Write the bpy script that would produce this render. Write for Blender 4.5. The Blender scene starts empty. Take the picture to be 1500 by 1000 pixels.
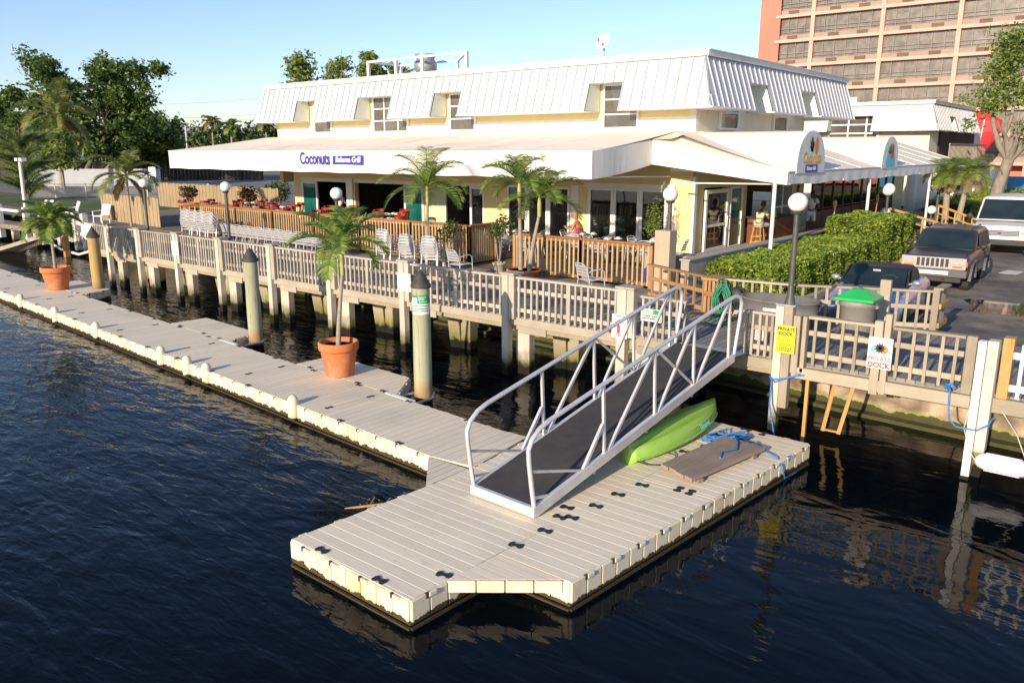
import bpy, bmesh, math, random
from mathutils import Vector, Matrix, Euler
R = math.radians
rnd = random.Random(7)
S = bpy.context.scene
COL = S.collection
PI = math.pi

# ------------------------------------------------------------------ mesh builder
class MB:
    def __init__(s): s.v=[]; s.f=[]; s.sm=[]
    def add(s, vs, fs, smooth=False):
        n=len(s.v); s.v += [tuple(v) for v in vs]
        for f in fs: s.f.append(tuple(i+n for i in f)); s.sm.append(smooth)
        return s
    def box(s, x0,x1,y0,y1,z0,z1):
        vs=[(x,y,z) for z in (z0,z1) for y in (y0,y1) for x in (x0,x1)]
        return s.add(vs,[(0,2,3,1),(4,5,7,6),(0,1,5,4),(2,6,7,3),(0,4,6,2),(1,3,7,5)])
    def cbox(s, c, d, rz=0):
        hx,hy,hz=d[0]/2,d[1]/2,d[2]/2; ca,sa=math.cos(rz),math.sin(rz)
        vs=[(c[0]+x*ca-y*sa,c[1]+x*sa+y*ca,c[2]+z) for z in (-hz,hz) for y in (-hy,hy) for x in (-hx,hx)]
        return s.add(vs,[(0,2,3,1),(4,5,7,6),(0,1,5,4),(2,6,7,3),(0,4,6,2),(1,3,7,5)])
    def bar(s, p, q, w, h=None, up=(0,0,1)):
        h=h or w; p=Vector(p); q=Vector(q); d=(q-p).normalized(); u=Vector(up)
        if abs(d.dot(u))>.99: u=Vector((0,1,0))
        a=d.cross(u).normalized(); b=a.cross(d).normalized()
        vs=[]
        for c in (p,q):
            for (i,j) in ((-1,-1),(1,-1),(1,1),(-1,1)): vs.append(c+a*(i*w/2)+b*(j*h/2))
        return s.add(vs,[(0,1,2,3),(7,6,5,4),(0,4,5,1),(1,5,6,2),(2,6,7,3),(3,7,4,0)])
    def tube(s, pts, r, n=8, cap=True, smooth=True):
        pts=[Vector(p) for p in pts]; m=len(pts)
        rs=r if isinstance(r,(list,tuple)) else [r]*m
        prev=None; rings=[]
        for i,p in enumerate(pts):
            d=(pts[min(i+1,m-1)]-pts[max(i-1,0)])
            d=d.normalized() if d.length>1e-9 else Vector((0,0,1))
            if prev is None:
                u=Vector((0,0,1)) if abs(d.z)<.95 else Vector((1,0,0))
                a=d.cross(u).normalized()
            else:
                a=prev-d*prev.dot(d)
                a=a.normalized() if a.length>1e-6 else d.orthogonal().normalized()
            prev=a; b=d.cross(a)
            rings.append([p+(a*math.cos(2*PI*k/n)+b*math.sin(2*PI*k/n))*rs[i] for k in range(n)])
        vs=[v for rg in rings for v in rg]; fs=[]
        for i in range(m-1):
            for k in range(n):
                k2=(k+1)%n; fs.append((i*n+k,i*n+k2,(i+1)*n+k2,(i+1)*n+k))
        s.add(vs,fs,smooth)
        if cap:
            s.add(rings[0],[tuple(range(n-1,-1,-1))]); s.add(rings[-1],[tuple(range(n))])
        return s
    def lathe(s, prof, c=(0,0,0), n=20, smooth=True, sx=1, sy=1):
        vs=[]; fs=[]
        for (r,z) in prof:
            for k in range(n):
                a=2*PI*k/n; vs.append((c[0]+r*math.cos(a)*sx,c[1]+r*math.sin(a)*sy,c[2]+z))
        for i in range(len(prof)-1):
            for k in range(n):
                k2=(k+1)%n; fs.append((i*n+k,i*n+k2,(i+1)*n+k2,(i+1)*n+k))
        s.add(vs,fs,smooth)
        m=len(prof)
        if prof[0][0]>1e-4: s.add(vs[:n],[tuple(range(n-1,-1,-1))])
        if prof[-1][0]>1e-4: s.add(vs[(m-1)*n:],[tuple(range(n))])
        return s
    def sphere(s, c, r, n=14, m=9, sx=1,sy=1,sz=1):
        prof=[(max(1e-5,math.sin(PI*i/m)), -math.cos(PI*i/m)) for i in range(m+1)]
        vs=[];fs=[]
        for (q,z) in prof:
            for k in range(n):
                a=2*PI*k/n; vs.append((c[0]+q*math.cos(a)*r*sx,c[1]+q*math.sin(a)*r*sy,c[2]+z*r*sz))
        for i in range(m):
            for k in range(n):
                k2=(k+1)%n; fs.append((i*n+k,i*n+k2,(i+1)*n+k2,(i+1)*n+k))
        return s.add(vs,fs,True)
    def quad(s,a,b,c,d,smooth=False): return s.add([a,b,c,d],[(0,1,2,3)],smooth)
    def prism(s, poly, z0, z1):
        n=len(poly); area=sum(poly[i][0]*poly[(i+1)%n][1]-poly[(i+1)%n][0]*poly[i][1] for i in range(n))
        if area<0: poly=poly[::-1]
        vs=[(p[0],p[1],z0) for p in poly]+[(p[0],p[1],z1) for p in poly]
        fs=[tuple(range(n-1,-1,-1)),tuple(range(n,2*n))]+[(i,(i+1)%n,(i+1)%n+n,i+n) for i in range(n)]
        return s.add(vs,fs)
    def extr(s, poly, o, a, b, d):
        """polygon (2D) in the plane o + x*a + y*b, extruded by vector d"""
        o=Vector(o);a=Vector(a);b=Vector(b);d=Vector(d); n=len(poly)
        vs=[o+a*p[0]+b*p[1] for p in poly]; vs+= [v+d for v in vs]
        fs=[tuple(range(n-1,-1,-1)),tuple(range(n,2*n))]+[(i,(i+1)%n,(i+1)%n+n,i+n) for i in range(n)]
        return s.add(vs,fs)
    def xf(s, M, start=0):
        for i in range(start,len(s.v)): s.v[i]=tuple(M@Vector(s.v[i]))
        return s

LOC={}
def link(o): COL.objects.link(o); return o
def part(name, mb, mat, parent=None, local=False, bevel=0, label=None, kind=None, fix=True):
    """one mesh object; verts given in world coordinates (or in the thing's own when local)"""
    off = Vector((0,0,0)) if (local or parent is None) else Vector(LOC.get(parent.name,(0,0,0)))
    me=bpy.data.meshes.new(name)
    vs=[tuple(Vector(v)-off) for v in mb.v]
    me.from_pydata(vs,[],mb.f); me.polygons.foreach_set('use_smooth',mb.sm)
    me.materials.append(mat)
    if fix:
        bm=bmesh.new(); bm.from_mesh(me); bmesh.ops.recalc_face_normals(bm,faces=bm.faces); bm.to_mesh(me); bm.free()
    me.update()
    o=link(bpy.data.objects.new(name,me))
    if parent is not None:
        o.parent=parent; LOC[o.name]=tuple(off)
    else: LOC[o.name]=(0,0,0)
    if bevel:
        m=o.modifiers.new('bevel','BEVEL'); m.width=bevel; m.segments=1 if bevel<.01 else 2; m.limit_method='ANGLE'; m.angle_limit=R(40)
    if label: o['label']=label
    if kind: o['kind']=kind
    return o
def tag(o,label,cat,group=None,kind=None):
    o['label']=label; o['category']=cat
    if group: o['group']=group
    if kind: o['kind']=kind
    return o
def thing(name,label,cat,loc=(0,0,0),rz=0,group=None):
    o=link(bpy.data.objects.new(name,None)); o.location=loc; o.rotation_euler=(0,0,rz); o.empty_display_size=.2
    LOC[o.name]=tuple(loc)
    return tag(o,label,cat,group)
def struct(name,mb,mat,**k):
    o=part(name,mb,mat,**k); o['kind']='structure'; return o
def kids(o): return KIDS.get(o.name,[]) if False else [c for c in COL.objects if c.parent==o]
def copy_tree(o,parent=None,ch=None):
    c=o.copy(); COL.objects.link(c); c.parent=parent
    for k in ch.get(o,[]): copy_tree(k,c,ch)
    return c
def dup(root, loc, rz=None, label=None, rot=None, scale=None):
    ch={}
    def collect(o):
        ch[o]=list(o.children)
        for k in ch[o]: collect(k)
    collect(root)
    c=copy_tree(root,None,ch); c.location=loc
    if rz is not None: c.rotation_euler=(0,0,rz)
    if rot is not None: c.rotation_euler=rot
    if scale is not None: c.scale=(scale,)*3
    if label: c['label']=label
    return c

# ------------------------------------------------------------------ materials
def srgb(h):
    h=h.lstrip('#'); c=[int(h[i:i+2],16)/255 for i in (0,2,4)]
    return tuple((x/12.92 if x<=.04045 else ((x+.055)/1.055)**2.4) for x in c)
class NT:
    def __init__(s,m): s.t=m.node_tree; s.n=s.t.nodes; s.l=s.t.links
    def new(s,t,**k):
        x=s.n.new(t)
        for a,b in k.items(): setattr(x,a,b)
        return x
    def ln(s,a,b): s.l.new(a,b)
def mixc(t,fac,a,b,blend='MIX'):
    m=t.new('ShaderNodeMix',data_type='RGBA',blend_type=blend)
    for sock,v in ((m.inputs[0],fac),(m.inputs[6],a),(m.inputs[7],b)):
        if hasattr(v,'is_linked'): t.ln(v,sock)
        elif isinstance(v,(int,float)): sock.default_value=v
        else: sock.default_value=(*v[:3],1)
    return m.outputs[2]
def ramp(t,fac,stops):
    r=t.new('ShaderNodeValToRGB'); e=r.color_ramp.elements
    while len(e)<len(stops): e.new(.5)
    for i,(p,c) in enumerate(stops):
        e[i].position=p; e[i].color=(*(c if hasattr(c,'__len__') else (c,c,c))[:3],1)
    t.ln(fac,r.inputs[0]); return r.outputs[0]
def coord(t,scale=(1,1,1),kind='Object',rot=(0,0,0)):
    tc=t.new('ShaderNodeTexCoord'); mp=t.new('ShaderNodeMapping'); t.ln(tc.outputs[kind],mp.inputs[0])
    mp.inputs['Scale'].default_value=scale; mp.inputs['Rotation'].default_value=rot
    return mp.outputs[0]
def noise(t,vec,scale,detail=4,rough=.55,dist=0):
    n=t.new('ShaderNodeTexNoise'); t.ln(vec,n.inputs['Vector']); n.inputs['Scale'].default_value=scale
    n.inputs['Detail'].default_value=detail; n.inputs['Roughness'].default_value=rough; n.inputs['Distortion'].default_value=dist
    return n.outputs['Fac']
def bump(t,h,strength,dist=.02,prev=None):
    b=t.new('ShaderNodeBump'); b.inputs['Strength'].default_value=strength; b.inputs['Distance'].default_value=dist
    t.ln(h,b.inputs['Height'])
    if prev is not None: t.ln(prev,b.inputs['Normal'])
    return b.outputs[0]
def newmat(name):
    m=bpy.data.materials.new(name); m.use_nodes=True; t=NT(m); bs=t.n['Principled BSDF']; return m,t,bs
MATS={}
def M(name,c,c2=None,rough=.6,metal=0,scale=3,stretch=(1,1,1),bmp=.15,bd=.01,dirt=None,dscale=.6,fine=40,spec=.5,emit=None,rand=0,amt=1.0):
    """noise mottled surface: c..c2, optional large dirt patches, fine bump"""
    m,t,bs=newmat(name); v=coord(t,stretch)
    c2=c2 or tuple(x*.8 for x in c)
    n=noise(t,v,scale,6,.62)
    col=mixc(t,ramp(t,n,[(.32,0),(.68,amt)]),c,c2)
    if dirt is not None:
        d=noise(t,coord(t),dscale,5,.6)
        col=mixc(t,ramp(t,d,[(.5,0),(.72,.85)]),col,dirt)
    if rand:
        oi=t.new('ShaderNodeObjectInfo'); mm=t.new('ShaderNodeMapRange'); t.ln(oi.outputs['Random'],mm.inputs[0])
        mm.inputs[3].default_value=1-rand; mm.inputs[4].default_value=1+rand
        hs=t.new('ShaderNodeHueSaturation'); t.ln(mm.outputs[0],hs.inputs['Value']); t.ln(col,hs.inputs['Color']); col=hs.outputs[0]
    t.ln(col,bs.inputs['Base Color'])
    bs.inputs['Roughness'].default_value=rough; bs.inputs['Metallic'].default_value=metal
    bs.inputs['Specular IOR Level'].default_value=spec
    if bmp:
        f=noise(t,v,fine,3,.6); t.ln(bump(t,f,bmp,bd),bs.inputs['Normal'])
    if emit:
        bs.inputs['Emission Color'].default_value=(*emit[:3],1); bs.inputs['Emission Strength'].default_value=emit[3]
    MATS[name]=m; return m

def wood(name,c,c2,dark,axis='z',grain=28,rough=.8,rand=.12,green=None):
    m,t,bs=newmat(name)
    st={'z':(1,1,.045),'x':(.045,1,1),'y':(1,.045,1)}[axis]
    v=coord(t,st); g=noise(t,v,grain,7,.7,.4); big=noise(t,coord(t),1.3,4,.6)
    col=mixc(t,ramp(t,g,[(.3,0),(.7,1)]),c,c2)
    col=mixc(t,ramp(t,g,[(.30,1),(.42,0)]),col,dark)
    col=mixc(t,ramp(t,big,[(.4,0),(.75,.5)]),col,tuple(x*.7 for x in c2))
    if green is not None:     # algae / wet band near the water line (world z)
        ge=t.new('ShaderNodeNewGeometry'); sp=t.new('ShaderNodeSeparateXYZ'); t.ln(ge.outputs['Position'],sp.inputs[0])
        ad=t.new('ShaderNodeMath',operation='MULTIPLY_ADD'); t.ln(noise(t,coord(t),6,4),ad.inputs[0]); ad.inputs[1].default_value=-.35; t.ln(sp.outputs[2],ad.inputs[2])
        col=mixc(t,ramp(t,ad.outputs[0],[(0.05,1),(.42,0)]),col,green)
        col=mixc(t,ramp(t,ad.outputs[0],[(-.0,1),(.1,0)]),col,(.012,.011,.008))
    oi=t.new('ShaderNodeObjectInfo'); mm=t.new('ShaderNodeMapRange'); t.ln(oi.outputs['Random'],mm.inputs[0])
    mm.inputs[3].default_value=1-rand; mm.inputs[4].default_value=1+rand
    hs=t.new('ShaderNodeHueSaturation'); t.ln(mm.outputs[0],hs.inputs['Value']); t.ln(col,hs.inputs['Color'])
    t.ln(hs.outputs[0],bs.inputs['Base Color']); bs.inputs['Roughness'].default_value=rough
    bs.inputs['Specular IOR Level'].default_value=.25
    t.ln(bump(t,g,.5,.012),bs.inputs['Normal'])
    MATS[name]=m; return m

def planks(name,c,c2,w=.14,along='x',gap=(.02,.016,.012),rough=.85,stain=None,var=.24,spots=None):
    """boards laid on a sheet: dark gaps every w metres, each board its own tone"""
    m,t,bs=newmat(name); tc=t.new('ShaderNodeTexCoord'); sp=t.new('ShaderNodeSeparateXYZ'); t.ln(tc.outputs['Object'],sp.inputs[0])
    ax=1 if along=='x' else 0
    dv=t.new('ShaderNodeMath',operation='DIVIDE'); t.ln(sp.outputs[ax],dv.inputs[0]); dv.inputs[1].default_value=w
    fr=t.new('ShaderNodeMath',operation='FRACT'); t.ln(dv.outputs[0],fr.inputs[0])
    fl=t.new('ShaderNodeMath',operation='FLOOR'); t.ln(dv.outputs[0],fl.inputs[0])
    wn=t.new('ShaderNodeTexWhiteNoise',noise_dimensions='1D'); t.ln(fl.outputs[0],wn.inputs['W'])
    g=noise(t,coord(t,(.06,1,1) if along=='x' else (1,.06,1)),24,6,.7)
    col=mixc(t,ramp(t,g,[(.3,0),(.7,1)]),c,c2)
    hs=t.new('ShaderNodeHueSaturation'); mm=t.new('ShaderNodeMapRange'); t.ln(wn.outputs['Value'],mm.inputs[0]); mm.inputs[3].default_value=1-var*1.15; mm.inputs[4].default_value=1+var*.85
    t.ln(mm.outputs[0],hs.inputs['Value']); t.ln(col,hs.inputs['Color']); col=hs.outputs[0]
    if stain is not None: col=mixc(t,ramp(t,noise(t,coord(t),.5,5),[(.5,0),(.7,.6)]),col,stain)
    if spots is not None:
        col=mixc(t,ramp(t,noise(t,coord(t),17,2,.5),[(.70,0),(.74,.8)]),col,spots)
        col=mixc(t,ramp(t,noise(t,coord(t,(1,2.2,1)),5,5,.7),[(.58,0),(.75,.45)]),col,tuple(x*.5 for x in c))
    gapm=ramp(t,fr.outputs[0],[(0,1),(.05,1),(.09,0)])
    col=mixc(t,gapm,col,gap); t.ln(col,bs.inputs['Base Color']); bs.inputs['Roughness'].default_value=rough
    inv=t.new('ShaderNodeMath',operation='SUBTRACT'); inv.inputs[0].default_value=1; t.ln(gapm,inv.inputs[1])
    t.ln(bump(t,g,.3,.01,bump(t,inv.outputs[0],.6,.01)),bs.inputs['Normal'])
    MATS[name]=m; return m

def leafmat(name,c,c2,c3,rough=.5,trans=.25):
    m,t,bs=newmat(name); ge=t.new('ShaderNodeNewGeometry')
    col=ramp(t,ge.outputs['Random Per Island'],[(0,c),(.55,c2),(1,c3)])
    n=noise(t,coord(t),.9,3,.6)
    col=mixc(t,ramp(t,n,[(.35,.45),(.65,0)]),col,tuple(x*.45 for x in c))
    t.ln(col,bs.inputs['Base Color']); bs.inputs['Roughness'].default_value=rough; bs.inputs['Specular IOR Level'].default_value=.35
    tr=t.new('ShaderNodeBsdfTranslucent'); t.ln(col,tr.inputs[0]); ms=t.new('ShaderNodeMixShader'); ms.inputs[0].default_value=trans
    out=t.n['Material Output']; t.ln(bs.outputs[0],ms.inputs[1]); t.ln(tr.outputs[0],ms.inputs[2]); t.ln(ms.outputs[0],out.inputs[0])
    MATS[name]=m; return m
def glassmat(name,c,rough=.03,spec=.9,alpha=None):
    m,t,bs=newmat(name); n=noise(t,coord(t),1.2,3)
    t.ln(mixc(t,ramp(t,n,[(.35,0),(.65,1)]),c,tuple(x*.55 for x in c)),bs.inputs['Base Color'])
    bs.inputs['Roughness'].default_value=rough; bs.inputs['Specular IOR Level'].default_value=spec
    t.ln(bump(t,noise(t,coord(t),.8,2),.08,.05),bs.inputs['Normal'])
    if alpha is not None: bs.inputs['Alpha'].default_value=alpha
    MATS[name]=m; return m

FONT=None
def text_mb(s, size, o, a, b, depth=.004, align='CENTER', bold=0, shear=0, space=1.0):
    """flat lettering as mesh at origin o, x axis a, y axis b (unit vectors)"""
    cu=bpy.data.curves.new('lettering','FONT'); cu.body=s; cu.size=size; cu.align_x=align; cu.align_y='CENTER'
    cu.extrude=depth/2; cu.offset=bold; cu.shear=shear; cu.space_character=space; cu.resolution_u=3; cu.space_line=.95
    ob=bpy.data.objects.new('lettering',cu); COL.objects.link(ob)
    bpy.context.view_layer.update(); dg=bpy.context.evaluated_depsgraph_get()
    me=bpy.data.meshes.new_from_object(ob.evaluated_get(dg))
    a=Vector(a);b=Vector(b);n=a.cross(b);o=Vector(o)
    mb=MB(); mb.add([o+a*v.co.x+b*v.co.y+n*v.co.z for v in me.vertices],[tuple(p.vertices) for p in me.polygons])
    bpy.data.objects.remove(ob); bpy.data.curves.remove(cu); bpy.data.meshes.remove(me)
    return mb
# ------------------------------------------------------------------ palette
M('dock_plastic',(.53,.49,.42),(.44,.41,.36),rough=.55,scale=1.4,bmp=.25,fine=60,dirt=(.34,.31,.27),dscale=.9)
M('dock_side',(.78,.72,.56),(.72,.64,.46),rough=.5,scale=2.5,stretch=(1,1,.3),bmp=.12,fine=30,dirt=(.58,.45,.26),dscale=1.3)
M('dock_groove',(.72,.70,.62),(.60,.57,.5),rough=.6,scale=9,bmp=0)
def waterline(name,c1,c2):
    m=MATS[name]; t=NT(m); bs=t.n['Principled BSDF']; src=bs.inputs['Base Color'].links[0].from_socket
    ge=t.new('ShaderNodeNewGeometry'); sp=t.new('ShaderNodeSeparateXYZ'); t.ln(ge.outputs['Position'],sp.inputs[0])
    ad=t.new('ShaderNodeMath',operation='MULTIPLY_ADD'); t.ln(noise(t,coord(t,(1,1,.25)),7,5,.65),ad.inputs[0]); ad.inputs[1].default_value=-.22; t.ln(sp.outputs[2],ad.inputs[2])
    col=mixc(t,ramp(t,ad.outputs[0],[(-.09,.65),(.01,0)]),src,c1)
    col=mixc(t,ramp(t,ad.outputs[0],[(-.16,1),(-.115,0)]),col,c2)
    t.ln(col,bs.inputs['Base Color'])
waterline('dock_side',(.44,.30,.13),(.07,.05,.022))
M('algae',(.030,.024,.012),(.06,.045,.015),rough=.8,scale=14,bmp=.4,bd=.03)
M('rubber_black',(.012,.012,.012),(.03,.03,.03),rough=.6,scale=12,bmp=.15)
M('aluminium',(.72,.72,.71),(.60,.60,.61),rough=.36,metal=.4,scale=4,stretch=(1,1,.4),bmp=.06,fine=25)
M('aluminium_deck',(.030,.030,.032),(.045,.043,.040),rough=.85,scale=5,bmp=.5,fine=120,bd=.004,dirt=(.065,.058,.048),dscale=1.4)
M('galvanised',(.45,.46,.47),(.33,.34,.35),rough=.45,metal=.6,scale=9,bmp=.08)
M('kayak_green',(.32,.60,.08),(.28,.54,.065),rough=.38,scale=1.2,bmp=.03,dirt=(.40,.58,.16),dscale=2)
M('terracotta',(.58,.18,.06),(.44,.12,.04),rough=.75,scale=5,bmp=.2,fine=60,dirt=(.60,.33,.20),dscale=2.6)
M('soil',(.05,.032,.02),(.02,.014,.01),rough=.95,scale=20,bmp=.6,bd=.03)
M('rope_blue',(.03,.14,.42),(.06,.25,.60),rough=.7,scale=30,bmp=.4,fine=90)
M('rope_white',(.6,.58,.52),(.4,.38,.33),rough=.8,scale=30,bmp=.4,fine=90)
M('cap_black',(.035,.033,.03),(.06,.055,.05),rough=.7,scale=6,bmp=.2)
M('lamp_pole',(.05,.055,.05),(.085,.085,.075),rough=.5,scale=5,bmp=.1)
M('lamp_globe',(.82,.81,.77),(.76,.75,.71),rough=.25,scale=2,bmp=0)
M('awning',(.90,.83,.70),(.85,.77,.63),rough=.75,scale=.7,bmp=.25,fine=2.2,bd=.05,dirt=(.72,.63,.50),dscale=.5)
M('awning_valance',(.80,.78,.72),(.76,.73,.66),rough=.7,scale=1.2,stretch=(1,1,.3),bmp=.3,fine=2.6,bd=.05)
M('stucco_yellow',(.74,.62,.32),(.70,.58,.30),rough=.9,scale=1.6,bmp=.5,fine=70,bd=.006,dirt=(.64,.53,.30),dscale=.7)
M('stucco_cream',(.74,.68,.55),(.70,.63,.50),rough=.9,scale=1.6,bmp=.5,fine=70,bd=.006,dirt=(.60,.53,.42),dscale=.7)
M('stucco_white',(.80,.78,.72),(.76,.73,.66),rough=.9,scale=1.6,bmp=.4,fine=70,bd=.006)
M('roof_metal',(.50,.525,.56),(.44,.465,.50),rough=.42,scale=1.2,stretch=(1,1,.25),bmp=.06,fine=9,dirt=(.44,.46,.49),dscale=.8)
M('roof_cheek',(.74,.78,.72),(.70,.74,.68),rough=.6,scale=2,bmp=.1)
M('roof_flat',(.35,.33,.30),(.25,.24,.22),rough=.9,scale=3)
M('white_paint',(.80,.79,.75),(.72,.70,.65),rough=.45,scale=4,bmp=.06)
M('white_frame',(.80,.80,.77),(.72,.72,.69),rough=.4,scale=3,bmp=.03)
glassmat('glass_dark',(.012,.016,.016)); glassmat('glass_teal',(.01,.14,.12),.06,.8); glassmat('glass_upper',(.12,.11,.10),.05,1)
glassmat('glass_hotel',(.22,.195,.165),.25,.6); glassmat('windscreen',(.02,.035,.038),.03,1)
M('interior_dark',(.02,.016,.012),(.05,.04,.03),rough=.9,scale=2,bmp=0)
M('curtain',(.55,.62,.45),(.45,.52,.36),rough=.9,scale=9,stretch=(1,1,.05),bmp=.5,fine=10,bd=.05)
M('chair_red',(.30,.028,.012),(.20,.02,.01),rough=.35,scale=5,stretch=(1,1,.2),bmp=.05)
M('chair_alu',(.64,.64,.65),(.52,.52,.54),rough=.35,metal=.3,scale=6,bmp=.03)
M('table_dark',(.025,.02,.018),(.05,.04,.03),rough=.35,scale=5,bmp=.03)
M('napkin',(.8,.79,.76),(.74,.73,.7),rough=.85,scale=9,bmp=.2)
M('concrete',(.40,.36,.30),(.33,.30,.25),rough=.9,scale=2.2,bmp=.4,fine=45,dirt=(.27,.23,.18),dscale=.8)
M('asphalt',(.17,.155,.135),(.075,.07,.063),rough=.9,scale=1.6,bmp=.9,fine=22,bd=.04,dirt=(.33,.28,.22),dscale=.6)
M('asphalt_far',(.20,.19,.175),(.14,.135,.125),rough=.9,scale=.5,bmp=.3,fine=8,dirt=(.26,.24,.20),dscale=.08)
M('grass',(.075,.11,.025),(.05,.08,.02),rough=.95,scale=2,bmp=.7,fine=25,bd=.04,dirt=(.16,.15,.07),dscale=.3)
M('land',(.20,.18,.14),(.13,.125,.10),rough=.95,scale=.2,bmp=.3,dirt=(.08,.09,.045),dscale=.05)
M('wet',(.02,.018,.015),(.03,.026,.022),rough=.04,scale=2,bmp=0)
M('road_white',(.68,.66,.6),(.55,.53,.48),rough=.8,scale=8,bmp=.2)
M('salmon',(.66,.20,.145),(.60,.18,.13),rough=.85,scale=.3,bmp=.2,dirt=(.56,.22,.15),dscale=.1)
M('salmon_light',(.66,.40,.33),(.60,.36,.29),rough=.85,scale=.5,bmp=.2)
M('hotel_tan',(.36,.27,.22),(.30,.225,.18),rough=.85,scale=.6,bmp=.2)
M('hotel_brown',(.17,.10,.065),(.13,.08,.05),rough=.8,scale=1,bmp=.1)
M('hotel_rail',(.27,.24,.21),(.22,.195,.17),rough=.5,scale=2,bmp=0)
M('bark',(.17,.135,.10),(.09,.07,.05),rough=.95,scale=5,stretch=(1,1,.3),bmp=.7,fine=14,bd=.05)
M('bark_grey',(.30,.26,.21),(.18,.15,.12),rough=.9,scale=4,stretch=(1,1,.4),bmp=.5,fine=14,bd=.03)
M('palm_trunk',(.36,.31,.24),(.25,.21,.16),rough=.9,scale=3,stretch=(.4,.4,3.5),bmp=.6,fine=9,bd=.02)
M('palm_shaft',(.28,.33,.08),(.36,.36,.12),rough=.5,scale=4,bmp=.1)
leafmat('palm_leaf',(.14,.25,.04),(.27,.38,.08),(.46,.52,.16),trans=.45); leafmat('palm_leaf_gold',(.16,.21,.04),(.25,.29,.08),(.38,.35,.13),trans=.35); leafmat('palm_dry',(.20,.16,.08),(.28,.22,.11),(.34,.28,.16))
leafmat('tree_leaf',(.07,.13,.03),(.12,.20,.045),(.25,.33,.08),trans=.4); leafmat('tree_leaf_light',(.13,.21,.04),(.25,.34,.08),(.44,.50,.15),trans=.4)
leafmat('hedge_leaf',(.10,.18,.02),(.24,.34,.04),(.42,.50,.09),trans=.3); leafmat('shrub_leaf',(.055,.09,.025),(.10,.14,.04),(.19,.21,.08))
leafmat('pine_leaf',(.17,.25,.08),(.26,.34,.12),(.36,.43,.17),trans=.5); leafmat('far_leaf',(.07,.12,.04),(.11,.17,.055),(.19,.24,.08))
leafmat('croton',(.10,.03,.015),(.08,.08,.025),(.22,.09,.03))
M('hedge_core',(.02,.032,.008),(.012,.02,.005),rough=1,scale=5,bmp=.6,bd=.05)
wood('post_wood',(.60,.56,.48),(.47,.43,.36),(.22,.19,.15),'z',green=(.10,.095,.03))
wood('rail_wood',(.46,.42,.35),(.33,.30,.25),(.14,.12,.10),'z',rand=.2); wood('beam_wood',(.45,.40,.32),(.33,.29,.23),(.14,.12,.10),'x',rand=.2)
wood('tall_wood',(.52,.43,.32),(.42,.33,.24),(.24,.18,.13),'z')
wood('brown_wood',(.40,.24,.115),(.32,.185,.085),(.16,.09,.045),'z'); wood('brown_rail',(.33,.17,.075),(.26,.13,.055),(.13,.065,.03),'x')
wood('brown_baluster',(.50,.36,.20),(.42,.29,.15),(.22,.13,.07),'z')
wood('fence_tan',(.36,.28,.17),(.29,.22,.13),(.14,.10,.06),'z',rand=.1); wood('right_wood',(.41,.355,.27),(.30,.26,.195),(.13,.105,.08),'z',rand=.22); wood('right_beam',(.44,.385,.295),(.33,.285,.215),(.16,.13,.10),'x',rand=.22)
wood('piling_wood',(.27,.32,.20),(.40,.38,.27),(.09,.10,.06),'z',grain=22,green=(.34,.19,.07)); wood('piling_brown',(.42,.28,.12),(.34,.23,.10),(.17,.11,.05),'z',grain=16,green=(.12,.085,.03))
wood('yellow_wood',(.50,.31,.12),(.42,.25,.09),(.22,.13,.05),'z'); wood('plank_old',(.30,.245,.20),(.21,.165,.135),(.10,.075,.06),'x',grain=20); wood('underdeck',(.42,.36,.26),(.33,.28,.19),(.14,.12,.08),'z',green=(.17,.17,.045))
wood('dark_fence',(.075,.06,.05),(.05,.04,.033),(.02,.016,.013),'z')
planks('deck_pier',(.30,.265,.225),(.22,.195,.165),.14,'y'); planks('deck_patio',(.22,.16,.11),(.15,.11,.075),.14,'x',stain=(.10,.075,.055))
planks('deck_grey',(.26,.24,.22),(.19,.175,.16),.14,'y')
M('car_grey',(.07,.066,.07),(.06,.056,.06),rough=.28,metal=.5,scale=2,bmp=0); M('car_silver',(.42,.46,.55),(.38,.42,.50),rough=.25,metal=.55,scale=2,bmp=0)
M('car_white',(.78,.77,.74),(.74,.73,.70),rough=.3,scale=2,bmp=0); M('car_black',(.02,.02,.02),(.03,.03,.03),rough=.6,scale=5,bmp=.1)
M('bumper_grey',(.10,.10,.105),(.08,.08,.085),rough=.6,scale=5,bmp=.1); M('chrome',(.62,.60,.56),(.5,.49,.46),rough=.22,metal=.35,scale=5,bmp=0)
M('tyre',(.025,.024,.023),(.045,.042,.038),rough=.85,scale=9,bmp=.3); M('soft_top',(.03,.028,.03),(.045,.04,.042),rough=.85,scale=5,bmp=.3,fine=60)
M('lens_clear',(.62,.62,.6),(.5,.5,.5),rough=.1,metal=.3,scale=9,bmp=.2); M('lens_orange',(.75,.22,.03),(.6,.16,.02),rough=.2,scale=9,bmp=0); M('lens_red',(.4,.02,.01),(.3,.01,.01),rough=.2,bmp=0)
M('bin_grey',(.27,.255,.235),(.23,.215,.20),rough=.55,scale=3,bmp=.1); M('bin_green',(.02,.42,.10),(.02,.36,.08),rough=.4,scale=3,bmp=.05)
M('tub_grey',(.16,.155,.15),(.12,.115,.11),rough=.6,scale=3,bmp=.15); M('hose_green',(.02,.16,.09),(.03,.24,.14),rough=.4,scale=9,bmp=0)
M('sign_white',(.78,.77,.72),(.72,.71,.66),rough=.5,scale=5,bmp=.05); M('sign_yellow',(.78,.62,.02),(.72,.56,.02),rough=.45,scale=5,bmp=.05)
M('ink_black',(.02,.02,.02),(.03,.03,.03),bmp=0); M('ink_red',(.62,.06,.04),(.55,.05,.04),bmp=0); M('ink_green',(.02,.30,.12),(.02,.25,.1),bmp=0)
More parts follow.
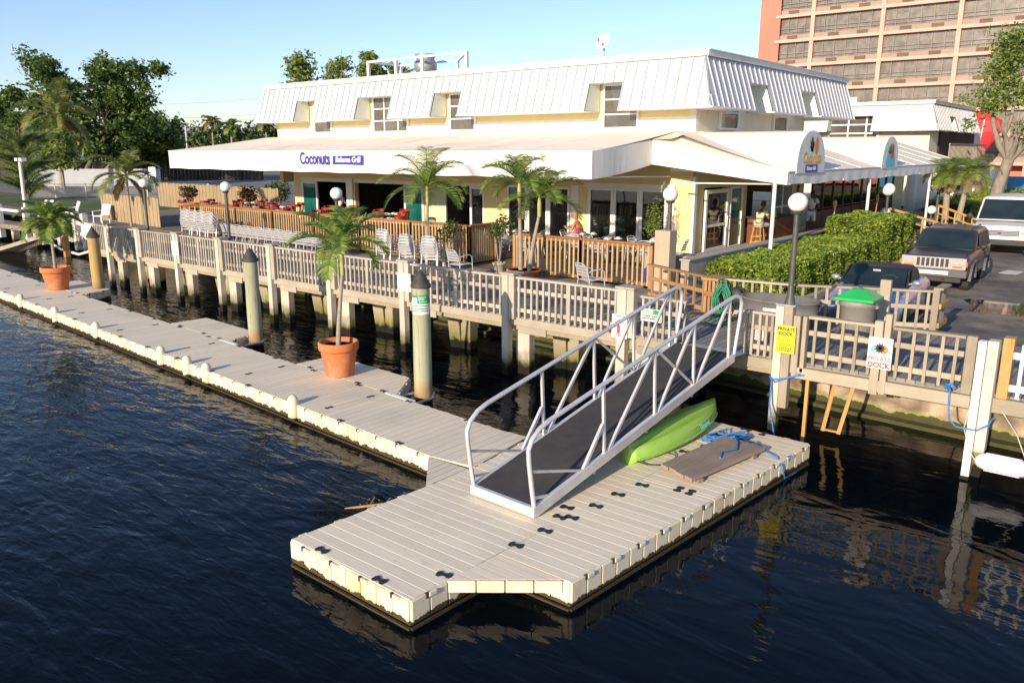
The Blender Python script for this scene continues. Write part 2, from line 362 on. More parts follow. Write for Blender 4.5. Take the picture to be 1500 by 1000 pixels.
M('ink_blue',(.045,.045,.36),(.035,.035,.30),bmp=0); M('ink_teal',(.10,.50,.62),(.15,.58,.66),scale=14,bmp=0); M('ink_orange',(.80,.30,.04),(.75,.22,.04),bmp=0); M('ink_yellow',(.70,.52,.14),(.6,.42,.10),bmp=0); M('ink_grey',(.45,.42,.35),(.35,.33,.3),bmp=0)
M('ink_pale',(.70,.62,.30),(.60,.50,.2),bmp=0)
M('fender_white',(.70,.74,.78),(.62,.66,.70),rough=.4,scale=4,bmp=.05); M('post_white',(.78,.77,.75),(.66,.64,.60),rough=.6,scale=3,stretch=(1,1,.3),bmp=.2,dirt=(.5,.44,.34),dscale=2)
M('skin',(.52,.27,.17),(.47,.235,.15),rough=.5,scale=8,bmp=.05); M('skin_tan',(.50,.20,.09),(.44,.17,.08),rough=.5,scale=8,bmp=.05); M('skin_brown',(.20,.105,.06),(.17,.09,.05),rough=.5,scale=8,bmp=.05)
M('hair_dark',(.02,.014,.01),(.04,.025,.018),rough=.6,scale=20,bmp=.3); M('hair_blond',(.35,.20,.08),(.25,.14,.05),rough=.6,scale=20,bmp=.3)
M('cloth_cream',(.62,.60,.38),(.52,.50,.30),rough=.9,scale=4,bmp=.3,fine=8,bd=.03); M('cloth_white',(.76,.75,.72),(.66,.65,.62),rough=.9,scale=4,bmp=.3,fine=8,bd=.03)
M('cloth_pink',(.72,.18,.20),(.6,.14,.16),rough=.9,scale=4,bmp=.2); M('cloth_shorts',(.42,.42,.40),(.36,.36,.34),rough=.9,scale=4,bmp=.3,fine=8,bd=.03)
M('red_sail',(.70,.02,.03),(.58,.015,.02),rough=.6,scale=1.5,bmp=.2,fine=2,bd=.1); M('blue_paint',(.04,.25,.50),(.03,.2,.4),rough=.6,scale=2,bmp=0)
M('red_paint',(.55,.03,.02),(.5,.03,.02),rough=.5,bmp=0); M('bamboo',(.42,.28,.14),(.34,.22,.10),rough=.7,scale=9,bmp=.2)
M('house_wall',(.42,.45,.48),(.36,.39,.42),rough=.9,scale=1,bmp=.2); M('house_roof',(.50,.50,.48),(.42,.42,.41),rough=.8,scale=2,bmp=.2)
M('chainlink',(.35,.35,.34),(.28,.28,.27),rough=.5,metal=.5,bmp=0); M('bar_wood',(.20,.075,.03),(.14,.05,.02),rough=.35,scale=5,stretch=(1,1,.2),bmp=.05)
m,t,bs=newmat('seawall'); v=coord(t)
vo=t.new('ShaderNodeTexVoronoi'); t.ln(coord(t,(1,1,1.3)),vo.inputs['Vector']); vo.inputs['Scale'].default_value=1.7
col=mixc(t,ramp(t,noise(t,v,3,6,.65),[(.35,0),(.65,1)]),(.56,.46,.33),(.30,.23,.16))
col=mixc(t,ramp(t,vo.outputs['Distance'],[(.3,0),(.7,.8)]),col,(.10,.075,.055))
ge=t.new('ShaderNodeNewGeometry'); sp=t.new('ShaderNodeSeparateXYZ'); t.ln(ge.outputs['Position'],sp.inputs[0])
ad=t.new('ShaderNodeMath',operation='MULTIPLY_ADD'); t.ln(noise(t,v,2.5,5),ad.inputs[0]); ad.inputs[1].default_value=-.4; t.ln(sp.outputs[2],ad.inputs[2])
col=mixc(t,ramp(t,ad.outputs[0],[(-.06,1),(.08,0)]),col,(.27,.27,.08))
col=mixc(t,ramp(t,ad.outputs[0],[(-.2,1),(-.08,0)]),col,(.06,.06,.02))
t.ln(col,bs.inputs['Base Color']); bs.inputs['Roughness'].default_value=.9
t.ln(bump(t,vo.outputs['Distance'],.8,.12,bump(t,noise(t,v,12,5),.6,.04)),bs.inputs['Normal']); MATS['seawall']=m
# water
m,t,bs=newmat('water')
ge=t.new('ShaderNodeNewGeometry'); sp=t.new('ShaderNodeSeparateXYZ'); t.ln(ge.outputs['Position'],sp.inputs[0])
bs.inputs['Base Color'].default_value=(.0012,.003,.005,1); bs.inputs['Roughness'].default_value=.02; bs.inputs['IOR'].default_value=1.33; bs.inputs['Specular IOR Level'].default_value=.22
# open water on the near side is rippled, the basin by the seawall is calmer
mx=t.new('ShaderNodeMath',operation='MULTIPLY_ADD'); t.ln(sp.outputs[0],mx.inputs[0]); mx.inputs[1].default_value=-1; 
my=t.new('ShaderNodeMath',operation='MULTIPLY'); t.ln(sp.outputs[1],my.inputs[0]); my.inputs[1].default_value=-.8; t.ln(my.outputs[0],mx.inputs[2])
calm=t.new('ShaderNodeMapRange'); t.ln(mx.outputs[0],calm.inputs[0]); calm.inputs[1].default_value=-2; calm.inputs[2].default_value=9; calm.inputs[3].default_value=.10; calm.inputs[4].default_value=.9
rot=(0,0,R(35))
n1=noise(t,coord(t,(.6,1.2,1),rot=rot),1.25,2,.45,.9); n2=noise(t,coord(t,(.45,1.3,1),rot=(0,0,R(15))),4.2,3,.5,.8); n3=noise(t,coord(t,(.5,1,1),rot=rot),13,2,.5)
b=t.new('ShaderNodeBump'); b.inputs['Distance'].default_value=.16; t.ln(n1,b.inputs['Height']); s1=t.new('ShaderNodeMath',operation='MULTIPLY_ADD'); t.ln(calm.outputs[0],s1.inputs[0]); s1.inputs[1].default_value=.22; s1.inputs[2].default_value=.13; t.ln(s1.outputs[0],b.inputs['Strength'])
b2=t.new('ShaderNodeBump'); b2.inputs['Distance'].default_value=.030; t.ln(n2,b2.inputs['Height']); t.ln(b.outputs[0],b2.inputs['Normal']); t.ln(calm.outputs[0],b2.inputs['Strength'])
b3=t.new('ShaderNodeBump'); b3.inputs['Distance'].default_value=.005; t.ln(n3,b3.inputs['Height']); t.ln(b2.outputs[0],b3.inputs['Normal']); t.ln(calm.outputs[0],b3.inputs['Strength'])
t.ln(b3.outputs[0],bs.inputs['Normal']); MATS['water']=m
m=MATS
m=MATS
planks('dock_top',(.86,.76,.56),(.76,.67,.49),.175,'x',gap=(.82,.79,.66),rough=.6,stain=(.56,.51,.40),var=.05,spots=(.88,.86,.78))
planks('dock_top_far',(.84,.74,.55),(.74,.65,.48),.175,'y',gap=(.54,.51,.45),rough=.6,stain=(.55,.50,.39),var=.05,spots=(.86,.84,.76))
planks('gusset_top',(.78,.69,.52),(.70,.62,.46),.13,'y',gap=(.26,.24,.2),rough=.6,var=.03)
# ---------------- ground, water
ZG=1.3
shore=[(-600,18),(-40,17.3),(-29,17.2),(-16,16.1),(-8,15.6),(-4,15.15),(-1,14.9),(60,10.5),(200,4)]
ZA=1.0
mb=MB()
far=[(x*6,1800) for x,y in shore]
gz=lambda x: ZG-.02 if x<-15 else ZA-.02
for i in range(len(shore)-1):
    a,b=shore[i],shore[i+1]
    mb.quad((a[0],a[1],gz(a[0])),(b[0],b[1],gz(b[0])),(far[i+1][0],far[i+1][1],gz(b[0])),(far[i][0],far[i][1],gz(a[0])))
struct('ground',mb,m['land'])
mb=MB(); mb.box(-9.3,30,15.6,58,ZA-.1,ZA); struct('parking_lot',mb,m['asphalt'])
mb=MB(); mb.box(-330,-36.5,27,60,ZG-.018,ZG-.012); struct('road',mb,m['asphalt_far'])
mb=MB(); mb.box(-9.2,-7,38.5,57,ZA-.05,ZA+.03); mb.box(-160,-47,20,26.5,ZG-.016,ZG-.01); struct('lawn',mb,m['grass'])
mb=MB(); mb.quad((-900,-500,0),(500,-500,0),(500,30,0),(-900,30,0)); struct('canal_water',mb,m['water'],fix=False)
mb=MB()
for i in range(1,len(shore)-1):
    a,b=shore[i],shore[i+1]
    if a[0]<-39 and i<1: continue
    n=Vector((-(b[1]-a[1]),b[0]-a[0])).normalized()*.45
    P=[(a[0],a[1]),(b[0],b[1]),(b[0]+n.x,b[1]+n.y),(a[0]+n.x,a[1]+n.y)]
    mb.prism(P,-.5,ZG+.0 if b[0]>-3 else ZG-.06)
w=part('seawall',mb,m['seawall']); tag(w,'rough stained stone seawall with green algae along the waterline behind the pier','seawall')
# stepped ledge at the foot of the wall
mb=MB()
for i in range(2,len(shore)-2):
    a,b=shore[i],shore[i+1]; n=Vector((b[1]-a[1],-(b[0]-a[0]))).normalized()*.22
    mb.prism([(a[0]+n.x,a[1]+n.y),(b[0]+n.x,b[1]+n.y),(b[0],b[1]),(a[0],a[1])],-.5,.07)
part('footing',mb,m['seawall'],w)

# ---------------- floating docks
ZD=.33
def hull(mb,poly,z0=.045,z1=ZD-.0,inset=.0): mb.prism(poly,z0,z1)
def edge_detail(side,groove,pocket,alg,poly,edges,step=.254,pstep=.508):
    """ribbed upright sides of the cast plastic floats: rib strips, coupler pockets, algae line"""
    n=len(poly); ar=sum(poly[i][0]*poly[(i+1)%n][1]-poly[(i+1)%n][0]*poly[i][1] for i in range(n))
    for e in edges:
        a=Vector((*poly[e],0)); b=Vector((*poly[(e+1)%n],0)); L=(b-a).length; d=(b-a)/L
        nn=Vector((d.y,-d.x,0))*(1 if ar>0 else -1)
        rz=math.atan2(d.y,d.x)
        k=max(1,round(L/step))
        for i in range(k):
            c=a+d*(L*(i+.5)/k)+nn*.006
            side.cbox((c.x,c.y,(ZD+.05)/2+.006),(L/k-.014,.03,ZD-.075),rz)
        kp=max(1,round(L/pstep))
        for i in range(kp):
            c=a+d*(L*(i+.5)/kp)+nn*.016
            pk=MB(); pk.cbox((c.x,c.y,ZD-.025),(.035,.03,.056),rz); pocket.append(pk)
            c2=c+nn*.006+d*.075
            side.cbox((c2.x,c2.y,ZD-.024),(.11,.036,.05),rz)
        c=(a+b)/2+nn*.012; alg.cbox((c.x,c.y,-.01),(L,.03,.07),rz)
def floating(name,label,sections,topmat,couplers,extra=None,edges=None,group=None):
    o=thing(name,label,'floating dock',(sections[0][0][0],sections[0][0][1],0),group=group)
    for i,poly in enumerate(sections):
        mb=MB(); n=len(poly); cx=sum(p[0] for p in poly)/n; cy=sum(p[1] for p in poly)/n
        pp=[(cx+(p[0]-cx)*.997,cy+(p[1]-cy)*.997) for p in poly]
        mb.prism(pp,.04,ZD)
        s=part('dock_section',mb,m['dock_side'],o)
        top=MB(); area=sum(poly[k][0]*poly[(k+1)%n][1]-poly[(k+1)%n][0]*poly[k][1] for k in range(n))
        pq=pp if area>0 else pp[::-1]
        top.prism(pq,ZD+.001,ZD+.007); part('deck_surface',top,topmat,s)
        for e_ in (edges[i] if edges else range(n)):
            side=MB();pocket=[];alg=MB()
            edge_detail(side,None,pocket,alg,poly,[e_])
            part('float_side',side,m['dock_side'],s,bevel=.008); part('waterline_growth',alg,m['algae'],s)
            for pk in pocket: part('coupler_pocket',pk,m['cap_black'],s)
    csc=.9 if 'platform' in name else .72
    for (x,y,a) in couplers:
        c=MB(); pts=[(-.10,-.03),(-.085,-.055),(-.05,-.06),(-.02,-.028),(.02,-.028),(.05,-.06),(.085,-.055),(.10,-.03),(.10,.03),(.085,.055),(.05,.06),(.02,.028),(-.02,.028),(-.05,.06),(-.085,.055),(-.10,.03)]; pts=[(p_[0]*csc,p_[1]*csc) for p_ in pts]
        ca,sa=math.cos(a),math.sin(a)
        c.prism([(x+p[0]*ca-p[1]*sa,y+p[0]*sa+p[1]*ca) for p in pts],ZD+.006,ZD+.016); part('coupler',c,m['rubber_black'],o)
    return o
plat=floating('floating_platform','wide pale plastic floating platform in the foreground, under the foot of the gangway',
 [[(-7.45,5.06),(-5.42,5.02),(-5.36,6.3),(-5.24,8.04),(-7.25,8.04)],
  [(-7.25,8.05),(-5.235,8.05),(-5.09,11.05),(-7.5,11.1)],
  [(-5.345,6.33),(-4.37,6.33),(-4.13,9.19),(-5.18,9.19)],
  [(-5.175,9.2),(-4.128,9.2),(-3.88,12.04),(-5.02,12.06)],
  [(-5.95,11.11),(-5.075,11.06),(-5.03,12.06),(-5.95,12.08)]],
 m['dock_top'],
 [(-5.32,6.60,.2),(-5.28,7.10,.2),(-5.24,7.59,.2),(-5.36,7.51,0),(-5.45,7.79,.2),(-5.19,8.06,.2),(-5.16,8.54,.3),(-5.07,9.01,.2),(-4.62,9.2,1.6),(-4.45,9.2,1.6),(-5.05,9.9,.1),(-5.2,10.5,.2),(-5.05,10.9,.1),(-5.12,11.5,.2),(-4.6,12.0,1.5),(-6.95,5.12,0),(-5.95,5.09,0),(-5.5,5.6,.3),(-4.9,12.03,0),(-6.9,8.05,1.5),(-6.2,8.05,1.5)],
 edges=[[0,1,4],[3],[1,0],[1,2],[2,3]])
g=MB(); g.prism([(-5.405,5.56),(-4.47,6.325),(-5.34,6.325)],ZD-.12,ZD-.002)
gs=part('corner_gusset',g,m['dock_side'],plat); g=MB(); g.prism([(-5.405,5.56),(-4.47,6.325),(-5.34,6.325)],ZD-.0,ZD+.005); part('gusset_surface',g,planks('gusset_front',(.86,.76,.56),(.76,.67,.49),.13,'x',gap=(.42,.38,.32),rough=.55,var=.03),gs)
g=MB()
for k in range(4):
    a=Vector((-5.40,5.545,0)); b=Vector((-4.45,6.31,0)); d=b-a; L=d.length; d/=L; c=a+d*(L*(k+.5)/4); g.cbox((c.x+.006,c.y-.008,ZD-.06),(L/4-.012,.03,.135),math.atan2(d.y,d.x))
part('gusset_edge',g,m['dock_side'],gs,bevel=.006)
g=MB(); g.prism([(-7.33,7.15),(-7.255,7.95),(-8.06,7.93)],ZD-.14,ZD-.002)
gs=part('corner_gusset',g,m['dock_side'],plat); g=MB(); g.prism([(-7.33,7.15),(-7.255,7.95),(-8.06,7.93)],ZD-.0,ZD+.005); part('gusset_surface',g,m['gusset_top'],gs)

# long walkway, sections 3.05 m, angled slightly
A0=Vector((-8.06,7.96)); dv=Vector((math.cos(R(175.86)),math.sin(R(175.86)))); nv=Vector((dv.y,-dv.x)); nv=-nv if nv.y<0 else nv
def Wk(s,t): p=A0+dv*s+nv*t; return (p.x,p.y)
secs=[];cps=[];ed=[]
secs.append([Wk(0,0),Wk(0,0.02),(-7.26,8.06),(-7.45,9.52),Wk(0,1.54)]); ed.append([])
secs[0]=[Wk(.0,0),(-7.27,8.06),(-7.45,9.52),Wk(0,1.54)]; ed[0]=[2]
for k in range(9):
    s0=k*3.05+.004; s1=(k+1)*3.05-.004
    secs.append([Wk(s0,0),Wk(s0,1.54),Wk(s1,1.54),Wk(s1,0)]); ed.append([1,3])
    for t in (.3+.15*(k%3),1.2): cps.append((*Wk(s1,t),R(85+8*(k%2))))
    for s_ in (.75,2.3):
        cps.append((*Wk(s0+s_,.03),0)); cps.append((*Wk(s0+s_,1.5),0))
walk=floating('floating_walkway','long narrow pale floating walkway running to the left edge of the picture beside the pilings',secs,m['dock_top_far'],cps,edges=ed)
rn=random.Random(3)
def walkpad(s,t,L,Wd,label,cut=0):
    p=[Wk(s,t),Wk(s+L,t),Wk(s+L-.0,t+Wd),Wk(s+cut,t+Wd)]
    o=floating('floating_finger',label,[p],m['dock_top_far'],[(*Wk(s+.4,t+.02),R(-4)),(*Wk(s+1.2,t+.02),R(-4)),(*Wk(s+L-.5,t+.02),R(-4))],edges=[[0,2,3]] if False else [[1,2,3]],group='small floats alongside the floating walkway')
    return o
walkpad(2.75,1.56,3.35,.95,'small float behind the near potted palm',.75)
walkpad(9.1,1.56,3.0,.98,'small float between the two leaning round pilings',.35)
walkpad(18.4,1.56,3.1,1.0,'small float behind the farther potted palm at the left',.4)
# bumpers on the outer face
base=None
for x,y in [(-26.83,9.43),(-23.84,9.25),(-20.87,9.01),(-17.09,8.85),(-15.83,8.63),(-14.96,8.63),(-11.72,8.23)]:
    s=(Vector((x,y))-A0).dot(dv); p=Wk(s,-.03)
    b=MB(); prof=[(.02,.04),(.095,.06),(.115,.12),(.115,.42),(.10,.48),(.06,.525),(.001,.54)]
    b.lathe([(r_*.86,z_*.95) for r_,z_ in prof],(p[0],p[1],0),12)
    part('bumper',b,m['dock_side'],walk)

# ---------------- gangway
gw=thing('gangway','aluminium gangway with looped handrails and a black non-slip deck sloping to the platform','gangway',(-6.1,7.4,.38))
BL=Vector((-6.60,7.35,.42)); BR=Vector((-5.62,7.30,.42)); UL=Vector((-6.47,12.5,1.40)); UR=Vector((-5.39,12.4,1.40))
def lerp(a,b,t): return a+(b-a)*t
def railpt(a,b,t,h): p=lerp(a,b,t); return Vector((p.x,p.y,p.z+h))
mb=MB(); z=Vector((0,0,.06)); mb.quad(BL+z,BR+z,UR+z,UL+z); z2=Vector((0,0,.035)); mb.quad(UL+z2,UR+z2,BR+z2,BL+z2)
mb.quad(BL+z2,BR+z2,BR+z,BL+z); mb.quad(UR+z2,UL+z2,UL+z,UR+z)
part('deck',mb,m['aluminium_deck'],gw)
for (a,b,sd) in ((BL,UL,-1),(BR,UR,1)):
    off=Vector((sd*.03,0,0)); a=a+off; b=b+off
    mb=MB(); mb.bar(a,b,.06,.15); part('side_beam',mb,m['aluminium'],gw,bevel=.008)
    H_=1.06
    # handrail loop
    pts=[railpt(a,b,0,0)]
    d=(b-a)
    pts+= [railpt(a,b,-.012,.35),railpt(a,b,-.022,.7),railpt(a,b,-.024,.86),railpt(a,b,-.012,.96),railpt(a,b,.015,1.035),railpt(a,b,.05,H_)]
    pts+= [railpt(a,b,t,H_) for t in (.2,.4,.6,.8,.93)]
    pts+= [railpt(a,b,.985,1.05),railpt(a,b,1.02,.98),railpt(a,b,1.035,.86),railpt(a,b,1.03,.6),railpt(a,b,1.0,0)]
    mb=MB(); mb.tube(pts,.031,10); part('handrail',mb,m['aluminium'],gw)
    T=[.285,.53,.745,.965]
    for t in T:
        mb=MB(); mb.bar(railpt(a,b,t,.05),railpt(a,b,t-.012,H_-.02),.042,.036,up=(1,0,0)); part('post',mb,m['aluminium'],gw)
    for i,t in enumerate(T):
        mb=MB()
        if i==0:
            mb.bar(railpt(a,b,.19,.05),railpt(a,b,.275,.5),.05,.04,up=(1,0,0))
        else: mb.bar(railpt(a,b,T[i-1]+.015,.05),railpt(a,b,t-.02,H_-.03),.045,.036,up=(1,0,0))
        part('diagonal_brace',mb,m['aluminium'],gw)
    for (t0,h0,t1,h1) in ((-.01,.55,.19,.06),(.53,H_-.04,.745,.06),(.0,.18,.06,.06)):
        mb=MB(); mb.bar(railpt(a,b,t0,h0),railpt(a,b,t1,h1),.03,.03,up=(1,0,0)); part('cross_brace',mb,m['aluminium'],gw)
mb=MB(); mb.bar(BL+Vector((-.06,-.02,-.0)),BR+Vector((.06,-.02,-.0)),.07,.13); part('end_beam',mb,m['aluminium'],gw,bevel=.008)
for t in (.25,.5,.75):
    p=railpt(BR,UR,t,-.09); mb=MB(); mb.tube([p,p+Vector((0,0,-.06))],.022,8); part('bolt',mb,m['galvanised'],gw)
mb=MB(); a=railpt(BL,UL,1.0,-.02); b=railpt(BR,UR,1.0,-.02); mb.quad(a+Vector((0,0,.01)),b+Vector((0,0,.01)),b+Vector((0,.7,-.055)),a+Vector((0,.7,-.055)))
part('ramp_plate',mb,m['galvanised'],gw)

# ---------------- kayak upside down, leaning under the gangway
ky=thing('kayak','bright green plastic kayak lying hull up beside the gangway','kayak',(-5.65,11.1,ZD),0)
mb=MB(); N=30; K=40; rings=[]
Lk=3.05; a0=Vector((-5.62,9.52)); a1=Vector((-5.60,12.3)); dk=(a1-a0); L=dk.length; dk/=L; nk=Vector((dk.y,-dk.x))
for i in range(N+1):
    u=i/N; wv=.36*math.sin(PI*min(1,max(0,u*.96+.03)))**.62*(1-.10*u); hgt=.245*(.45+.55*math.sin(PI*(.12+.76*u))**.8)
    wv=max(.025,wv); lift=.0+.03*u
    ring=[]
    for k in range(K):
        a=2*PI*k/K; cx=math.cos(a); sz=math.sin(a)
        x=wv*math.copysign(abs(cx)**.75,cx)
        if sz>0: zz=hgt*(abs(sz)**.9)+.05*math.exp(-(x/(.16*wv+.01))**2); zz-= .06*math.exp(-((abs(x)/wv-.42)/.16)**2)*math.sin(PI*u)**.5
        else: zz=-.09*abs(sz)**.7
        p=a0+dk*(u*L)+nk*x
        ring.append((p.x,p.y,ZD+lift+zz+.10))
    rings.append(ring)
vs=[v for r_ in rings for v in r_]; fs=[]
for i in range(N):
    for k in range(K): k2=(k+1)%K; fs.append((i*K+k,i*K+k2,(i+1)*K+k2,(i+1)*K+k))
fs+=[tuple(range(K)),tuple(N*K+k for k in range(K-1,-1,-1))]
mb.add(vs,fs,True)
for s in (-1,1):    # raised chines
    mb.tube([(*(a0+dk*(u*L)+nk*(s*.30*math.sin(PI*u)**.7)),ZD+.10+.03*u+.11) for u in [.08+.84*i/14 for i in range(15)]],.022,6)
part('hull',mb,m['kayak_green'],ky)
mb=MB()
for s in (-1,1): mb.tube([(*(a0+dk*(u*L)+nk*(s*.335*math.sin(PI*min(1,u*.96+.03))**.62)),ZD+.10+.03*u) for u in [.04+.92*i/16 for i in range(17)]],.02,6)
part('gunwale',mb,m['kayak_green'],ky)
mb=MB(); mb.tube([(-5.3,10.1,ZD+.1),(-5.22,10.25,ZD+.03),(-5.15,10.05,ZD+.015),(-5.2,9.8,ZD+.015),(-5.38,9.68,ZD+.02),(-5.5,9.6,ZD+.06)],.009,6); part('carry_cord',mb,m['rubber_black'],ky)
mb=text_mb('Bimini',.13,(-5.28,11.3,ZD+.21),(-.03,1,.03),(-.5,0,.86),.004); part('lettering',mb,m['ink_teal'],ky)

# ---------------- plank bundle
pl=thing('plank_raft','stack of grey weathered planks lying on the platform beside the kayak','planks',(-4.7,10.2,ZD))
p0=Vector((-5.12,9.62)); p1=Vector((-4.52,9.36)); q0=Vector((-4.92,11.25)); q1=Vector((-4.22,11.15))
planks('plank_old_x',(.30,.235,.185),(.20,.155,.125),5,'y')
for k in range(4):
    u0=k/4+.008; u1=(k+1)/4-.008; mb=MB(); e=rn.uniform(-.05,.05)
    A=p0.lerp(p1,u0);B=p0.lerp(p1,u1);C=q0.lerp(q1,u1);D=q0.lerp(q1,u0)
    A.y+=e;B.y+=e
    mb.prism([tuple(A),tuple(B),tuple(C),tuple(D)],ZD+.07,ZD+.125); part('plank',mb,wood('plank_y%d'%k,(.33,.265,.21),(.23,.18,.145),(.10,.075,.06),'y',grain=18,rand=.18),pl,bevel=.006)
for u in (.12,.85):
    mb=MB(); A=p0.lerp(q0,u);B=p1.lerp(q1,u); mb.bar((A.x,A.y,ZD+.042),(B.x,B.y,ZD+.042),.09,.055); part('batten',mb,m['plank_old'],pl)
# blue rope coil
rp=MB(); r2=random.Random(5); pts=[]
for i in range(90):
    a=i*.45; rr=.10+.20*r2.random(); pts.append((-5.02+rr*1.0*math.cos(a)+.002*i,11.35+rr*1.2*math.sin(a*1.07),ZD+.02+.10*abs(math.sin(i*.37))*r2.random()))
pts+= [(-4.75,11.25,ZD+.14),(-4.6,11.0,ZD+.15),(-4.5,10.75,ZD+.145),(-4.62,10.5,ZD+.145),(-4.55,10.3,ZD+.14)]
rp.tube(pts,.014,6); rp.tube([(-4.75,11.3,ZD+.03),(-4.5,11.5,ZD+.04),(-4.25,11.25,ZD+.03),(-4.02,11.1,ZD+.03),(-3.93,11.06,ZD-.05),(-3.92,11.2,.03),(-3.90,11.6,.0)],.013,6)
tag(part('rope_coil',rp,m['rope_blue']),'tangled blue rope heaped on the platform at the end of the planks','rope')

# ---------------- piling + caps
def piling(base,top,cap,r,mat,label,lean=(0,0),sign=None,float_ring=True):
    o=thing('round_piling',label,'piling',(base[0],base[1],0),group='round timber pilings with black conical caps')
    n=9; pts=[(base[0]+lean[0]*i/n,base[1]+lean[1]*i/n,-.8+(cap+.8)*i/n) for i in range(n+1)]
    mb=MB(); mb.tube(pts,[r*(1.06-.08*i/n)+rn.uniform(-.004,.004) for i in range(n+1)],18); part('shaft',mb,mat,o)
    tx,ty=pts[-1][0],pts[-1][1]; mb=MB(); mb.lathe([(r+.022,0),(r+.028,.05),(r*.97,.09),(r*.62,.2),(r*.28,.29),(.001,top-cap)],(tx,ty,cap),18); part('cap',mb,m['cap_black'],o)
    return o
PW=[(-27.07,11.73),(-16.90,10.88),(-10.52,10.26)]
piling(PW[0],2.39,2.0,.18,m['piling_brown'],'brown leaning round piling with black cap, beside the farther potted palm',(.0,0))
piling(PW[1],2.50,2.18,.165,m['piling_wood'],'grey-green round piling with black cap and no notice, between walkway and pier')
pg=piling(PW[2],2.63,2.31,.165,m['piling_wood'],'thick round piling with black cap and a green and white notice, nearest to the gangway')
mb=MB(); n=10; x0,y0=PW[2]
def cyl_patch(c,r,a0,a1,z0,z1,k=10):
    mb=MB()
    for i in range(k):
        t0=a0+(a1-a0)*i/k; t1=a0+(a1-a0)*(i+1)/k
        mb.quad((c[0]+r*math.cos(t0),c[1]+r*math.sin(t0),z0),(c[0]+r*math.cos(t1),c[1]+r*math.sin(t1),z0),(c[0]+r*math.cos(t1),c[1]+r*math.sin(t1),z1),(c[0]+r*math.cos(t0),c[1]+r*math.sin(t0),z1),True)
    return mb
nt=part('notice',cyl_patch(PW[2],.175,R(-105),R(15),1.83,2.19),m['sign_white'],pg,fix=False)
part('green_band',cyl_patch(PW[2],.1775,R(-70),R(15),2.03,2.19),m['ink_green'],nt,fix=False); 
part('green_edge',cyl_patch(PW[2],.1775,R(-105),R(-70),2.14,2.19),m['ink_green'],nt,fix=False)
mb=MB()
for zz,(f0,f1) in ((1.98,(-100,5)),(1.93,(-92,-5)),(1.885,(-98,2))):
    r3=random.Random(int(zz*100)); a=f0
    while a<f1:
        b=a+r3.uniform(2.5,7); q=cyl_patch(PW[2],.178,R(a),R(min(b,f1)),zz,zz+.022,2); mb.add(q.v,q.f); a=b+2
part('small_print',mb,m['ink_green'],nt,fix=False)
mb=MB(); 
for zz,f0,f1,h in ((2.14,-60,-15,.018),(2.10,-62,-22,.025),(2.06,-55,-10,.018)):
    a=f0
    while a<f1: q=cyl_patch(PW[2],.1795,R(a),R(a+5),zz,zz+h,2); mb.add(q.v,q.f); a+=8
part('small_print_white',mb,m['sign_white'],nt,fix=False)
# mooring hoops where the docks hold the pilings
for i,(px,py) in enumerate(PW):
    mb=MB(); s=(Vector((px,py))-A0).dot(dv); c=Wk(s,1.56); 
    mb.tube([(c[0]+dv.x*.3,c[1]+dv.y*.3,.24),(px+dv.x*.26,py+dv.y*.26,.24),(px+nv.x*.26,py+nv.y*.26,.24),(px-dv.x*.26,py-dv.y*.26,.24),(c[0]-dv.x*.3,c[1]-dv.y*.3,.24)],.03,8)
    part('piling_hoop',mb,m['galvanised'],walk)
    mb=MB(); mb.bar((c[0]+dv.x*.38,c[1]+dv.y*.38,.31),(c[0]-dv.x*.38,c[1]-dv.y*.38,.31),.09,.07); part('hoop_bracket',mb,m['sign_white'],walk)

# ---------------- palms
def frond(mb,origin,az,elev,L,droop,n=12,leaf=.42,rw=.03,wid=.045,fold=.35,rg=rnd,stiff=1.0):
    """one feather frond: curved rib and two rows of narrow leaflets"""
    pts=[];p=Vector(origin); e=elev; st=L/n
    for i in range(n+1):
        pts.append(p.copy()); d=Vector((math.cos(az)*math.cos(e),math.sin(az)*math.cos(e),math.sin(e))); p=p+d*st; e-=droop/n*(.5+1.2*i/n)
    mb.tube(pts,[.022*(1-.85*i/n)+.003 for i in range(n+1)],4,cap=False)
    nl=int(n*2.6)
    for j in range(3,nl):
        u=j/nl; i=min(n-1,int(u*n)); f=u*n-i; c=pts[i].lerp(pts[i+1],f); d=(pts[i+1]-pts[i]).normalized()
        sd=d.cross(Vector((0,0,1))); sd=sd.normalized() if sd.length>.01 else Vector((1,0,0)); up=sd.cross(d)
        ll=leaf*(math.sin(PI*(.12+.84*u))**.7)*rg.uniform(.85,1.1)
        for s in (-1,1):
            dr=(sd*s*.85+d*.65+up*(fold+rg.uniform(-.12,.12))).normalized(); q=c+dr*ll*.55; tip=q+(dr-Vector((0,0,.55*stiff))).normalized()*ll*.5
            w=wid*.5; wv=d*w
            mb.add([c-wv,c+wv,q+wv*.9,q-wv*.9,tip],[(0,1,2,3),(3,2,4)])
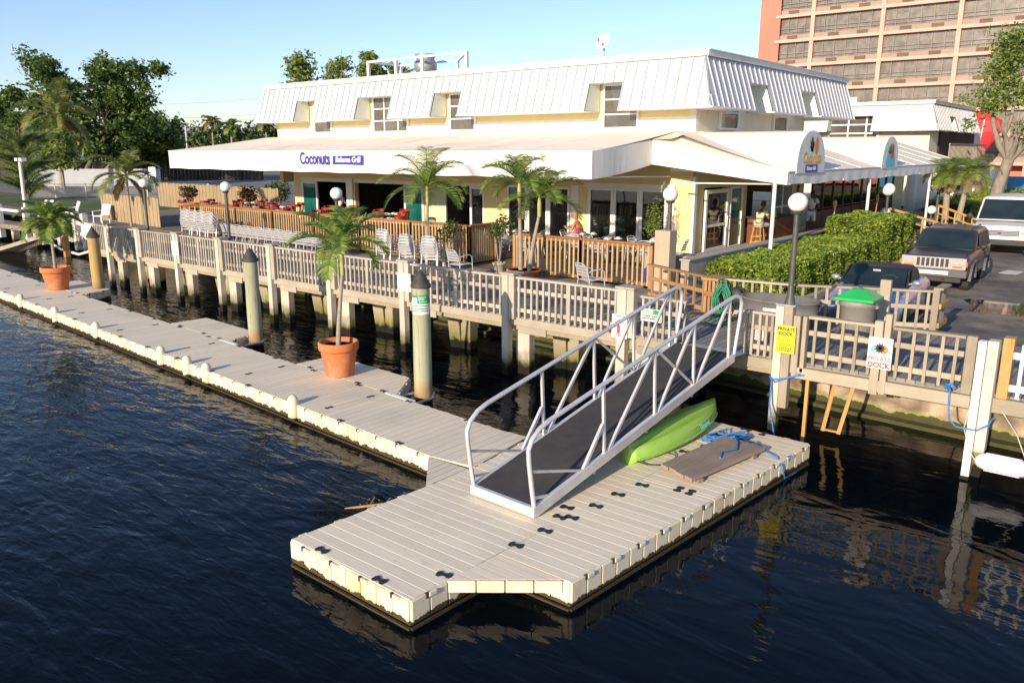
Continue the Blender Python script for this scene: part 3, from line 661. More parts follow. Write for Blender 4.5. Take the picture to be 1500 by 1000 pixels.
def palm(name,label,base,h,lean,cr,nf,potr=None,poth=0,leafm='palm_leaf',trunk_r=.05,seed=1,leaf=.42,shaft=.4,dry=0,group=None,trunks=None,elevs=(75,-15),wid=.045,cat='palm tree',droop=(.9,1.5),azb=None):
    rg=random.Random(seed); o=thing(name,label,cat,base,group=group); b=Vector(base)
    z0=poth*.85 if potr else 0
    if potr:
        mb=MB(); r=potr; H=poth; mb.lathe([(r*.68,0),(r*.72,.02),(r*.92,H*.72),(r*.93,H*.76),(r*1.0,H*.76),(r*1.03,H*.8),(r*1.03,H*.97),(r*1.0,H),(r*.93,H),(r*.90,H*.86)],tuple(b),28); part('pot',mb,m['terracotta'],o)
        mb=MB(); mb.lathe([(.001,0),(r*.9,.0)],(b.x,b.y,b.z+H*.86),20); part('soil',mb,m['soil'],o)
    for (off,hh,ln) in (trunks or [((0,0),h,lean)]):
        n=8; pts=[b+Vector((off[0]+ln[0]*(i/n)**1.3,off[1]+ln[1]*(i/n)**1.3,z0+(hh-z0)*i/n)) for i in range(n+1)]
        mb=MB(); mb.tube(pts,[trunk_r*(1.25-.5*i/n) for i in range(n+1)],10); part('trunk',mb,m['palm_trunk'],o)
        top=pts[-1]
        if shaft:
            mb=MB(); sl=float(shaft); mb.tube([top-Vector((0,0,.05)),top+Vector((0,0,sl*.5)),top+Vector((0,0,sl))],[trunk_r*1.0,trunk_r*1.1,trunk_r*.6],8); part('crownshaft',mb,m['palm_shaft'],o); top=top+Vector((0,0,sl*.85))
        mb=MB(); k=nf if not trunks else nf
        for i in range(k):
            az=(azb if azb is not None else 0)+2*PI*i*.381966*1.0+rg.uniform(-.2,.2); u=i/k
            el=R(elevs[0]+(elevs[1]-elevs[0])*u+rg.uniform(-8,8))
            frond(mb,top,az,el,cr*rg.uniform(.85,1.12),rg.uniform(*droop),leaf=leaf,rg=rg,wid=wid)
        part('crown',mb,m[leafm],o,fix=False)
        if dry:
            mb=MB()
            for i in range(dry): frond(mb,top-Vector((0,0,.05)),rg.uniform(0,6.28),R(rg.uniform(-50,-10)),cr*.75,.9,leaf=leaf*.8,rg=rg,wid=wid)
            part('dry_fronds',mb,m['palm_dry'],o,fix=False)
    return o
palm('potted_palm','young palm with leaning pale trunk in a large terracotta pot, nearer to the gangway',(-12.62,9.98,ZD+.01),2.08,(.16,.06),1.12,12,.39,.70,shaft=.62,seed=4,leaf=.40,wid=.042,trunk_r=.042,droop=(1.1,1.9),elevs=(80,-5),group='palms in terracotta pots on the floating dock')
palm('potted_palm','small upright palm in a terracotta pot at the far left of the floating walkway',(-27.9,10.80,ZD+.01),2.2,(-.03,0),1.0,19,.44,.74,seed=9,leaf=.45,wid=.055,trunk_r=.045,shaft=0,droop=(1.3,2.0),group='palms in terracotta pots on the floating dock')
# ---------------- timber pier
YP=13.2
PX=[-29.0,-26.8,-24.35,-21.9,-19.3,-16.7,-13.95,-10.75,-7.86]
pier=thing('timber_pier','weathered grey timber pier on square posts running along the seawall','pier',(-18,YP,0))
mb=MB(); mb.box(-30.3,-7.2,YP-.02,18.02,ZG-.05,ZG); part('decking',mb,m['deck_pier'],pier)
mb=MB(); mb.box(-7.2,-1.7,YP-.02,16.75,ZG-.05,ZG+.002); part('decking',mb,m['deck_grey'],pier); mb=MB(); mb.box(-7.9,-3.2,16.76,17.25,ZG-.06,ZG+.001); part('decking',mb,m['deck_grey'],pier)
mb=MB(); mb.box(-7.2,-1.7,16.6,16.7,.8,ZG-.06); mb.box(-3.25,-3.2,16.76,17.25,.8,ZG-.07); mb.box(-7.9,-3.2,17.2,17.25,.8,ZG-.07); part('rear_skirt',mb,m['underdeck'],pier)
mb=MB(); mb.box(-30.3,-7.95,YP-.07,YP-.02,ZG-.19,ZG-.02); part('fascia_board',mb,m['beam_wood'],pier,bevel=.006)
mb=MB(); mb.box(-6.6,-4.85,YP-.07,YP-.02,ZG-.22,ZG-.03); part('fascia_board',mb,m['right_beam'],pier,bevel=.006)
mb=MB(); mb.box(-4.62,-1.95,YP-.14,YP-.02,ZG-.26,ZG-.07); part('fascia_board',mb,m['right_beam'],pier,bevel=.008)
mb=MB(); mb.box(-1.72,3,YP-.14,YP-.02,ZG-.26,ZG-.04); part('fascia_board',mb,m['right_beam'],pier,bevel=.008)
mb=MB(); mb.box(-1.72,3,YP-.02,15.2,ZG-.05,ZG-.01); part('decking',mb,m['deck_grey'],pier)
for i,x in enumerate(PX):
    w=.33 if i<8 else .36
    mb=MB(); mb.box(x-w/2,x+w/2-.16,YP-.17,YP-.0,-.9,2.19); part('post',mb,m['post_wood'],pier,bevel=.012)
    mb=MB(); mb.box(x+w/2-.155,x+w/2,YP-.155,YP-.0,ZG-.05,2.185); part('post_board',mb,m['rail_wood'],pier,bevel=.008)
    mb=MB(); mb.box(x+w/2-.14,x+w/2+.22,YP+.10,YP+.30,-.9,ZG-.2); part('rear_post',mb,m['post_wood'],pier,bevel=.012)
    mb=MB(); mb.box(x-w/2-.03,x+w/2+.03,YP-.2,YP+.14,2.19,2.235); part('post_cap',mb,m['rail_wood'],pier,bevel=.006)
    mb=MB(); mb.box(x+w/2+.03,x+w/2+.75,YP-.02,YP+.03,ZG-.36,ZG-.2); part('scarf_board',mb,m['beam_wood'],pier,bevel=.006)
    # inner bents: raking brace, rear pile by the seawall, cross beam
    mb=MB(); mb.bar((x+.5,YP+1.25,-.6),(x+.62,YP+.9,ZG-.1),.3,.3); part('raking_pile',mb,m['underdeck'],pier,bevel=.02)
    mb=MB(); mb.box(x+.75,x+1.05,YP+1.0,YP+1.3,-.9,ZG-.06); part('inner_pile',mb,m['underdeck'],pier,bevel=.02)
    if i<8:
        mb=MB(); mb.box(x-.1,x+.1,YP+.3,15.4,ZG-.34,ZG-.055); part('cross_beam',mb,m['underdeck'],pier)
mb=MB(); mb.box(-30,-7.4,YP+1.1,YP+1.2,ZG-.3,ZG-.056); part('long_beam',mb,m['underdeck'],pier)
mb=MB(); mb.box(-30,-2,YP+.02,YP+.10,ZG-.3,ZG-.056); part('long_beam',mb,m['underdeck'],pier)
# pier railing bays
def bay(x0,x1,y,zr,label,mats,n,h0=ZG-.0,group='weathered grey railing bays along the front of the pier',y1=None,lower=True,bal_front=True,bal=(.045,.04),cap=(.14,.045),zlow=.1,name='railing_section',urail=.24,prop=0):
    y1=y if y1 is None else y1
    o=thing(name,label,'railing',(x0,y,ZG),group=group)
    a=Vector((x0,y,0)); b=Vector((x1,y1,0)); d=(b-a); L=d.length; d/=L; nn=Vector((d.y,-d.x,0)); rz=math.atan2(d.y,d.x)
    def brd(nm,z,wd,ht,off,mt,e0=0,e1=0):
        c=(a+b)/2+nn*off; q=MB(); q.cbox((c.x,c.y,z),(L+e0,wd,ht),rz); return part(nm,q,mt,o,bevel=.005)
    brd('top_rail',zr-cap[1]/2,cap[0],cap[1],0.0,mats[0])
    brd('upper_rail',zr-cap[1]-urail,.04,.085,-.0,mats[0],-.01)
    if lower: brd('lower_rail',h0+zlow+.045,.04,.09,0,mats[0],-.01)
    big=set([int(n*.5)]) if prop else set()
    for k in range(n):
        c=a+d*(L*(k+.5)/n)+nn*(.021+bal[1]/2 if bal_front else 0); q=MB(); w_=bal[0]*(2.1 if k in big else 1)
        j=rnd.uniform(-.012,.012); top=zr-cap[1]-.003; bot=h0+.02-.0 if not bal_front else h0-.0+rnd.uniform(-.03,.01)
        q.cbox((c.x+d.x*j,c.y+d.y*j,(top+bot)/2),(w_,bal[1],top-bot),rz+rnd.uniform(-.02,.02))
        if abs(j)>.008: q.xf(Matrix.Translation((c.x,c.y,(top+bot)/2))@Matrix.Rotation(rnd.uniform(-.012,.012),4,'Y')@Matrix.Translation((-c.x,-c.y,-(top+bot)/2)))
        part('baluster',q,mats[1],o)
    return o
W1=(m['rail_wood'],m['rail_wood'])
labs=['first','second','third','fourth','fifth','sixth','seventh','eighth']
xs=[-30.2]+PX
for i in range(len(PX)):
    x0=xs[i]+(.17 if i else 0); x1=xs[i+1]-.17
    if i==0: bay(x0,x1,YP-.03,2.16,'short grey railing bay at the very left end of the pier',W1,8)
    else: bay(x0,x1,YP-.03,2.16,'%s full grey railing bay of the pier, counted from the left-hand square post'%labs[i-1],W1,15 if i<8 else 16,prop=1)
bay(-7.62,-6.62,YP+.05,2.08,'short grey railing bay carrying the green and white notice, left of the gangway top',W1,7)
# right hand part
W2=(m['right_beam'],m['right_wood'])
def post(name,label,x,y,w,dp,z0,z1,mt,cat='post',group=None,parent=None,bev=.012):
    mb=MB(); mb.box(x-w/2,x+w/2,y-dp/2,y+dp/2,z0,z1); o=part(name,mb,mt,parent,bevel=bev)
    if parent is None: tag(o,label,cat,group)
    return o
bay(-5.55,-4.95,YP-.0,2.07,'short brown-grey railing bay between the gangway and the post with the yellow notice',W2,5,group='railing bays of the pier right of the gangway')
bay(-4.42,-3.33,YP-.0,2.10,'brown-grey railing bay between the yellow notice and the white PRIVATE DOCK board',W2,5,group='railing bays of the pier right of the gangway')
bay(-3.12,-2.12,YP-.0,2.10,'brown-grey railing bay between the white PRIVATE DOCK board and the post painted white',W2,5,group='railing bays of the pier right of the gangway')
pp=thing('pier_post','square split post with the yellow notice, carrying the nearest globe lamp','post',(-4.72,YP,0))
for (x0,x1,y0,y1,z0,z1) in ((-4.93,-4.79,YP-.2,YP-.05,-.8,2.24),(-4.785,-4.64,YP-.205,YP-.05,.5,2.25),(-4.635,-4.52,YP-.16,YP-.02,1.12,2.1),(-4.49,-4.42,YP-.14,YP-.0,1.15,2.1)):
    mb=MB(); mb.box(x0,x1,y0,y1,z0,z1); part('timber',mb,m['right_wood'] if z0>-.5 else m['post_wood'],pp,bevel=.012)
mb=MB(); mb.box(-4.93,-4.6,YP-.22,YP-.0,2.252,2.275); part('post_cap',mb,m['galvanised'],pp)
mb=MB()
mb.box(-3.37,-3.24,YP-.16,YP-.03,1.0,2.18); mb.box(-3.225,-3.13,YP-.15,YP-.03,1.02,2.3)
o=part('pier_post',mb,m['right_wood'],bevel=.01); tag(o,'doubled square post behind the white PRIVATE DOCK board','post')
pp=thing('pier_post','corner post painted white on its left face, beside the white fender','post',(-1.85,YP,0))
mb=MB(); mb.box(-1.92,-1.81,YP-.30,YP-.16,.05,2.1); part('painted_timber',mb,m['post_white'],pp,bevel=.01)
mb=MB(); mb.box(-1.93,-1.81,YP-.31,YP-.17,-.9,.045); part('post_foot',mb,m['post_wood'],pp)
mb=MB(); mb.box(-1.80,-1.66,YP-.30,YP-.1,.45,2.12); part('timber',mb,m['post_wood'],pp,bevel=.01)
mb=MB(); mb.box(-1.86,-1.70,YP-.08,YP+.1,-.9,1.0); part('timber',mb,m['underdeck'],pp,bevel=.01)
mb=MB(); mb.box(-2.11,-1.97,YP-.04,YP+.09,1.15,2.1); part('timber',mb,m['right_wood'],pp,bevel=.01)
mb=MB(); mb.box(-1.64,-1.50,YP-.1,YP+.1,ZG-.05,2.15); part('yellow_timber',mb,m['yellow_wood'],pp,bevel=.01)
# white picket fence at right edge
wf=thing('picket_fence','white painted picket fence at the right-hand edge of the pier','fence',(-1.4,YP,ZG))
for z in (1.9,1.42): mb=MB(); mb.box(-1.5,1.5,YP-.06,YP-.02,z-.05,z+.05); part('rail',mb,m['white_paint'],wf,bevel=.005)
for k in range(12): mb=MB(); x=-1.38+k*.2; mb.box(x-.025,x+.025,YP-.10,YP-.062,1.28,2.08); part('picket',mb,m['white_paint'],wf,bevel=.004)
# fender
fd=thing('dock_fender','white inflated boat fender hanging beside the white painted post','fender',(-1.3,YP-.25,.35))
mb=MB(); prof=[(.001,-.36),(.05,-.35),(.10,-.30),(.125,-.22),(.13,0),(.125,.22),(.10,.30),(.05,.35),(.001,.36)]
mb.lathe(prof,(0,0,0),24); k0=len(mb.v)
mb.xf(Matrix.Translation((-1.40,YP-.35,.36))@Matrix.Rotation(R(90),4,'Y')@Matrix.Rotation(R(0),4,'X')); part('fender_body',mb,m['fender_white'],fd)
mb=MB()
for k in range(12):
    a=2*PI*k/12; mb.tube([(-1.62,YP-.35+.131*math.cos(a),.36+.131*math.sin(a)),(-1.18,YP-.35+.131*math.cos(a),.36+.131*math.sin(a))],.006,5)
part('rib',mb,m['fender_white'],fd)
mb=MB(); mb.tube([(-1.12,YP-.35,.47),(-1.3,YP-.2,.8),(-1.52,YP-.15,1.08)],.009,5); mb.tube([(-1.76,YP-.35,.36),(-1.85,YP-.36,.5),(-1.95,YP-.33,.8),(-1.93,YP-.2,1.1)],.009,5); part('hanging_rope',mb,m['rope_white'],fd)
# blue ropes
mb=MB(); mb.tube([(-2.30,YP-.12,1.33),(-2.22,YP-.18,1.38),(-2.15,YP-.12,1.32),(-2.24,YP-.16,1.28),(-2.30,YP-.18,1.34),(-2.2,YP-.18,1.30),(-2.25,YP-.22,1.36)],.022,6)
mb.tube([(-2.22,YP-.2,1.3),(-2.2,YP-.24,1.05),(-2.16,YP-.28,.86),(-2.05,YP-.36,.80),(-1.92,YP-.37,.80),(-1.78,YP-.36,.80),(-1.65,YP-.32,.90),(-1.63,YP-.16,.96)],.014,6)
tag(part('mooring_rope',mb,m['rope_blue']),'blue rope looped around the post painted white','rope')
mb=MB(); mb.tube([(-4.97,YP-.14,1.0),(-4.9,YP-.24,.98),(-4.72,YP-.24,1.02),(-4.5,YP-.18,1.1),(-4.38,YP-.15,1.12)],.016,6); mb.tube([(-4.95,YP-.16,1.05),(-4.85,YP-.24,.94),(-4.6,YP-.2,1.06),(-4.45,YP-.16,1.14)],.014,6)
mb.tube([(-4.9,YP-.23,.98),(-4.84,YP-.4,.6),(-4.55,YP-.8,.1),(-4.3,YP-1.2,-.02),(-4.0,YP-1.8,.05),(-3.9,YP-1.9,.35)],.014,6)
tag(part('mooring_rope',mb,m['rope_blue']),'blue rope tied under the yellow notice and trailing down to the platform','rope')
# ladder legs and slim stakes under the right deck
ld=thing('wooden_ladder','light brown wooden ladder hanging under the pier right of the yellow notice','ladder',(-4.1,YP,0))
for (x0,x1) in ((-4.0,-4.12),(-3.70,-3.86)): mb=MB(); mb.bar((x0,YP+.25,1.0),(x1,YP+.2,.12),.04,.06); part('side_rail',mb,m['yellow_wood'],ld)
mb=MB(); mb.bar((-4.12,YP+.2,.15),(-3.84,YP+.2,.15),.05,.025); part('rung',mb,m['yellow_wood'],ld)
mb=MB(); mb.box(-4.41,-4.355,YP+.02,YP+.08,-.6,1.05); tag(part('timber_stake',mb,m['yellow_wood']),'slim light brown stake standing in the water just right of the split post','stake')
# tall timber post + brown low railing beyond the gangway
post('timber_post','tall thick square timber post beside the globe lamp, where the brown railing ends',-9.74,18.0,.42,.36,ZG-.0,2.82,m['tall_wood'])
BW=(m['brown_rail'],m['brown_wood'])
# ---------------- lamps
def lamp(x,y,z0,zg,label,r=.175,pr=.045,coll=True,name='globe_lamp',group='white globe lamps on dark poles'):
    o=thing(name,label,'lamp',(x,y,z0),group=group)
    mb=MB(); mb.tube([(x,y,z0),(x,y,zg-r+.02)],pr,10); part('pole',mb,m['lamp_pole'],o)
    mb=MB(); mb.lathe([(pr*2.0,0),(pr*1.9,.05),(pr*1.3,.16),(pr*1.15,.3),(pr,.32)],(x,y,z0),12); part('base_sleeve',mb,m['lamp_pole'],o)
    mb=MB(); mb.lathe([(pr,-.07),(pr*1.9,-.05),(pr*2.1,0.02)],(x,y,zg-r+.03),12); part('fitter',mb,m['lamp_pole'],o)
    mb=MB(); mb.sphere((x,y,zg),r,20,14); part('globe',mb,m['lamp_globe'],o)
    return o
lamp(-26.75,13.42,ZG,3.68,'globe lamp farthest left on the pier, in front of the tan board fence',.15)
lamp(-21.85,13.42,ZG,3.70,'globe lamp on the pier in front of the red dining chairs, second from the left',.15)
lamp(-16.75,13.42,ZG,3.67,'globe lamp on the pier directly behind the nearer potted palm',.155)
lamp(-9.85,18.35,ZG,3.68,'globe lamp rising behind the tall square timber post at the building corner',.19,.055)
lamp(-4.74,13.1,2.26,4.07-.14,'largest and nearest globe lamp, on the split post with the yellow notice',.155,.045)
lamp(-8.7,33.6,ZG,3.28,'dull globe lamp standing under the side awning beside the glass wall',.24,.05)
lamp(-8.6,41.6,ZG,3.55,'darker globe lamp at the far end of the side awning',.2,.07)

# ---------------- signs
def board(name,label,x0,x1,y,z0,z1,mt,th=.015,cat='sign',bev=.004):
    o=thing(name,label,cat,((x0+x1)/2,y,z0)); mb=MB(); mb.box(x0,x1,y-th,y,z0,z1); b=part('board',mb,mt,o,bevel=bev); return o,b
def lines(x0,x1,y,zs,h,rg,mtl,par,nm='small_print'):
    mb=MB()
    for z in zs:
        a=x0+rg.uniform(0,.03)
        e=x1-rg.uniform(0,.05)
        while a<e:
            w_=rg.uniform(.012,.04); mb.box(a,min(e,a+w_),y-.002,y-.0005,z,z+h); a+=w_+.010
    part(nm,mb,mtl,par)
rg=random.Random(8)
AX=(1,0,0);AZ=(0,0,1)
o,b=board('notice_sign','yellow PRIVATE DOCK notice with small print on the split post',-4.88,-4.56,YP-.21,1.46,1.93,m['sign_yellow'],bev=.01)
part('lettering',text_mb('PRIVATE',.078,(-4.72,YP-.228,1.865),AX,AZ,.003,bold=.0025),m['ink_black'],o); part('lettering',text_mb('DOCK',.078,(-4.72,YP-.228,1.79),AX,AZ,.003,bold=.0025),m['ink_black'],o)
lines(-4.85,-4.59,YP-.226,[1.73,1.70,1.67,1.64,1.61,1.58],.010,rg,m['ink_black'],o); lines(-4.86,-4.58,YP-.226,[1.535,1.50],.018,rg,m['ink_black'],o)
o,b=board('dock_sign','white PRIVATE DOCK board with palm and orange sun picture',-3.43,-3.07,YP-.165,1.43,1.93,m['sign_white'])
part('lettering',text_mb('PRIVATE',.088,(-3.25,YP-.184,1.59),AX,AZ,.003,bold=.0015),m['ink_red'],o); part('lettering',text_mb('DOCK',.112,(-3.25,YP-.184,1.49),AX,AZ,.003,bold=.004),m['ink_red'],o)
mb=MB(); mb.extr([(.15*math.cos(a),.115*math.sin(a)) for a in [PI*i/14 for i in range(15)]],(-3.25,YP-.181,1.70),AX,AZ,(0,-.002,0)); part('sea_picture',mb,m['ink_teal'],o)
mb=MB(); mb.extr([(.062*math.cos(a),.062*math.sin(a)) for a in [2*PI*i/18 for i in range(18)]],(-3.19,YP-.184,1.75),AX,AZ,(0,-.002,0)); part('sun_picture',mb,m['ink_orange'],o)
mb=MB()
for i in range(11):
    a=2*PI*i/11+.2; mb.extr([(-.006,0),(.006,0),(.018,.05),(.004,.10),(-.012,.05)],(-3.25,YP-.187,1.765),(math.cos(a),0,math.sin(a)),(-math.sin(a),0,math.cos(a)),(0,-.002,0))
part('palm_picture',mb,m['ink_black'],o)
mb=MB()
for k in range(4): mb.extr([(-.14+.02*k,0),(-.06,.006),(.02,0),(.12-.01*k,.006),(.12-.01*k,.010),(.02,.006),(-.06,.012),(-.14+.02*k,.006)],(-3.25,YP-.184,1.655+.014*k),AX,AZ,(0,-.002,0))
part('wave_picture',mb,m['ink_teal'],o)
o,b=board('notice_sign','white notice with faded small print on the seventh square post, left of the notice piling',-14.12,-13.66,YP-.18,1.5,1.93,m['sign_white']); lines(-14.07,-13.72,YP-.196,[1.86-.05*k for k in range(7)],.016,rg,m['ink_grey'],o)
o,b=board('notice_sign','white notice on the third square post of the pier from the left',-24.52,-24.12,YP-.18,1.52,1.96,m['sign_white']); lines(-24.48,-24.16,YP-.196,[1.88-.055*k for k in range(6)],.018,rg,m['ink_red'],o)
o,b=board('notice_sign','green and white WELCOME style notice on the short railing left of the gangway top',-7.56,-7.12,YP-.06,1.62,1.86,m['sign_white']); mb=MB(); mb.box(-7.3,-7.14,YP-.079,YP-.076,1.76,1.85); part('green_patch',mb,m['ink_green'],o)
o['label']='green and white notice on the short railing left of the gangway top'
lines(-7.54,-7.32,YP-.0765,[1.81,1.77],.024,rg,m['ink_green'],o); lines(-7.54,-7.16,YP-.0765,[1.71,1.665],.026,rg,m['ink_black'],o)
o,b=board('notice_sign','white notice with a red symbol on the wide post seen through the gangway rails',-8.12,-7.78,YP-.18,1.24,1.70,m['sign_white']); mb=MB(); mb.box(-8.0,-7.93,YP-.198,YP-.195,1.33,1.5); mb.box(-8.02,-7.91,YP-.198,YP-.195,1.3,1.32); part('red_symbol',mb,m['ink_red'],o)
lines(-8.08,-7.82,YP-.1965,[1.66,1.27],.02,rg,m['ink_black'],o); mb=MB(); mb.extr([(-.05,-.02),(.05,.05),(.06,.03),(-.04,-.04)],(-8.0,YP-.197,1.56),AX,AZ,(0,-.002,0)); part('black_symbol',mb,m['ink_black'],o)
o,b=board('notice_sign','small white notice behind the short railing bay right of the gangway',-5.43,-5.2,YP+.05,1.55,1.82,m['sign_white']); lines(-5.41,-5.22,YP+.034,[1.77,1.73,1.69,1.65,1.60],.012,rg,m['ink_red'],o)
# ---------------- restaurant
XS=-12.42; YF=24.6; XL=-34.9; ZT=6.06; ZF=ZG
rest=thing('restaurant_building','two-storey yellow restaurant with white metal mansard roof and wide cream awnings','building',(-23,YF,ZG))
WT=.22
def wallbox(nm,x0,x1,y0,y1,z0,z1,mt,par=None,bev=0): q=MB(); q.box(x0,x1,y0,y1,z0,z1); return part(nm,q,mt,par or rest,bevel=bev)
# ground-floor front wall pieces (gaps are the openings)
openings=[(-33.3,-29.95),(-29.35,-24.9),(-23.65,-21.45),(-20.3,-17.3),(-16.5,-13.3)]
solid=[(-33.9,-33.3),(-29.95,-29.35),(-24.9,-24.88),(-21.45,-20.3),(-17.3,-16.5),(-13.3,-12.65)]
mb=MB()
for (a,b) in solid: mb.box(a,b,YF,YF+WT,ZG,3.46)
mb.box(-33.9,XS-WT,YF,YF+WT,3.46,5.3); mb.box(-33.9,-33.7,YF+WT,34,ZG,5.3)
part('front_wall',mb,m['stucco_yellow'],rest)
mb=MB(); mb.box(-29.86,-29.42,YF-.1,YF-.003,ZG,3.5); mb.box(-17.25,-16.9,YF-.05,YF-.003,ZG,3.5); mb.box(-13.22,-13.02,YF-.06,YF-.003,ZG,3.55); part('white_pilaster',mb,m['white_frame'],rest)
# side wall, ground floor
mb=MB()
for (a,b) in ((YF+.0,25.45),(27.35,27.42),(28.55,29.0),(33.6,34.9),(48.9,51.0)): mb.box(XS-WT,XS,a,b,ZG,3.5)
mb.box(XS-WT,XS,YF,51,3.5,4.9)
mb.box(XS-WT,XS,34.9,48.9,ZG,1.5)
part('side_wall',mb,m['stucco_yellow'],rest)
# upper storey
mb=MB(); mb.box(-35.0,XS+.004,YF+.002,YF+WT-.002,5.3,5.82); part('upper_band',mb,m['stucco_white'],rest)
mb=MB(); mb.box(-35.0,XS-WT,YF+.004,YF+WT,5.82,7.2); mb.box(-35.0,-34.78,YF,34.1,3.2,7.1); mb.box(-35,XS,34.1,34.3,3.0,7.1); part('upper_front_wall',mb,m['stucco_yellow'],rest)
mb=MB(); mb.box(XS-WT,XS,YF+.004,34.1,4.9,7.2); part('upper_side_wall',mb,m['stucco_cream'],rest)
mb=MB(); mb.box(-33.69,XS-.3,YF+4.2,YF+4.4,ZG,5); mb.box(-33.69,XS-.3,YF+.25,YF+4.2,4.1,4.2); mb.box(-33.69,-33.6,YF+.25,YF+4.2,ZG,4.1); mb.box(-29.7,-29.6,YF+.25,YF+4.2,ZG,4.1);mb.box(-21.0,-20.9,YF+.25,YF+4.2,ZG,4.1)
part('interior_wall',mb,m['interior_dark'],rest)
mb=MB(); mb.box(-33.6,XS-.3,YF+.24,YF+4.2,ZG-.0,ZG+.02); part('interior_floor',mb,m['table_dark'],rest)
# flat roof
mb=MB(); mb.box(-34.6,-12.0,24.5,36.2,7.55,7.62); part('roof_deck',mb,m['roof_flat'],rest)
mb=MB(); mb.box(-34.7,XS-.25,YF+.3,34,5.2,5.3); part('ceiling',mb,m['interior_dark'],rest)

# mansard: sheet slope in strips with standing seams; notch = (from,to) cut below s=.58
def mansard(parent,o,u,L,outn,z0,h,inset,notches,cut=.58,rib=.40,cap=True,endcut=(0,0),mat='roof_metal',capm='white_paint',cheek=.95):
    """o: lower outer corner, u: run direction, outn: outward normal; slope leans inward by inset over height h"""
    o=Vector(o);u=Vector(u);n=Vector(outn)
    def P(x,s,out=0): return o+u*x+Vector((0,0,h*s))-n*(inset*s-out)+u*0
    def X0(s): return endcut[0]*s
    def X1(s): return L-endcut[1]*s
    mb=MB()
    def strip(xa,xb,s0,s1,ea=False,eb=False):
        a0=X0(s0) if ea else xa; a1=X0(s1) if ea else xa; b0=X1(s0) if eb else xb; b1=X1(s1) if eb else xb
        mb.add([P(a0,s0),P(b0,s0),P(b1,s1),P(a1,s1),P(a0,s0,-.05),P(b0,s0,-.05),P(b1,s1,-.05),P(a1,s1,-.05)],[(0,1,2,3),(7,6,5,4),(0,4,5,1),(1,5,6,2),(3,2,6,7),(0,3,7,4)])
    strip(0,L,cut,1,True,True)
    edges=[0]+[v for nn in notches for v in nn]+[L]
    for i in range(0,len(edges),2): strip(edges[i],edges[i+1],0,cut,i==0,i==len(edges)-2)
    k=int(L/rib)
    for i in range(k+1):
        x=(i+.3)*L/(k+.6); s0=0
        for (a,b) in notches:
            if a-.02<x<b+.02: s0=cut
        s1=1
        if endcut[0] and x<endcut[0]: s1=x/endcut[0]
        if endcut[1] and x>L-endcut[1]: s1=(L-x)/endcut[1]
        if s1-s0<.05: continue
        mb.bar(P(x,s0+.005,.02),P(x,s1-.005,.02),.024,.04,up=tuple(n))
    part('mansard_slope',mb,m[mat],parent)
    if cap:
        c0=P(X0(1)-.02,1,.04); c1=P(X1(1)+.02,1,.04)
        mb=MB(); mb.bar(c0+Vector((0,0,.09)),c1+Vector((0,0,.09)),.10,.17); mb.bar(c0+Vector((0,0,.19))+n*.02,c1+Vector((0,0,.19))+n*.02,.16,.03); part('roof_cap',mb,m[capm],parent)
    # eave edge
    mb=MB()
    for i in range(0,len(edges),2):
        a=P(edges[i],0,.0); b=P(edges[i+1],0,.0); mb.bar(a+Vector((0,0,-.02)),b+Vector((0,0,-.02)),.07,.05)
    part('eave_trim',mb,m[capm],parent)
    # notch linings
    for (a,b) in notches:
        mb=MB()
        for x in (a,b):
            d=.03 if x==a else -.03
            q=[P(x,0,-.01),P(x,cut,-.01),P(x,cut)-n*(cheek-inset*cut),P(x,0)-n*cheek]
            q2=[v-u*(.04 if x==a else -.04) for v in q]
            mb.add(q+q2,[(0,1,2,3),(7,6,5,4),(0,4,5,1),(1,5,6,2),(2,6,7,3),(3,7,4,0)])
        q=[P(a,cut,-.06),P(b,cut,-.06),P(b,cut)-n*(cheek-inset*cut),P(a,cut)-n*(cheek-inset*cut)]
        mb.add(q+[v+Vector((0,0,.03)) for v in q],[(0,1,2,3),(7,6,5,4),(0,4,5,1),(1,5,6,2),(2,6,7,3),(3,7,4,0)])
        part('recess_lining',mb,m['roof_cheek'],parent)
ZE=6.06; HM=1.52; IN=.5
fn=[(-32.35,-31.0),(-28.05,-25.9),(-23.45,-22.0),(-16.08,-14.75)]
OX=-35.55
mansard(rest,(OX,23.6,ZE),(1,0,0),-11.42-OX,(0,-1,0),ZE,HM,IN,[(a-OX,b-OX) for a,b in fn],endcut=(IN,IN))
mansard(rest,(-11.42,23.6,ZE),(0,1,0),14.0,(1,0,0),ZE,HM,IN,[(3.35,4.9),(8.1,9.65)],endcut=(IN,0),mat='roof_metal')
mb=MB()
for i,(a,b) in enumerate(zip([OX+.05]+[f[1] for f in fn],[f[0] for f in fn]+[-11.47])): mb.box(a,b,23.62,YF+.0,ZE-.035,ZE-.01)
mb.box(XS,-11.45,YF,26.93,ZE-.035,ZE-.01); mb.box(XS,-11.45,28.52,31.68,ZE-.035,ZE-.01); mb.box(XS,-11.45,33.28,37.6,ZE-.035,ZE-.01); mb.box(-18,XS,34.3,37.6,ZE-.035,ZE-.01)
part('soffit',mb,m['white_paint'],rest)
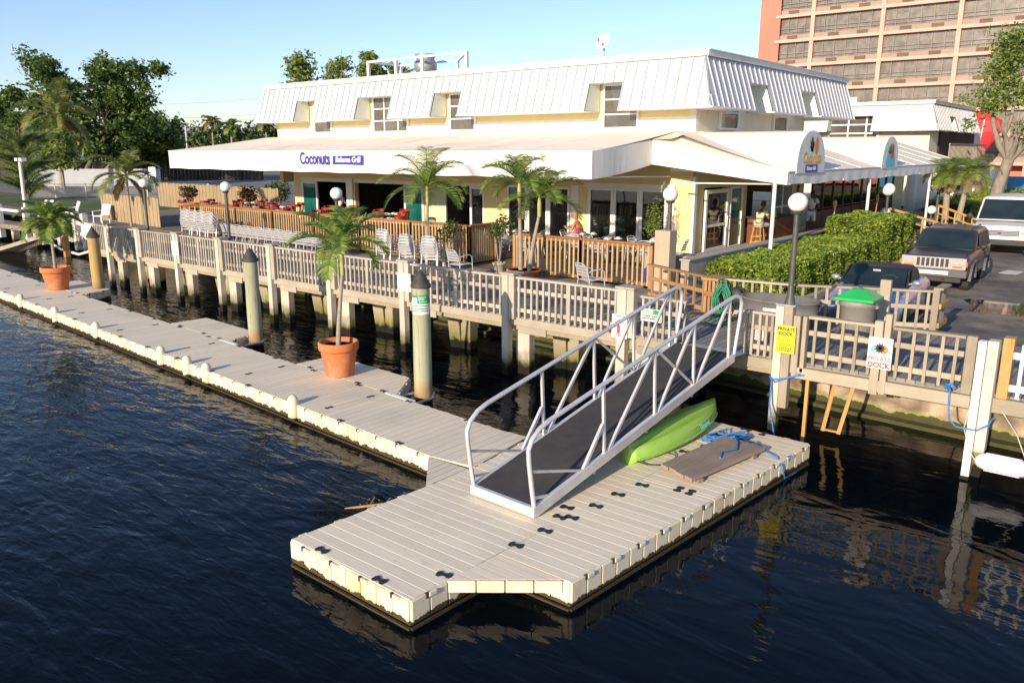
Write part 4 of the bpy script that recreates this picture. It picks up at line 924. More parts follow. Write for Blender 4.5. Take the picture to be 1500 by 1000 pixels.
# upper windows
def window(par,x0,x1,y,z0,z1,cols,rows,glass='glass_upper',fr=.07,axis='x',out=-1,mt='white_frame',name='window',dp=.09):
    """framed window on the plane y (axis x) or x=y (axis y); out=-1 frame stands towards -y / +1 towards +x"""
    def B(a,b,c0,c1,z0,z1):
        q=MB()
        if axis=='x': q.box(a,b,min(c0,c1),max(c0,c1),z0,z1)
        else: q.box(min(c0,c1),max(c0,c1),a,b,z0,z1)
        return q
    f=MB(); s=out
    def add(a,b,z0,z1,d=dp): q=B(a,b,y+s*.004,y+s*d,z0,z1); f.add(q.v,q.f)
    add(x0,x0+fr,z0,z1); add(x1-fr,x1,z0,z1); add(x0+fr,x1-fr,z0,z0+fr); add(x0+fr,x1-fr,z1-fr,z1)
    for c in range(1,len(cols)): xx=x0+(x1-x0)*cols[c]; add(xx-fr*.4,xx+fr*.4,z0+fr,z1-fr,dp*.85)
    for r_ in rows: zz=z0+(z1-z0)*r_; add(x0+fr,x1-fr,zz-fr*.35,zz+fr*.35,dp*.8)
    w=part(name,f,m[mt],par,bevel=.004)
    q=B(x0+fr*.5,x1-fr*.5,y+s*.006,y+s*dp*.45,z0+fr*.5,z1-fr*.5); part('pane',q,m[glass],w)
    return w
window(rest,-32.0,-30.7,YF,5.5,6.9,[0],[.38,.62]); window(rest,-27.85,-25.65,YF,5.48,7.0,[0,.33,.72],[.33,.66]); window(rest,-23.25,-21.85,YF,5.48,6.95,[0],[.33,.66]); window(rest,-15.93,-14.5,YF,5.45,6.95,[0],[.33,.66])
window(rest,26.25,27.75,XS,5.42,6.95,[0],[.38],axis='y',out=1); window(rest,30.9,32.3,XS,5.42,6.95,[0],[.38],axis='y',out=1)
# doors and glazing, front
def glazing(x0,x1,n,glass,z1=3.45,name='glass_door',y=YF,par=rest,fr=.10,axis='x',out=-1,transom=False):
    for k in range(n):
        a=x0+(x1-x0)*k/n; b=x0+(x1-x0)*(k+1)/n
        window(par,a+.005,b-.005,y+ (.06 if axis=='x' else -.06),ZG+.02,z1,[0],[],glass=glass,fr=fr,axis=axis,out=out,name=name)
wallbox('door_head',-33.3,-29.95,YF-.03,YF+.1,3.30,3.459,m['white_frame']); wallbox('door_head',-29.35,-24.9,YF-.03,YF+.1,3.30,3.459,m['white_frame']); wallbox('door_head',-23.65,-21.45,YF-.03,YF+.1,3.34,3.459,m['white_frame'])
glazing(-33.3,-32.1,1,'glass_teal',3.29); glazing(-26.1,-24.9,1,'glass_teal',3.29); glazing(-22.25,-21.45,1,'glass_dark',3.33); glazing(-20.3,-17.3,3,'glass_dark'); glazing(-16.5,-13.3,3,'glass_dark',3.46)
wallbox('curtain',-24.88,-23.65,YF+.05,YF+.12,ZG+.02,3.3,m['curtain'])
wallbox('lintel',-16.7,-13.0,YF-.1,YF-.004,3.47,3.62,m['white_frame'])
# side glazing
dr=window(rest,25.5,27.3,XS,ZG+.02,3.44,[0],[.42],glass='glass_dark',fr=.13,axis='y',out=1,name='glass_door'); q=MB(); q.tube([(XS+.1,27.0,2.05),(XS+.2,27.0,2.1),(XS+.2,27.0,2.5),(XS+.1,27.0,2.55)],.02,6); part('handle',q,m['aluminium'],dr)
window(rest,27.45,28.5,XS,ZG+.02,3.49,[0],[],glass='glass_teal',fr=.07,axis='y',out=1,name='side_window')
window(rest,31.3,33.5,XS,ZG+.3,3.49,[0,.5],[.5],glass='glass_teal',fr=.1,axis='y',out=1,name='side_window')
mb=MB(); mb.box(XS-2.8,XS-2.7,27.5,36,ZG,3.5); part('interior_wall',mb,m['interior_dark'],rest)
for k in range(9):
    a=35.9+k*(48.8-35.9)/9; window(rest,a,a+1.40,XS-.05,1.5,3.49,[0],[.35],glass='glass_dark',fr=.05,axis='y',out=1,mt='table_dark',name='side_window')
wallbox('dark_dado',XS+.002,XS+.03,35.8,48.9,ZG,2.1,m['table_dark'])
wallbox('corner_pilaster',XS+.003,XS+.09,24.62,24.8,ZG,3.9,m['white_frame'])
# ---------------- awnings (fabric: each awning one part with its valance)
aw=thing('front_awning','long cream fabric awning with the blue restaurant lettering across the water side','awning',(-24,21,4))
Y0a=19.6; z0a=3.94; z1a=4.72; XA0=-36.4; XA1=-13.05; yb=24.58; zb=5.36
mb=MB(); nx=34; ny=5
def gridq(mb,f,nx,ny):
    vs=[f(i/nx,j/ny) for j in range(ny+1) for i in range(nx+1)]
    mb.add(vs,[(j*(nx+1)+i,j*(nx+1)+i+1,(j+1)*(nx+1)+i+1,(j+1)*(nx+1)+i) for j in range(ny) for i in range(nx)],True)
def topf(u,v):
    x=XA0+(XA1-XA0)*u; x=x+ (1.4*v if u==0 else 0); yy=Y0a+(yb-Y0a)*v; z=z1a+(zb-z1a)*v
    z-= .035*math.sin(PI*v)*(1-abs(math.sin(PI*u*9)))+.0
    return (x,yy,z)
gridq(mb,topf,72,5)
for u in [k/9 for k in range(1,9)]:
    mb.tube([(XA0+(XA1-XA0)*u,topf(u,v)[1],topf(u,v)[2]+.004) for v in (0,.2,.4,.6,.8,1)],.012,5)
part('canopy',mb,m['awning'],aw,fix=False)
mb=MB(); gridq(mb,lambda u,v:(XA0+(XA1-XA0)*u,Y0a-.012*math.sin(u*60)*(1-v),z0a+(z1a-z0a)*v+(.012*math.sin(u*PI*18)*(1-v))),120,3); part('front_valance',mb,m['awning_valance'],aw,fix=False)
mb=MB(); mb.tube([(XA0,Y0a-.012,z1a+.0),(XA1,Y0a-.012,z1a+.0)],.014,5); part('piping',mb,m['awning'],aw)
# left end hip and right end
mb=MB(); gridq(mb,lambda u,v:(XA0+1.4*u*v,Y0a+(yb-Y0a)*u,(z0a+(z1a-z0a)*v)+u*(zb-z1a)*v),10,3); part('end_valance',mb,m['awning_valance'],aw,fix=False)
mb=MB(); gridq(mb,lambda u,v:(XA1+.015*math.sin(u*9),Y0a+(23.0-Y0a)*u,(z0a+(.37)*u-.05*math.sin(PI*u)*(1-v))+((z1a-z0a))*v*(1-.04*u)),14,3); part('end_valance',mb,m['awning_valance'],aw,fix=False)
mb=MB(); 
for x in (-36.3,-29.6,-21.3,-17,-13.2):
    mb.tube([(x,Y0a+.05,z1a-.03),(x,24.5,5.2)],.03,6); mb.tube([(x,Y0a+.1,z0a+.05),(x,24.5,3.9)],.025,6)
mb.tube([(XA0,Y0a+.04,z1a-.02),(XA1,Y0a+.04,z1a-.02)],.025,6); mb.tube([(XA0,Y0a+.04,z0a+.04),(XA1,Y0a+.04,z0a+.04)],.02,6)
part('frame_tube',mb,m['white_frame'],aw)
part('lettering',text_mb('Coconuts',.62,(-25.62,Y0a-.02,4.42),(.74,0,-.0),(0,0,1),.006,bold=.02,shear=-.05),m['ink_blue'],aw)
lg=MB(); lg.extr([(0,0),(1.72,-.02),(1.74,.33),(.02,.30)],(-24.55,Y0a-.02,4.24),AX,AZ,(0,-.006,0)); sg=part('blue_panel',lg,m['ink_blue'],aw)
part('lettering',text_mb('Bahama Grill',.27,(-23.68,Y0a-.03,4.405),(1,0,0),(0,0,1),.006,bold=.008,shear=.15),m['sign_white'],sg)
# side awning
sa=thing('side_awning','cream fabric side awning with two arched entrance hoods facing the car park','awning',(-10.5,34,4))
XD=-8.68; YC=23.0; YE=47.6; ztop=4.15; zbot=3.78
XE=-13.06
mb=MB(); gridq(mb,lambda u,v:(XD+(XS-XD)*v,YC+(YE-YC)*u-(1.0*v if False else 0),ztop-.02*u+(5.34-ztop)*v-.03*math.sin(PI*v)*(1-abs(math.sin(PI*u*10)))),60,4)
gridq(mb,lambda u,v:(XS+(XE-XS)*u,YC+v*1.6,5.06+(.28*v) if False else 5.08+.26*v+.2*(1-u)*(1-v)*0),3,3)
for k in range(1,11):
    u=k/10-.02; mb.tube([(XD+(XS-XD)*v,YC+(YE-YC)*u,ztop-.02*u+(5.34-ztop)*v-.03*math.sin(PI*v)*(1-abs(math.sin(PI*u*10)))+.006) for v in (0,.25,.5,.75,1)],.014,5)
part('canopy',mb,m['awning'],sa,fix=False)
mb=MB(); gridq(mb,lambda u,v:(XD+.012*math.sin(u*150)*(1-v),YC+(YE-YC)*u,zbot-.05*u+(ztop-zbot)*v*(1-.0*u)+.02*math.sin(u*PI*15)*(1-v)),160,3); part('long_valance',mb,m['awning_valance'],sa,fix=False)
# gable end facing the water
mb=MB(); mb.add([(XE,YC,4.31),(XD,YC,zbot),(XD,YC,ztop+.03),(XE,YC,5.06)],[(0,1,2,3)]); mb.add([(XE,YC,5.06),(XD,YC,ztop+.03),(XS,24.55,5.34)],[(0,1,2)])
part('gable_valance',mb,m['awning_valance'],sa,fix=False)
# seams and tubes
mb=MB(); mb.tube([(XD,YC,ztop),(XD,YE,ztop-.02)],.025,6); mb.tube([(XE,YC,4.33),(XD,YC,zbot+.02)],.022,6)
for y in (23.2,28,33,38,43,47): mb.tube([(XD+.02,y,zbot+.02),(XS,y,3.75)],.025,6)
part('frame_tube',mb,m['white_frame'],sa)
# barrel hoods
def hood(yc,w,h,label,pic):
    n=16; mb=MB(); z0=ztop-.06
    def arc(t): a=PI*t; return (yc-w/2*math.cos(a)*1.0, z0+h*math.sin(a)**.72)
    gridq(mb,lambda u,v:(XD+.02+(XS-.3-XD)*v,*arc(u)),n,1)
    hd=part('arched_hood',mb,m['awning'],sa,fix=False)
    mb=MB(); pts=[(arc(t/20)) for t in range(21)]; mb.extr([(p[0]-yc,p[1]-z0) for p in pts],(XD+.03,yc,z0),(0,1,0),(0,0,1),(-.02,0,0)); part('hood_face',mb,m['awning_valance'],hd)
    return hd
h1=hood(24.75,2.35,1.22,'',0); h2=hood(33.2,2.1,1.16,'',1)
AY=(0,1,0); XF=XD+.04
mb=MB()
for i,(a,l) in enumerate(((150,.3),(130,.42),(112,.5),(95,.42),(165,.2),(75,.3))):
    ca,sa_=math.cos(R(a)),math.sin(R(a)); mb.extr([(0,-.02),(l*.6,-.045),(l,0),(l*.6,.04),(0,.02)],(XF,24.75,4.72),(0,ca,sa_),(0,-sa_,ca),(.004,0,0))
part('palm_picture',mb,m['ink_black'],h1)
mb=MB(); mb.extr([(.13*math.cos(a),.26*math.sin(a)) for a in [2*PI*i/12 for i in range(12)]],(XF,25.05,4.88),AY,AZ,(.004,0,0)); part('bird_picture',mb,m['ink_orange'],h1)
part('lettering',text_mb('Coconuts',.46,(XF,24.75,4.52),(0,.82,0),AZ,.006,bold=.012),m['ink_yellow'],h1)
mb=MB(); mb.extr([(-.5,-.11),(.5,-.11),(.5,.11),(-.5,.11)],(XF,24.75,4.22),AY,AZ,(.004,0,0)); bp=part('blue_panel',mb,m['ink_blue'],h1)
part('lettering',text_mb('Bahama Grill',.17,(XF+.006,24.75,4.22),(0,.85,0),AZ,.004,bold=.004),m['sign_white'],bp)
mb=MB(); mb.extr([(.62*math.cos(a),.62*math.sin(a)) for a in [PI*i/14 for i in range(15)]],(XF,33.2,4.15),AY,AZ,(.004,0,0)); part('sea_picture',mb,m['ink_teal'],h2)
mb=MB(); mb.extr([(.18*math.cos(a),.3*math.sin(a)) for a in [2*PI*i/12 for i in range(12)]],(XF+.005,33.35,4.7),AY,AZ,(.004,0,0)); part('parrot_picture',mb,m['ink_red'],h2)
mb=MB()
for i,a in enumerate((140,110,85,60,165)):
    ca,sa_=math.cos(R(a)),math.sin(R(a)); l=.42; mb.extr([(0,-.02),(l*.6,-.06),(l,0),(l*.6,.05),(0,.02)],(XF+.008,33.1,4.62),(0,ca,sa_),(0,-sa_,ca),(.004,0,0))
part('palm_picture',mb,m['ink_green'],h2)
# awning posts
for i,(x,y,lb) in enumerate(((-8.75,22.3,'nearest'),(-8.75,31.2,'middle'),(-8.75,40.3,'farthest'))):
    mb=MB(); mb.tube([(x,y,1.3),(x,y,3.85 if i else 3.95)],.055,10); part('awning_post',mb,m['white_frame'],sa)
# rooftop
kit=thing('roof_frame','grey metal guard frame around the kitchen extract on the restaurant roof','frame',(-29.6,29,7.6))
def T(a,b,r=.04): 
    q=MB(); q.tube([a,b],r,6); return q
for (x,y) in ((-32.2,28.2),(-30.2,28.2),(-28.4,28.2),(-25.6,28.2),(-28.2,30.4),(-32.2,30.4)):
    q=MB(); q.bar((x,y,7.6),(x,y,9.05),.13,.13); part('upright',q,m['white_frame'],kit)
for a,b in (((-32.2,28.2,9.0),(-25.6,28.2,9.0)),((-32.2,30.4,9.0),(-28.2,30.4,9.0)),((-32.2,28.2,8.99),(-32.2,30.4,8.99)),((-25.6,28.2,8.99),(-28.2,30.4,8.99))):
    q=MB(); q.bar(a,b,.09,.10); part('top_beam',q,m['white_frame'],kit)
ex=thing('kitchen_extract','silver mushroom-shaped kitchen extract fan on the restaurant roof','fan',(-29.2,29.2,7.6))
q=MB(); q.lathe([(.38,0),(.38,.75),(.44,.8),(.54,.92),(.56,1.2),(.48,1.34),(.44,1.36),(.44,1.5),(.5,1.52),(.51,1.64),(.001,1.68)],(-29.2,29.2,7.6),20); part('cowl',q,m['galvanised'],ex)
q=MB(); q.cbox((-29.2,29.2,7.85),(1.1,1.1,.45)); part('base_box',q,m['roof_metal'],ex)
dish=thing('satellite_dish','small pale satellite dish on the ridge of the restaurant roof','satellite dish',(-18.2,28,7.6))
q=MB(); q.tube([(-18.2,28,7.6),(-18.2,28,8.75)],.03,8); part('mast',q,m['galvanised'],dish)
q=MB(); q.lathe([(.001,-.06),(.15,-.045),(.28,.0),(.33,.03),(.28,.012),(.15,-.033),(.001,-.048)],(0,0,0),18); q.xf(Matrix.Translation((-18.2,27.9,8.85))@Matrix.Rotation(R(70),4,'X')@Matrix.Rotation(R(0),4,'Y')); part('reflector',q,m['sign_white'],dish)
q=MB(); q.tube([(-18.2,27.88,8.65),(-18.15,27.5,8.8)],.012,5); q.cbox((-18.15,27.48,8.86),(.1,.1,.12)); part('receiver_arm',q,m['galvanised'],dish)
q=MB(); q.tube([(-35.4,24.1,7.75),(-30,26,7.80)],.02,4)
tag(part('roof_vent_pipe',MB().tube([(-33.6,26,7.6),(-33.6,26,7.95)],.08,8),m['galvanised']),'short vent pipe at the left end of the restaurant roof','pipe')
# wires crossing in front of hotel/roof
# ---------------- second building beyond
b2=thing('rear_building','smaller cream building with the same white mansard roof, beyond the side awning','building',(-14,55,ZG))
mb=MB(); mb.box(-26,XS,55.9,72,ZG,6.3); part('wall',mb,m['stucco_cream'],b2)
mansard(b2,(-24,55.0,5.95),(1,0,0),12.2,(0,-1,0),5.95,1.55,.55,[(5.6,8.3)],endcut=(0,.55),rib=.42)
mansard(b2,(-11.8,55.0,5.95),(0,1,0),13.0,(1,0,0),5.95,1.55,.55,[(4.2,5.8),(8.6,10.2)],endcut=(.55,0),rib=.42)
window(b2,-18.6,-15.4,55.9,5.1,7.1,[0,.4,.75],[.35,.62],fr=.12)
mb=MB(); mb.box(-23.8,-12.3,55.5,67.9,7.45,7.52); part('roof_deck',mb,m['roof_flat'],b2)
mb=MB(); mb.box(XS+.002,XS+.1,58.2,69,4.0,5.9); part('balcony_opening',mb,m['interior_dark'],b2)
mb=MB()
for k in range(34): mb.box(-11.5,-11.46,57.0+k*.36,57.04+k*.36,4.1,5.1)
mb.box(-11.52,-11.44,57,69.2,5.1,5.16); part('balcony_rail',mb,m['rail_wood'],b2)
mb=MB(); mb.box(XS,-11.4,57,69.3,3.8,4.02); part('balcony_slab',mb,m['stucco_cream'],b2)
mb=MB(); mb.box(-18.7,-18.2,60,60.6,7.5,8.3); part('vent',mb,m['white_paint'],b2)
# low cream wall continuing to the right with white pilasters
lw=thing('garden_wall','long cream wall with white pilasters beyond the side awning and the palms','wall',(-11.9,60,ZG))
mb=MB(); mb.box(-12.3,-12.05,51.05,84,ZG,3.35); part('wall_panel',mb,m['stucco_cream'],lw)
mb=MB()
for y in (51.4,56.5,62,69.5,76,83): mb.box(-12.1,-11.85,y-.3,y+.3,ZG,3.5)
part('pilaster',mb,m['stucco_white'],lw)
# ---------------- low concrete planter wall
pw=thing('low_wall','low concrete wall with flat coping between the side patio and the hedge','wall',(-9.3,30,ZG))
mb=MB(); mb.box(-9.42,-9.2,18.25,39,ZA-.2,2.06); mb.box(-10.75,-9.42,18.7,18.92,ZG-.1,2.06); part('wall_face',mb,m['concrete'],pw)
mb=MB(); mb.box(-9.46,-9.16,18.22,39.05,2.06,2.11); mb.box(-10.78,-9.46,18.66,18.96,2.06,2.11); part('coping',mb,m['concrete'],pw,bevel=.01)
mb=MB(); mb.box(-12.42,-9.42,22.6,50,ZG-.0,ZG+.06); struct('side_patio',mb,m['concrete'])
mb=MB(); mb.box(-35.5,-12.3,18.02,24.62,ZG-.04,ZG+.004); mb.box(-12.3,-9.4,18.92,24.6,ZG-.04,ZG+.003); struct('patio_deck',mb,m['deck_patio'])
# ---------------- hotel
YH=100.0
ht=thing('hotel_tower','tall salmon hotel with stacked glazed balconies behind the restaurant','building',(-20,YH,ZG))
X0h=-42.4; XF0=-39.9; X1h=22; FH=2.8
mb=MB(); mb.box(X0h,XF0,YH-.4,YH+16,ZG,34); mb.box(XF0,X1h,YH+1.6,YH+15,ZG,34); part('wall',mb,m['salmon'],ht)
fl=[11.75-2.8*3+FH*k for k in range(11)]
mb=MB()
for z in fl: mb.box(XF0-.5,X1h,YH-.55,YH+1.6,z-.17,z+.17)
part('floor_slab',mb,m['salmon_light'],ht)
mb=MB(); cxs=[-36.0+7.75*k for k in range(8)]
for x in cxs:
    mb.box(x-.22,x+.22,YH-.5,YH+1.6,ZG,34)
part('column',mb,m['salmon_light'],ht)
rh=random.Random(12)
mbp=MB();mbg=MB();mbr=MB()
xb=[XF0]+cxs
for z in fl:
    mbp.box(XF0,X1h,YH-.20,YH-.1,z+.17,z+.70)
    mbg.box(XF0,X1h,YH+.05,YH+.1,z+.70,z+FH-.17)
    for k in range(len(xb)):
        x0=xb[k]; 
        for d in (2.4,5.6):
            if k==0 and d>3: continue
            xx=x0+d-(.9 if k==0 else 0); 
            if xx<-12 and 7<z<27: q=MB(); q.box(xx-.6,xx+.6,YH-.26,YH-.2,z+.22,z+.62); part('air_unit',q,m['hotel_brown'],ht)
        n=6 if k else 4; L=7.75 if k else 3.9
        for j in range(1,n): xx=x0+L*j/n; mbr.box(xx-.025,xx+.025,YH-.12,YH+.02,z+.70,z+FH-.17)
    for h in (1.0,1.4): mbr.box(XF0,X1h,YH-.14,YH-.08,z+h-.02,z+h+.02)
part('balcony_panel',mbp,m['hotel_tan'],ht); part('balcony_glazing',mbg,m['glass_hotel'],ht); part('mullion',mbr,m['hotel_rail'],ht)
mb=MB(); mb.box(XF0-.25,XF0,YH-.3,YH+1,ZG,34); part('end_fin',mb,m['salmon'],ht)
mb=MB()
mbc=MB()
rh=random.Random(4); M('hotel_curtain',(.20,.19,.17),(.10,.095,.085),rough=.3,scale=.8,stretch=(2,1,.1),bmp=0)
for z in fl:
    for k in range(len(xb)):
        x0=xb[k]
        for j in range(6 if k else 3):
            if rh.random()<.28: w_=rh.uniform(.3,1.1); xx=x0+1.29*j+.1; zt_=z+FH-.17-rh.choice((0,0,.5,.9))
            else: continue
            if xx<-12 and 7<z<27: q=MB(); q.box(xx,xx+w_,YH+.03,YH+.048,z+.70,zt_); part('curtain',q,MATS['hotel_curtain'],ht)
mb=MB(); mb.box(-11,22,YH-9,YH-.6,ZG,3.6); mb.box(-11,22,YH-9.2,YH-.6,3.9,5.4); bl=part('podium',mb,m['salmon'],ht)
mb=MB(); mb.box(-12,-2,84,84.3,1.3,2.5); tag(part('hoarding',mb,m['blue_paint']),'blue hoarding at the foot of the salmon hotel, behind the street tree','hoarding')
# ---------------- brown patio railings
ZP=1.5
BW=(m['brown_rail'],m['brown_baluster'])
def brown(x0,x1,y,zr,n,label,y1=None,posts=True,h0=1.38):
    o=bay(x0,x1,y,zr,label,BW,n,h0=h0,group='brown stained patio railings',y1=y1,bal_front=False,bal=(.05,.045),cap=(.17,.045),zlow=.02,urail=.05)
    y1=y if y1 is None else y1
    for (px,py) in ((x0,y),(x1,y1)):
        q=MB(); q.cbox((px,py,(zr+h0-.05)/2-.02),(.10,.10,zr-h0-.0)); part('rail_post',q,m['brown_wood'],o,bevel=.006)
    return o
nm=['leftmost','second','third','fourth','fifth','sixth']
for i in range(6):
    a=-31.75+i*2.515; brown(a,a+2.515,18.35,2.53,17,'%s bay of the long brown railing in front of the red dining chairs'%nm[i])
brown(-16.66,-16.66,18.35,2.53,12,'short brown return railing beside the gap in the patio rail, next to the potted bush',y1=19.6,h0=1.34)
brown(-14.6,-12.3,18.05,2.45,15,'brown railing bay behind the big twin palm, right of the gap',h0=1.34); brown(-12.3,-10.15,18.05,2.45,14,'brown railing bay ending at the tall square timber post',h0=1.34)
brown(-33.9,-32.7,18.6,2.42,9,'small brown railing beside the terracotta planter at the left end of the patio',y1=20.2)
mb=MB(); mb.box(-31.75,-16.66,18.4,24.55,ZP-.16,ZP); mb.box(-34.5,-31.75,20.5,24.55,ZP-.16,ZP); struct('dining_deck',mb,m['deck_patio'])
# low railing right of the tall post, then the grey fence round the dock end
def low(x0,y0,x1,y1,n,label,mats,zr=2.1): return bay(x0,x1,y0,zr,label,mats,n,group='low open railings behind the dock end',y1=y1,bal_front=False,bal=(.05,.045),cap=(.13,.04),zlow=.05,urail=.3)
o=low(-9.55,16.9,-7.55,15.95,7,'low brown open railing between the tall timber post and the green hose',(m['brown_wood'],m['brown_wood']),2.12)
low(-7.3,16.05,-5.8,16.25,8,'low grey railing behind the green hose and the grey tub',(m['right_beam'],m['right_wood'])); low(-5.75,16.25,-4.7,16.7,5,'low grey railing just right of the nearest globe lamp, in front of the car',(m['right_beam'],m['right_wood'])); low(-4.62,16.72,-3.42,17.2,7,'low grey railing right of the green-lidded bin',(m['right_beam'],m['right_wood']))
cb=thing('fence_corner_box','end of the grey railing made of closely set upright slats beside the asphalt','fence',(-3.3,17.3,ZG))
for k in range(6): q=MB(); q.box(-3.36+.0*k,-3.31,17.2+k*.1,17.26+k*.1,ZG,2.12); part('slat',q,m['right_wood'],cb)
for z in (1.42,1.8): q=MB(); q.box(-3.30,-3.26,17.15,17.85,z-.05,z+.05); part('batten',q,m['yellow_wood'],cb)
q=MB(); q.box(-3.42,-3.25,17.12,17.85,2.12,2.16); part('cap_board',q,m['right_wood'],cb); q=MB(); q.box(-3.42,-3.3,17.1,17.2,ZG,2.12); part('post',q,m['right_wood'],cb)
bb=thing('fence_corner_box','squat brown slatted corner box where the low brown railing ends','fence',(-7.6,16,ZG))
for k in range(4): q=MB(); q.box(-7.6+k*.09,-7.54+k*.09,15.84,15.89,ZG,2.05); part('slat',q,m['brown_wood'],bb)
for k in range(4): q=MB(); q.box(-7.29,-7.24,15.9+k*.11,15.96+k*.11,ZG,2.05); part('slat',q,m['brown_wood'],bb)
q=MB(); q.box(-7.66,-7.2,15.8,16.35,2.06,2.11); part('cap_board',q,m['brown_wood'],bb); q=MB(); q.box(-7.62,-7.22,15.8,15.83,1.72,1.82); part('batten',q,m['brown_rail'],bb)
post('fence_post','doubled grey post in the low railing directly behind the white PRIVATE DOCK board',-4.2,16.78,.2,.12,ZG,2.28,m['right_wood'])
# ---------------- tan board fences
def boardfence(x0,y0,x1,y1,zt,label,sag=0):
    o=thing('board_fence',label,'fence',(x0,y0,ZG)); a=Vector((x0,y0,0)); b=Vector((x1,y1,0)); d=b-a; L=d.length; d/=L; rz=math.atan2(d.y,d.x); n=int(L/.19)
    q=MB(); rr=random.Random(int(x0*7))
    for k in range(n):
        c=a+d*((k+.5)*L/n); h=zt+rr.uniform(-.03,.03)+sag*math.sin(PI*k/n); off=.018*(k%2)
        q.cbox((c.x,c.y+off,(ZG+h)/2),(L/n*1.04,.02,h-ZG),rz)
    part('boards',q,m['fence_tan'],o); q=MB()
    for z in (ZG+.3,zt-.3): q.bar((x0,y0+.05,z),(x1,y1+.05,z),.04,.09)
    part('rail',q,m['fence_tan'],o); return o
boardfence(-42.2,18.9,-36.1,18.7,2.62,'tan vertical board fence at the left end of the pier, behind the lamp farthest left'); boardfence(-50,26,-37.3,26,2.75,'longer tan board fence running from the left up to the corner of the restaurant')
# ---------------- chairs
def alu_chair():
    o=thing('aluminium_chair','single silver slatted armchair standing alone behind the pier railing near the gangway','chair')
    q=MB()
    for s in (-1,1):
        q.tube([(s*.26,-.24,0),(s*.265,-.22,.40),(s*.27,-.2,.62),(s*.275,-.1,.68),(s*.27,.1,.67),(s*.25,.24,.62)],.014,6)
        q.tube([(s*.25,.28,0),(s*.23,.2,.42),(s*.215,.27,.68),(s*.19,.33,.80)],.014,6)
    q.tube([(-.19,.33,.80),(-.1,.35,.83),(.1,.35,.83),(.19,.33,.80)],.014,6); q.tube([(-.26,-.22,.40),(.26,-.22,.40)],.012,6)
    part('frame',q,m['chair_alu'],o,local=True)
    q=MB()
    for k in range(7): q.cbox((0,-.2+k*.065,.43-.004*k),(.47,.052,.012))
    part('seat',q,m['chair_alu'],o,local=True); q=MB()
    for k in range(4): q.bar((-.2,.235+k*.025,.53+k*.075),(.2,.235+k*.025,.53+k*.075),.012,.058,up=(0,.35,1))
    part('backrest',q,m['chair_alu'],o,local=True); return o
ac=alu_chair(); ac.location=(-10.75,16.2,ZG); ac.rotation_euler=(0,0,R(160))
def put(src,x,y,z,deg,label,group): c=dup(src,(x,y,z),R(deg),label); c['group']=group; return c
GS='silver slatted chairs stacked or lined up along the pier'
ordn=['first','second','third','fourth','fifth','sixth','seventh','eighth','ninth','tenth','eleventh','twelfth']
lev=['bottom','second from bottom','middle','second from top','top']
for s in range(4):
    for k in range(4):
        put(ac,-30.25+s*.66,16.9-.05*s+k*.02,ZG+k*.12,200,'silver chair, %s of four in the %s stack from the left on the pier'%(['bottom','second','third','top'][k],ordn[s]),GS)
for k in range(13): put(ac,-27.1+k*.47,16.75-.02*k,ZG+.0,188+rnd.uniform(-8,8),'silver slatted chair, %s from the left in the long single row behind the pier railing'%(ordn+['thirteenth'])[k],GS)
for s,(x,n) in enumerate(((-18.35,5),(-17.35,4),(-16.45,4))):
    for k in range(n): put(ac,x+.02*k,16.5,ZG+k*.085,196+s*4,'silver slatted chair, number %d up in the %s stack near the slim palm'%(k+1,['left','middle','right'][s]),GS)
put(ac,-15.05,16.2,ZG-.1+.1,175,'low silver chair between the slim palm and the pier railing, right of the stacks',GS)
put(ac,-15.7,19.9,ZG,185,'silver chair standing at the dark table in the gap of the brown railing',GS)
# white/silver tables + chairs behind second brown railing
def table(nm,label,top,r,h,mt,sq=False):
    o=thing(nm,label,'table'); q=MB()
    if sq: q.cbox((0,0,h-.02),(r*2,r*2,.035))
    else: q.lathe([(.001,h-.035),(r,h-.035),(r,h),(.001,h)],(0,0,0),20)
    part('tabletop',q,top,o,local=True,bevel=.004); q=MB(); q.tube([(0,0,.03),(0,0,h-.03)],.035,8); part('pedestal',q,m['table_dark'],o,local=True)
    q=MB(); q.bar((-.28,0,.02),(.28,0,.02),.06,.035); q.bar((0,-.28,.02),(0,.28,.02),.06,.035); part('foot',q,m['table_dark'],o,local=True)
    return o
td=table('dining_table','dark round table in the gap of the brown railing, beside the silver chair',m['table_dark'],.4,.74,m['table_dark']); td.location=(-15.9,20.9,ZG)
def setting(tx,ty,tz,label,n=3):
    o=thing('napkins',label,'napkins',(tx,ty,tz))
    for i in range(n):
        a=i*2*PI/n+.5; q=MB(); x,y=tx+.22*math.cos(a),ty+.22*math.sin(a)
        q.add([(x-.11,y-.07,tz+.004),(x+.11,y-.07,tz+.004),(x+.11,y+.07,tz+.004),(x-.11,y+.07,tz+.004),(x,y-.06,tz+.075),(x,y+.06,tz+.075)],[(0,1,4),(1,2,5,4),(2,3,5),(3,0,4,5),(0,3,2,1)]); part('napkin',q,m['napkin'],o)
    return o
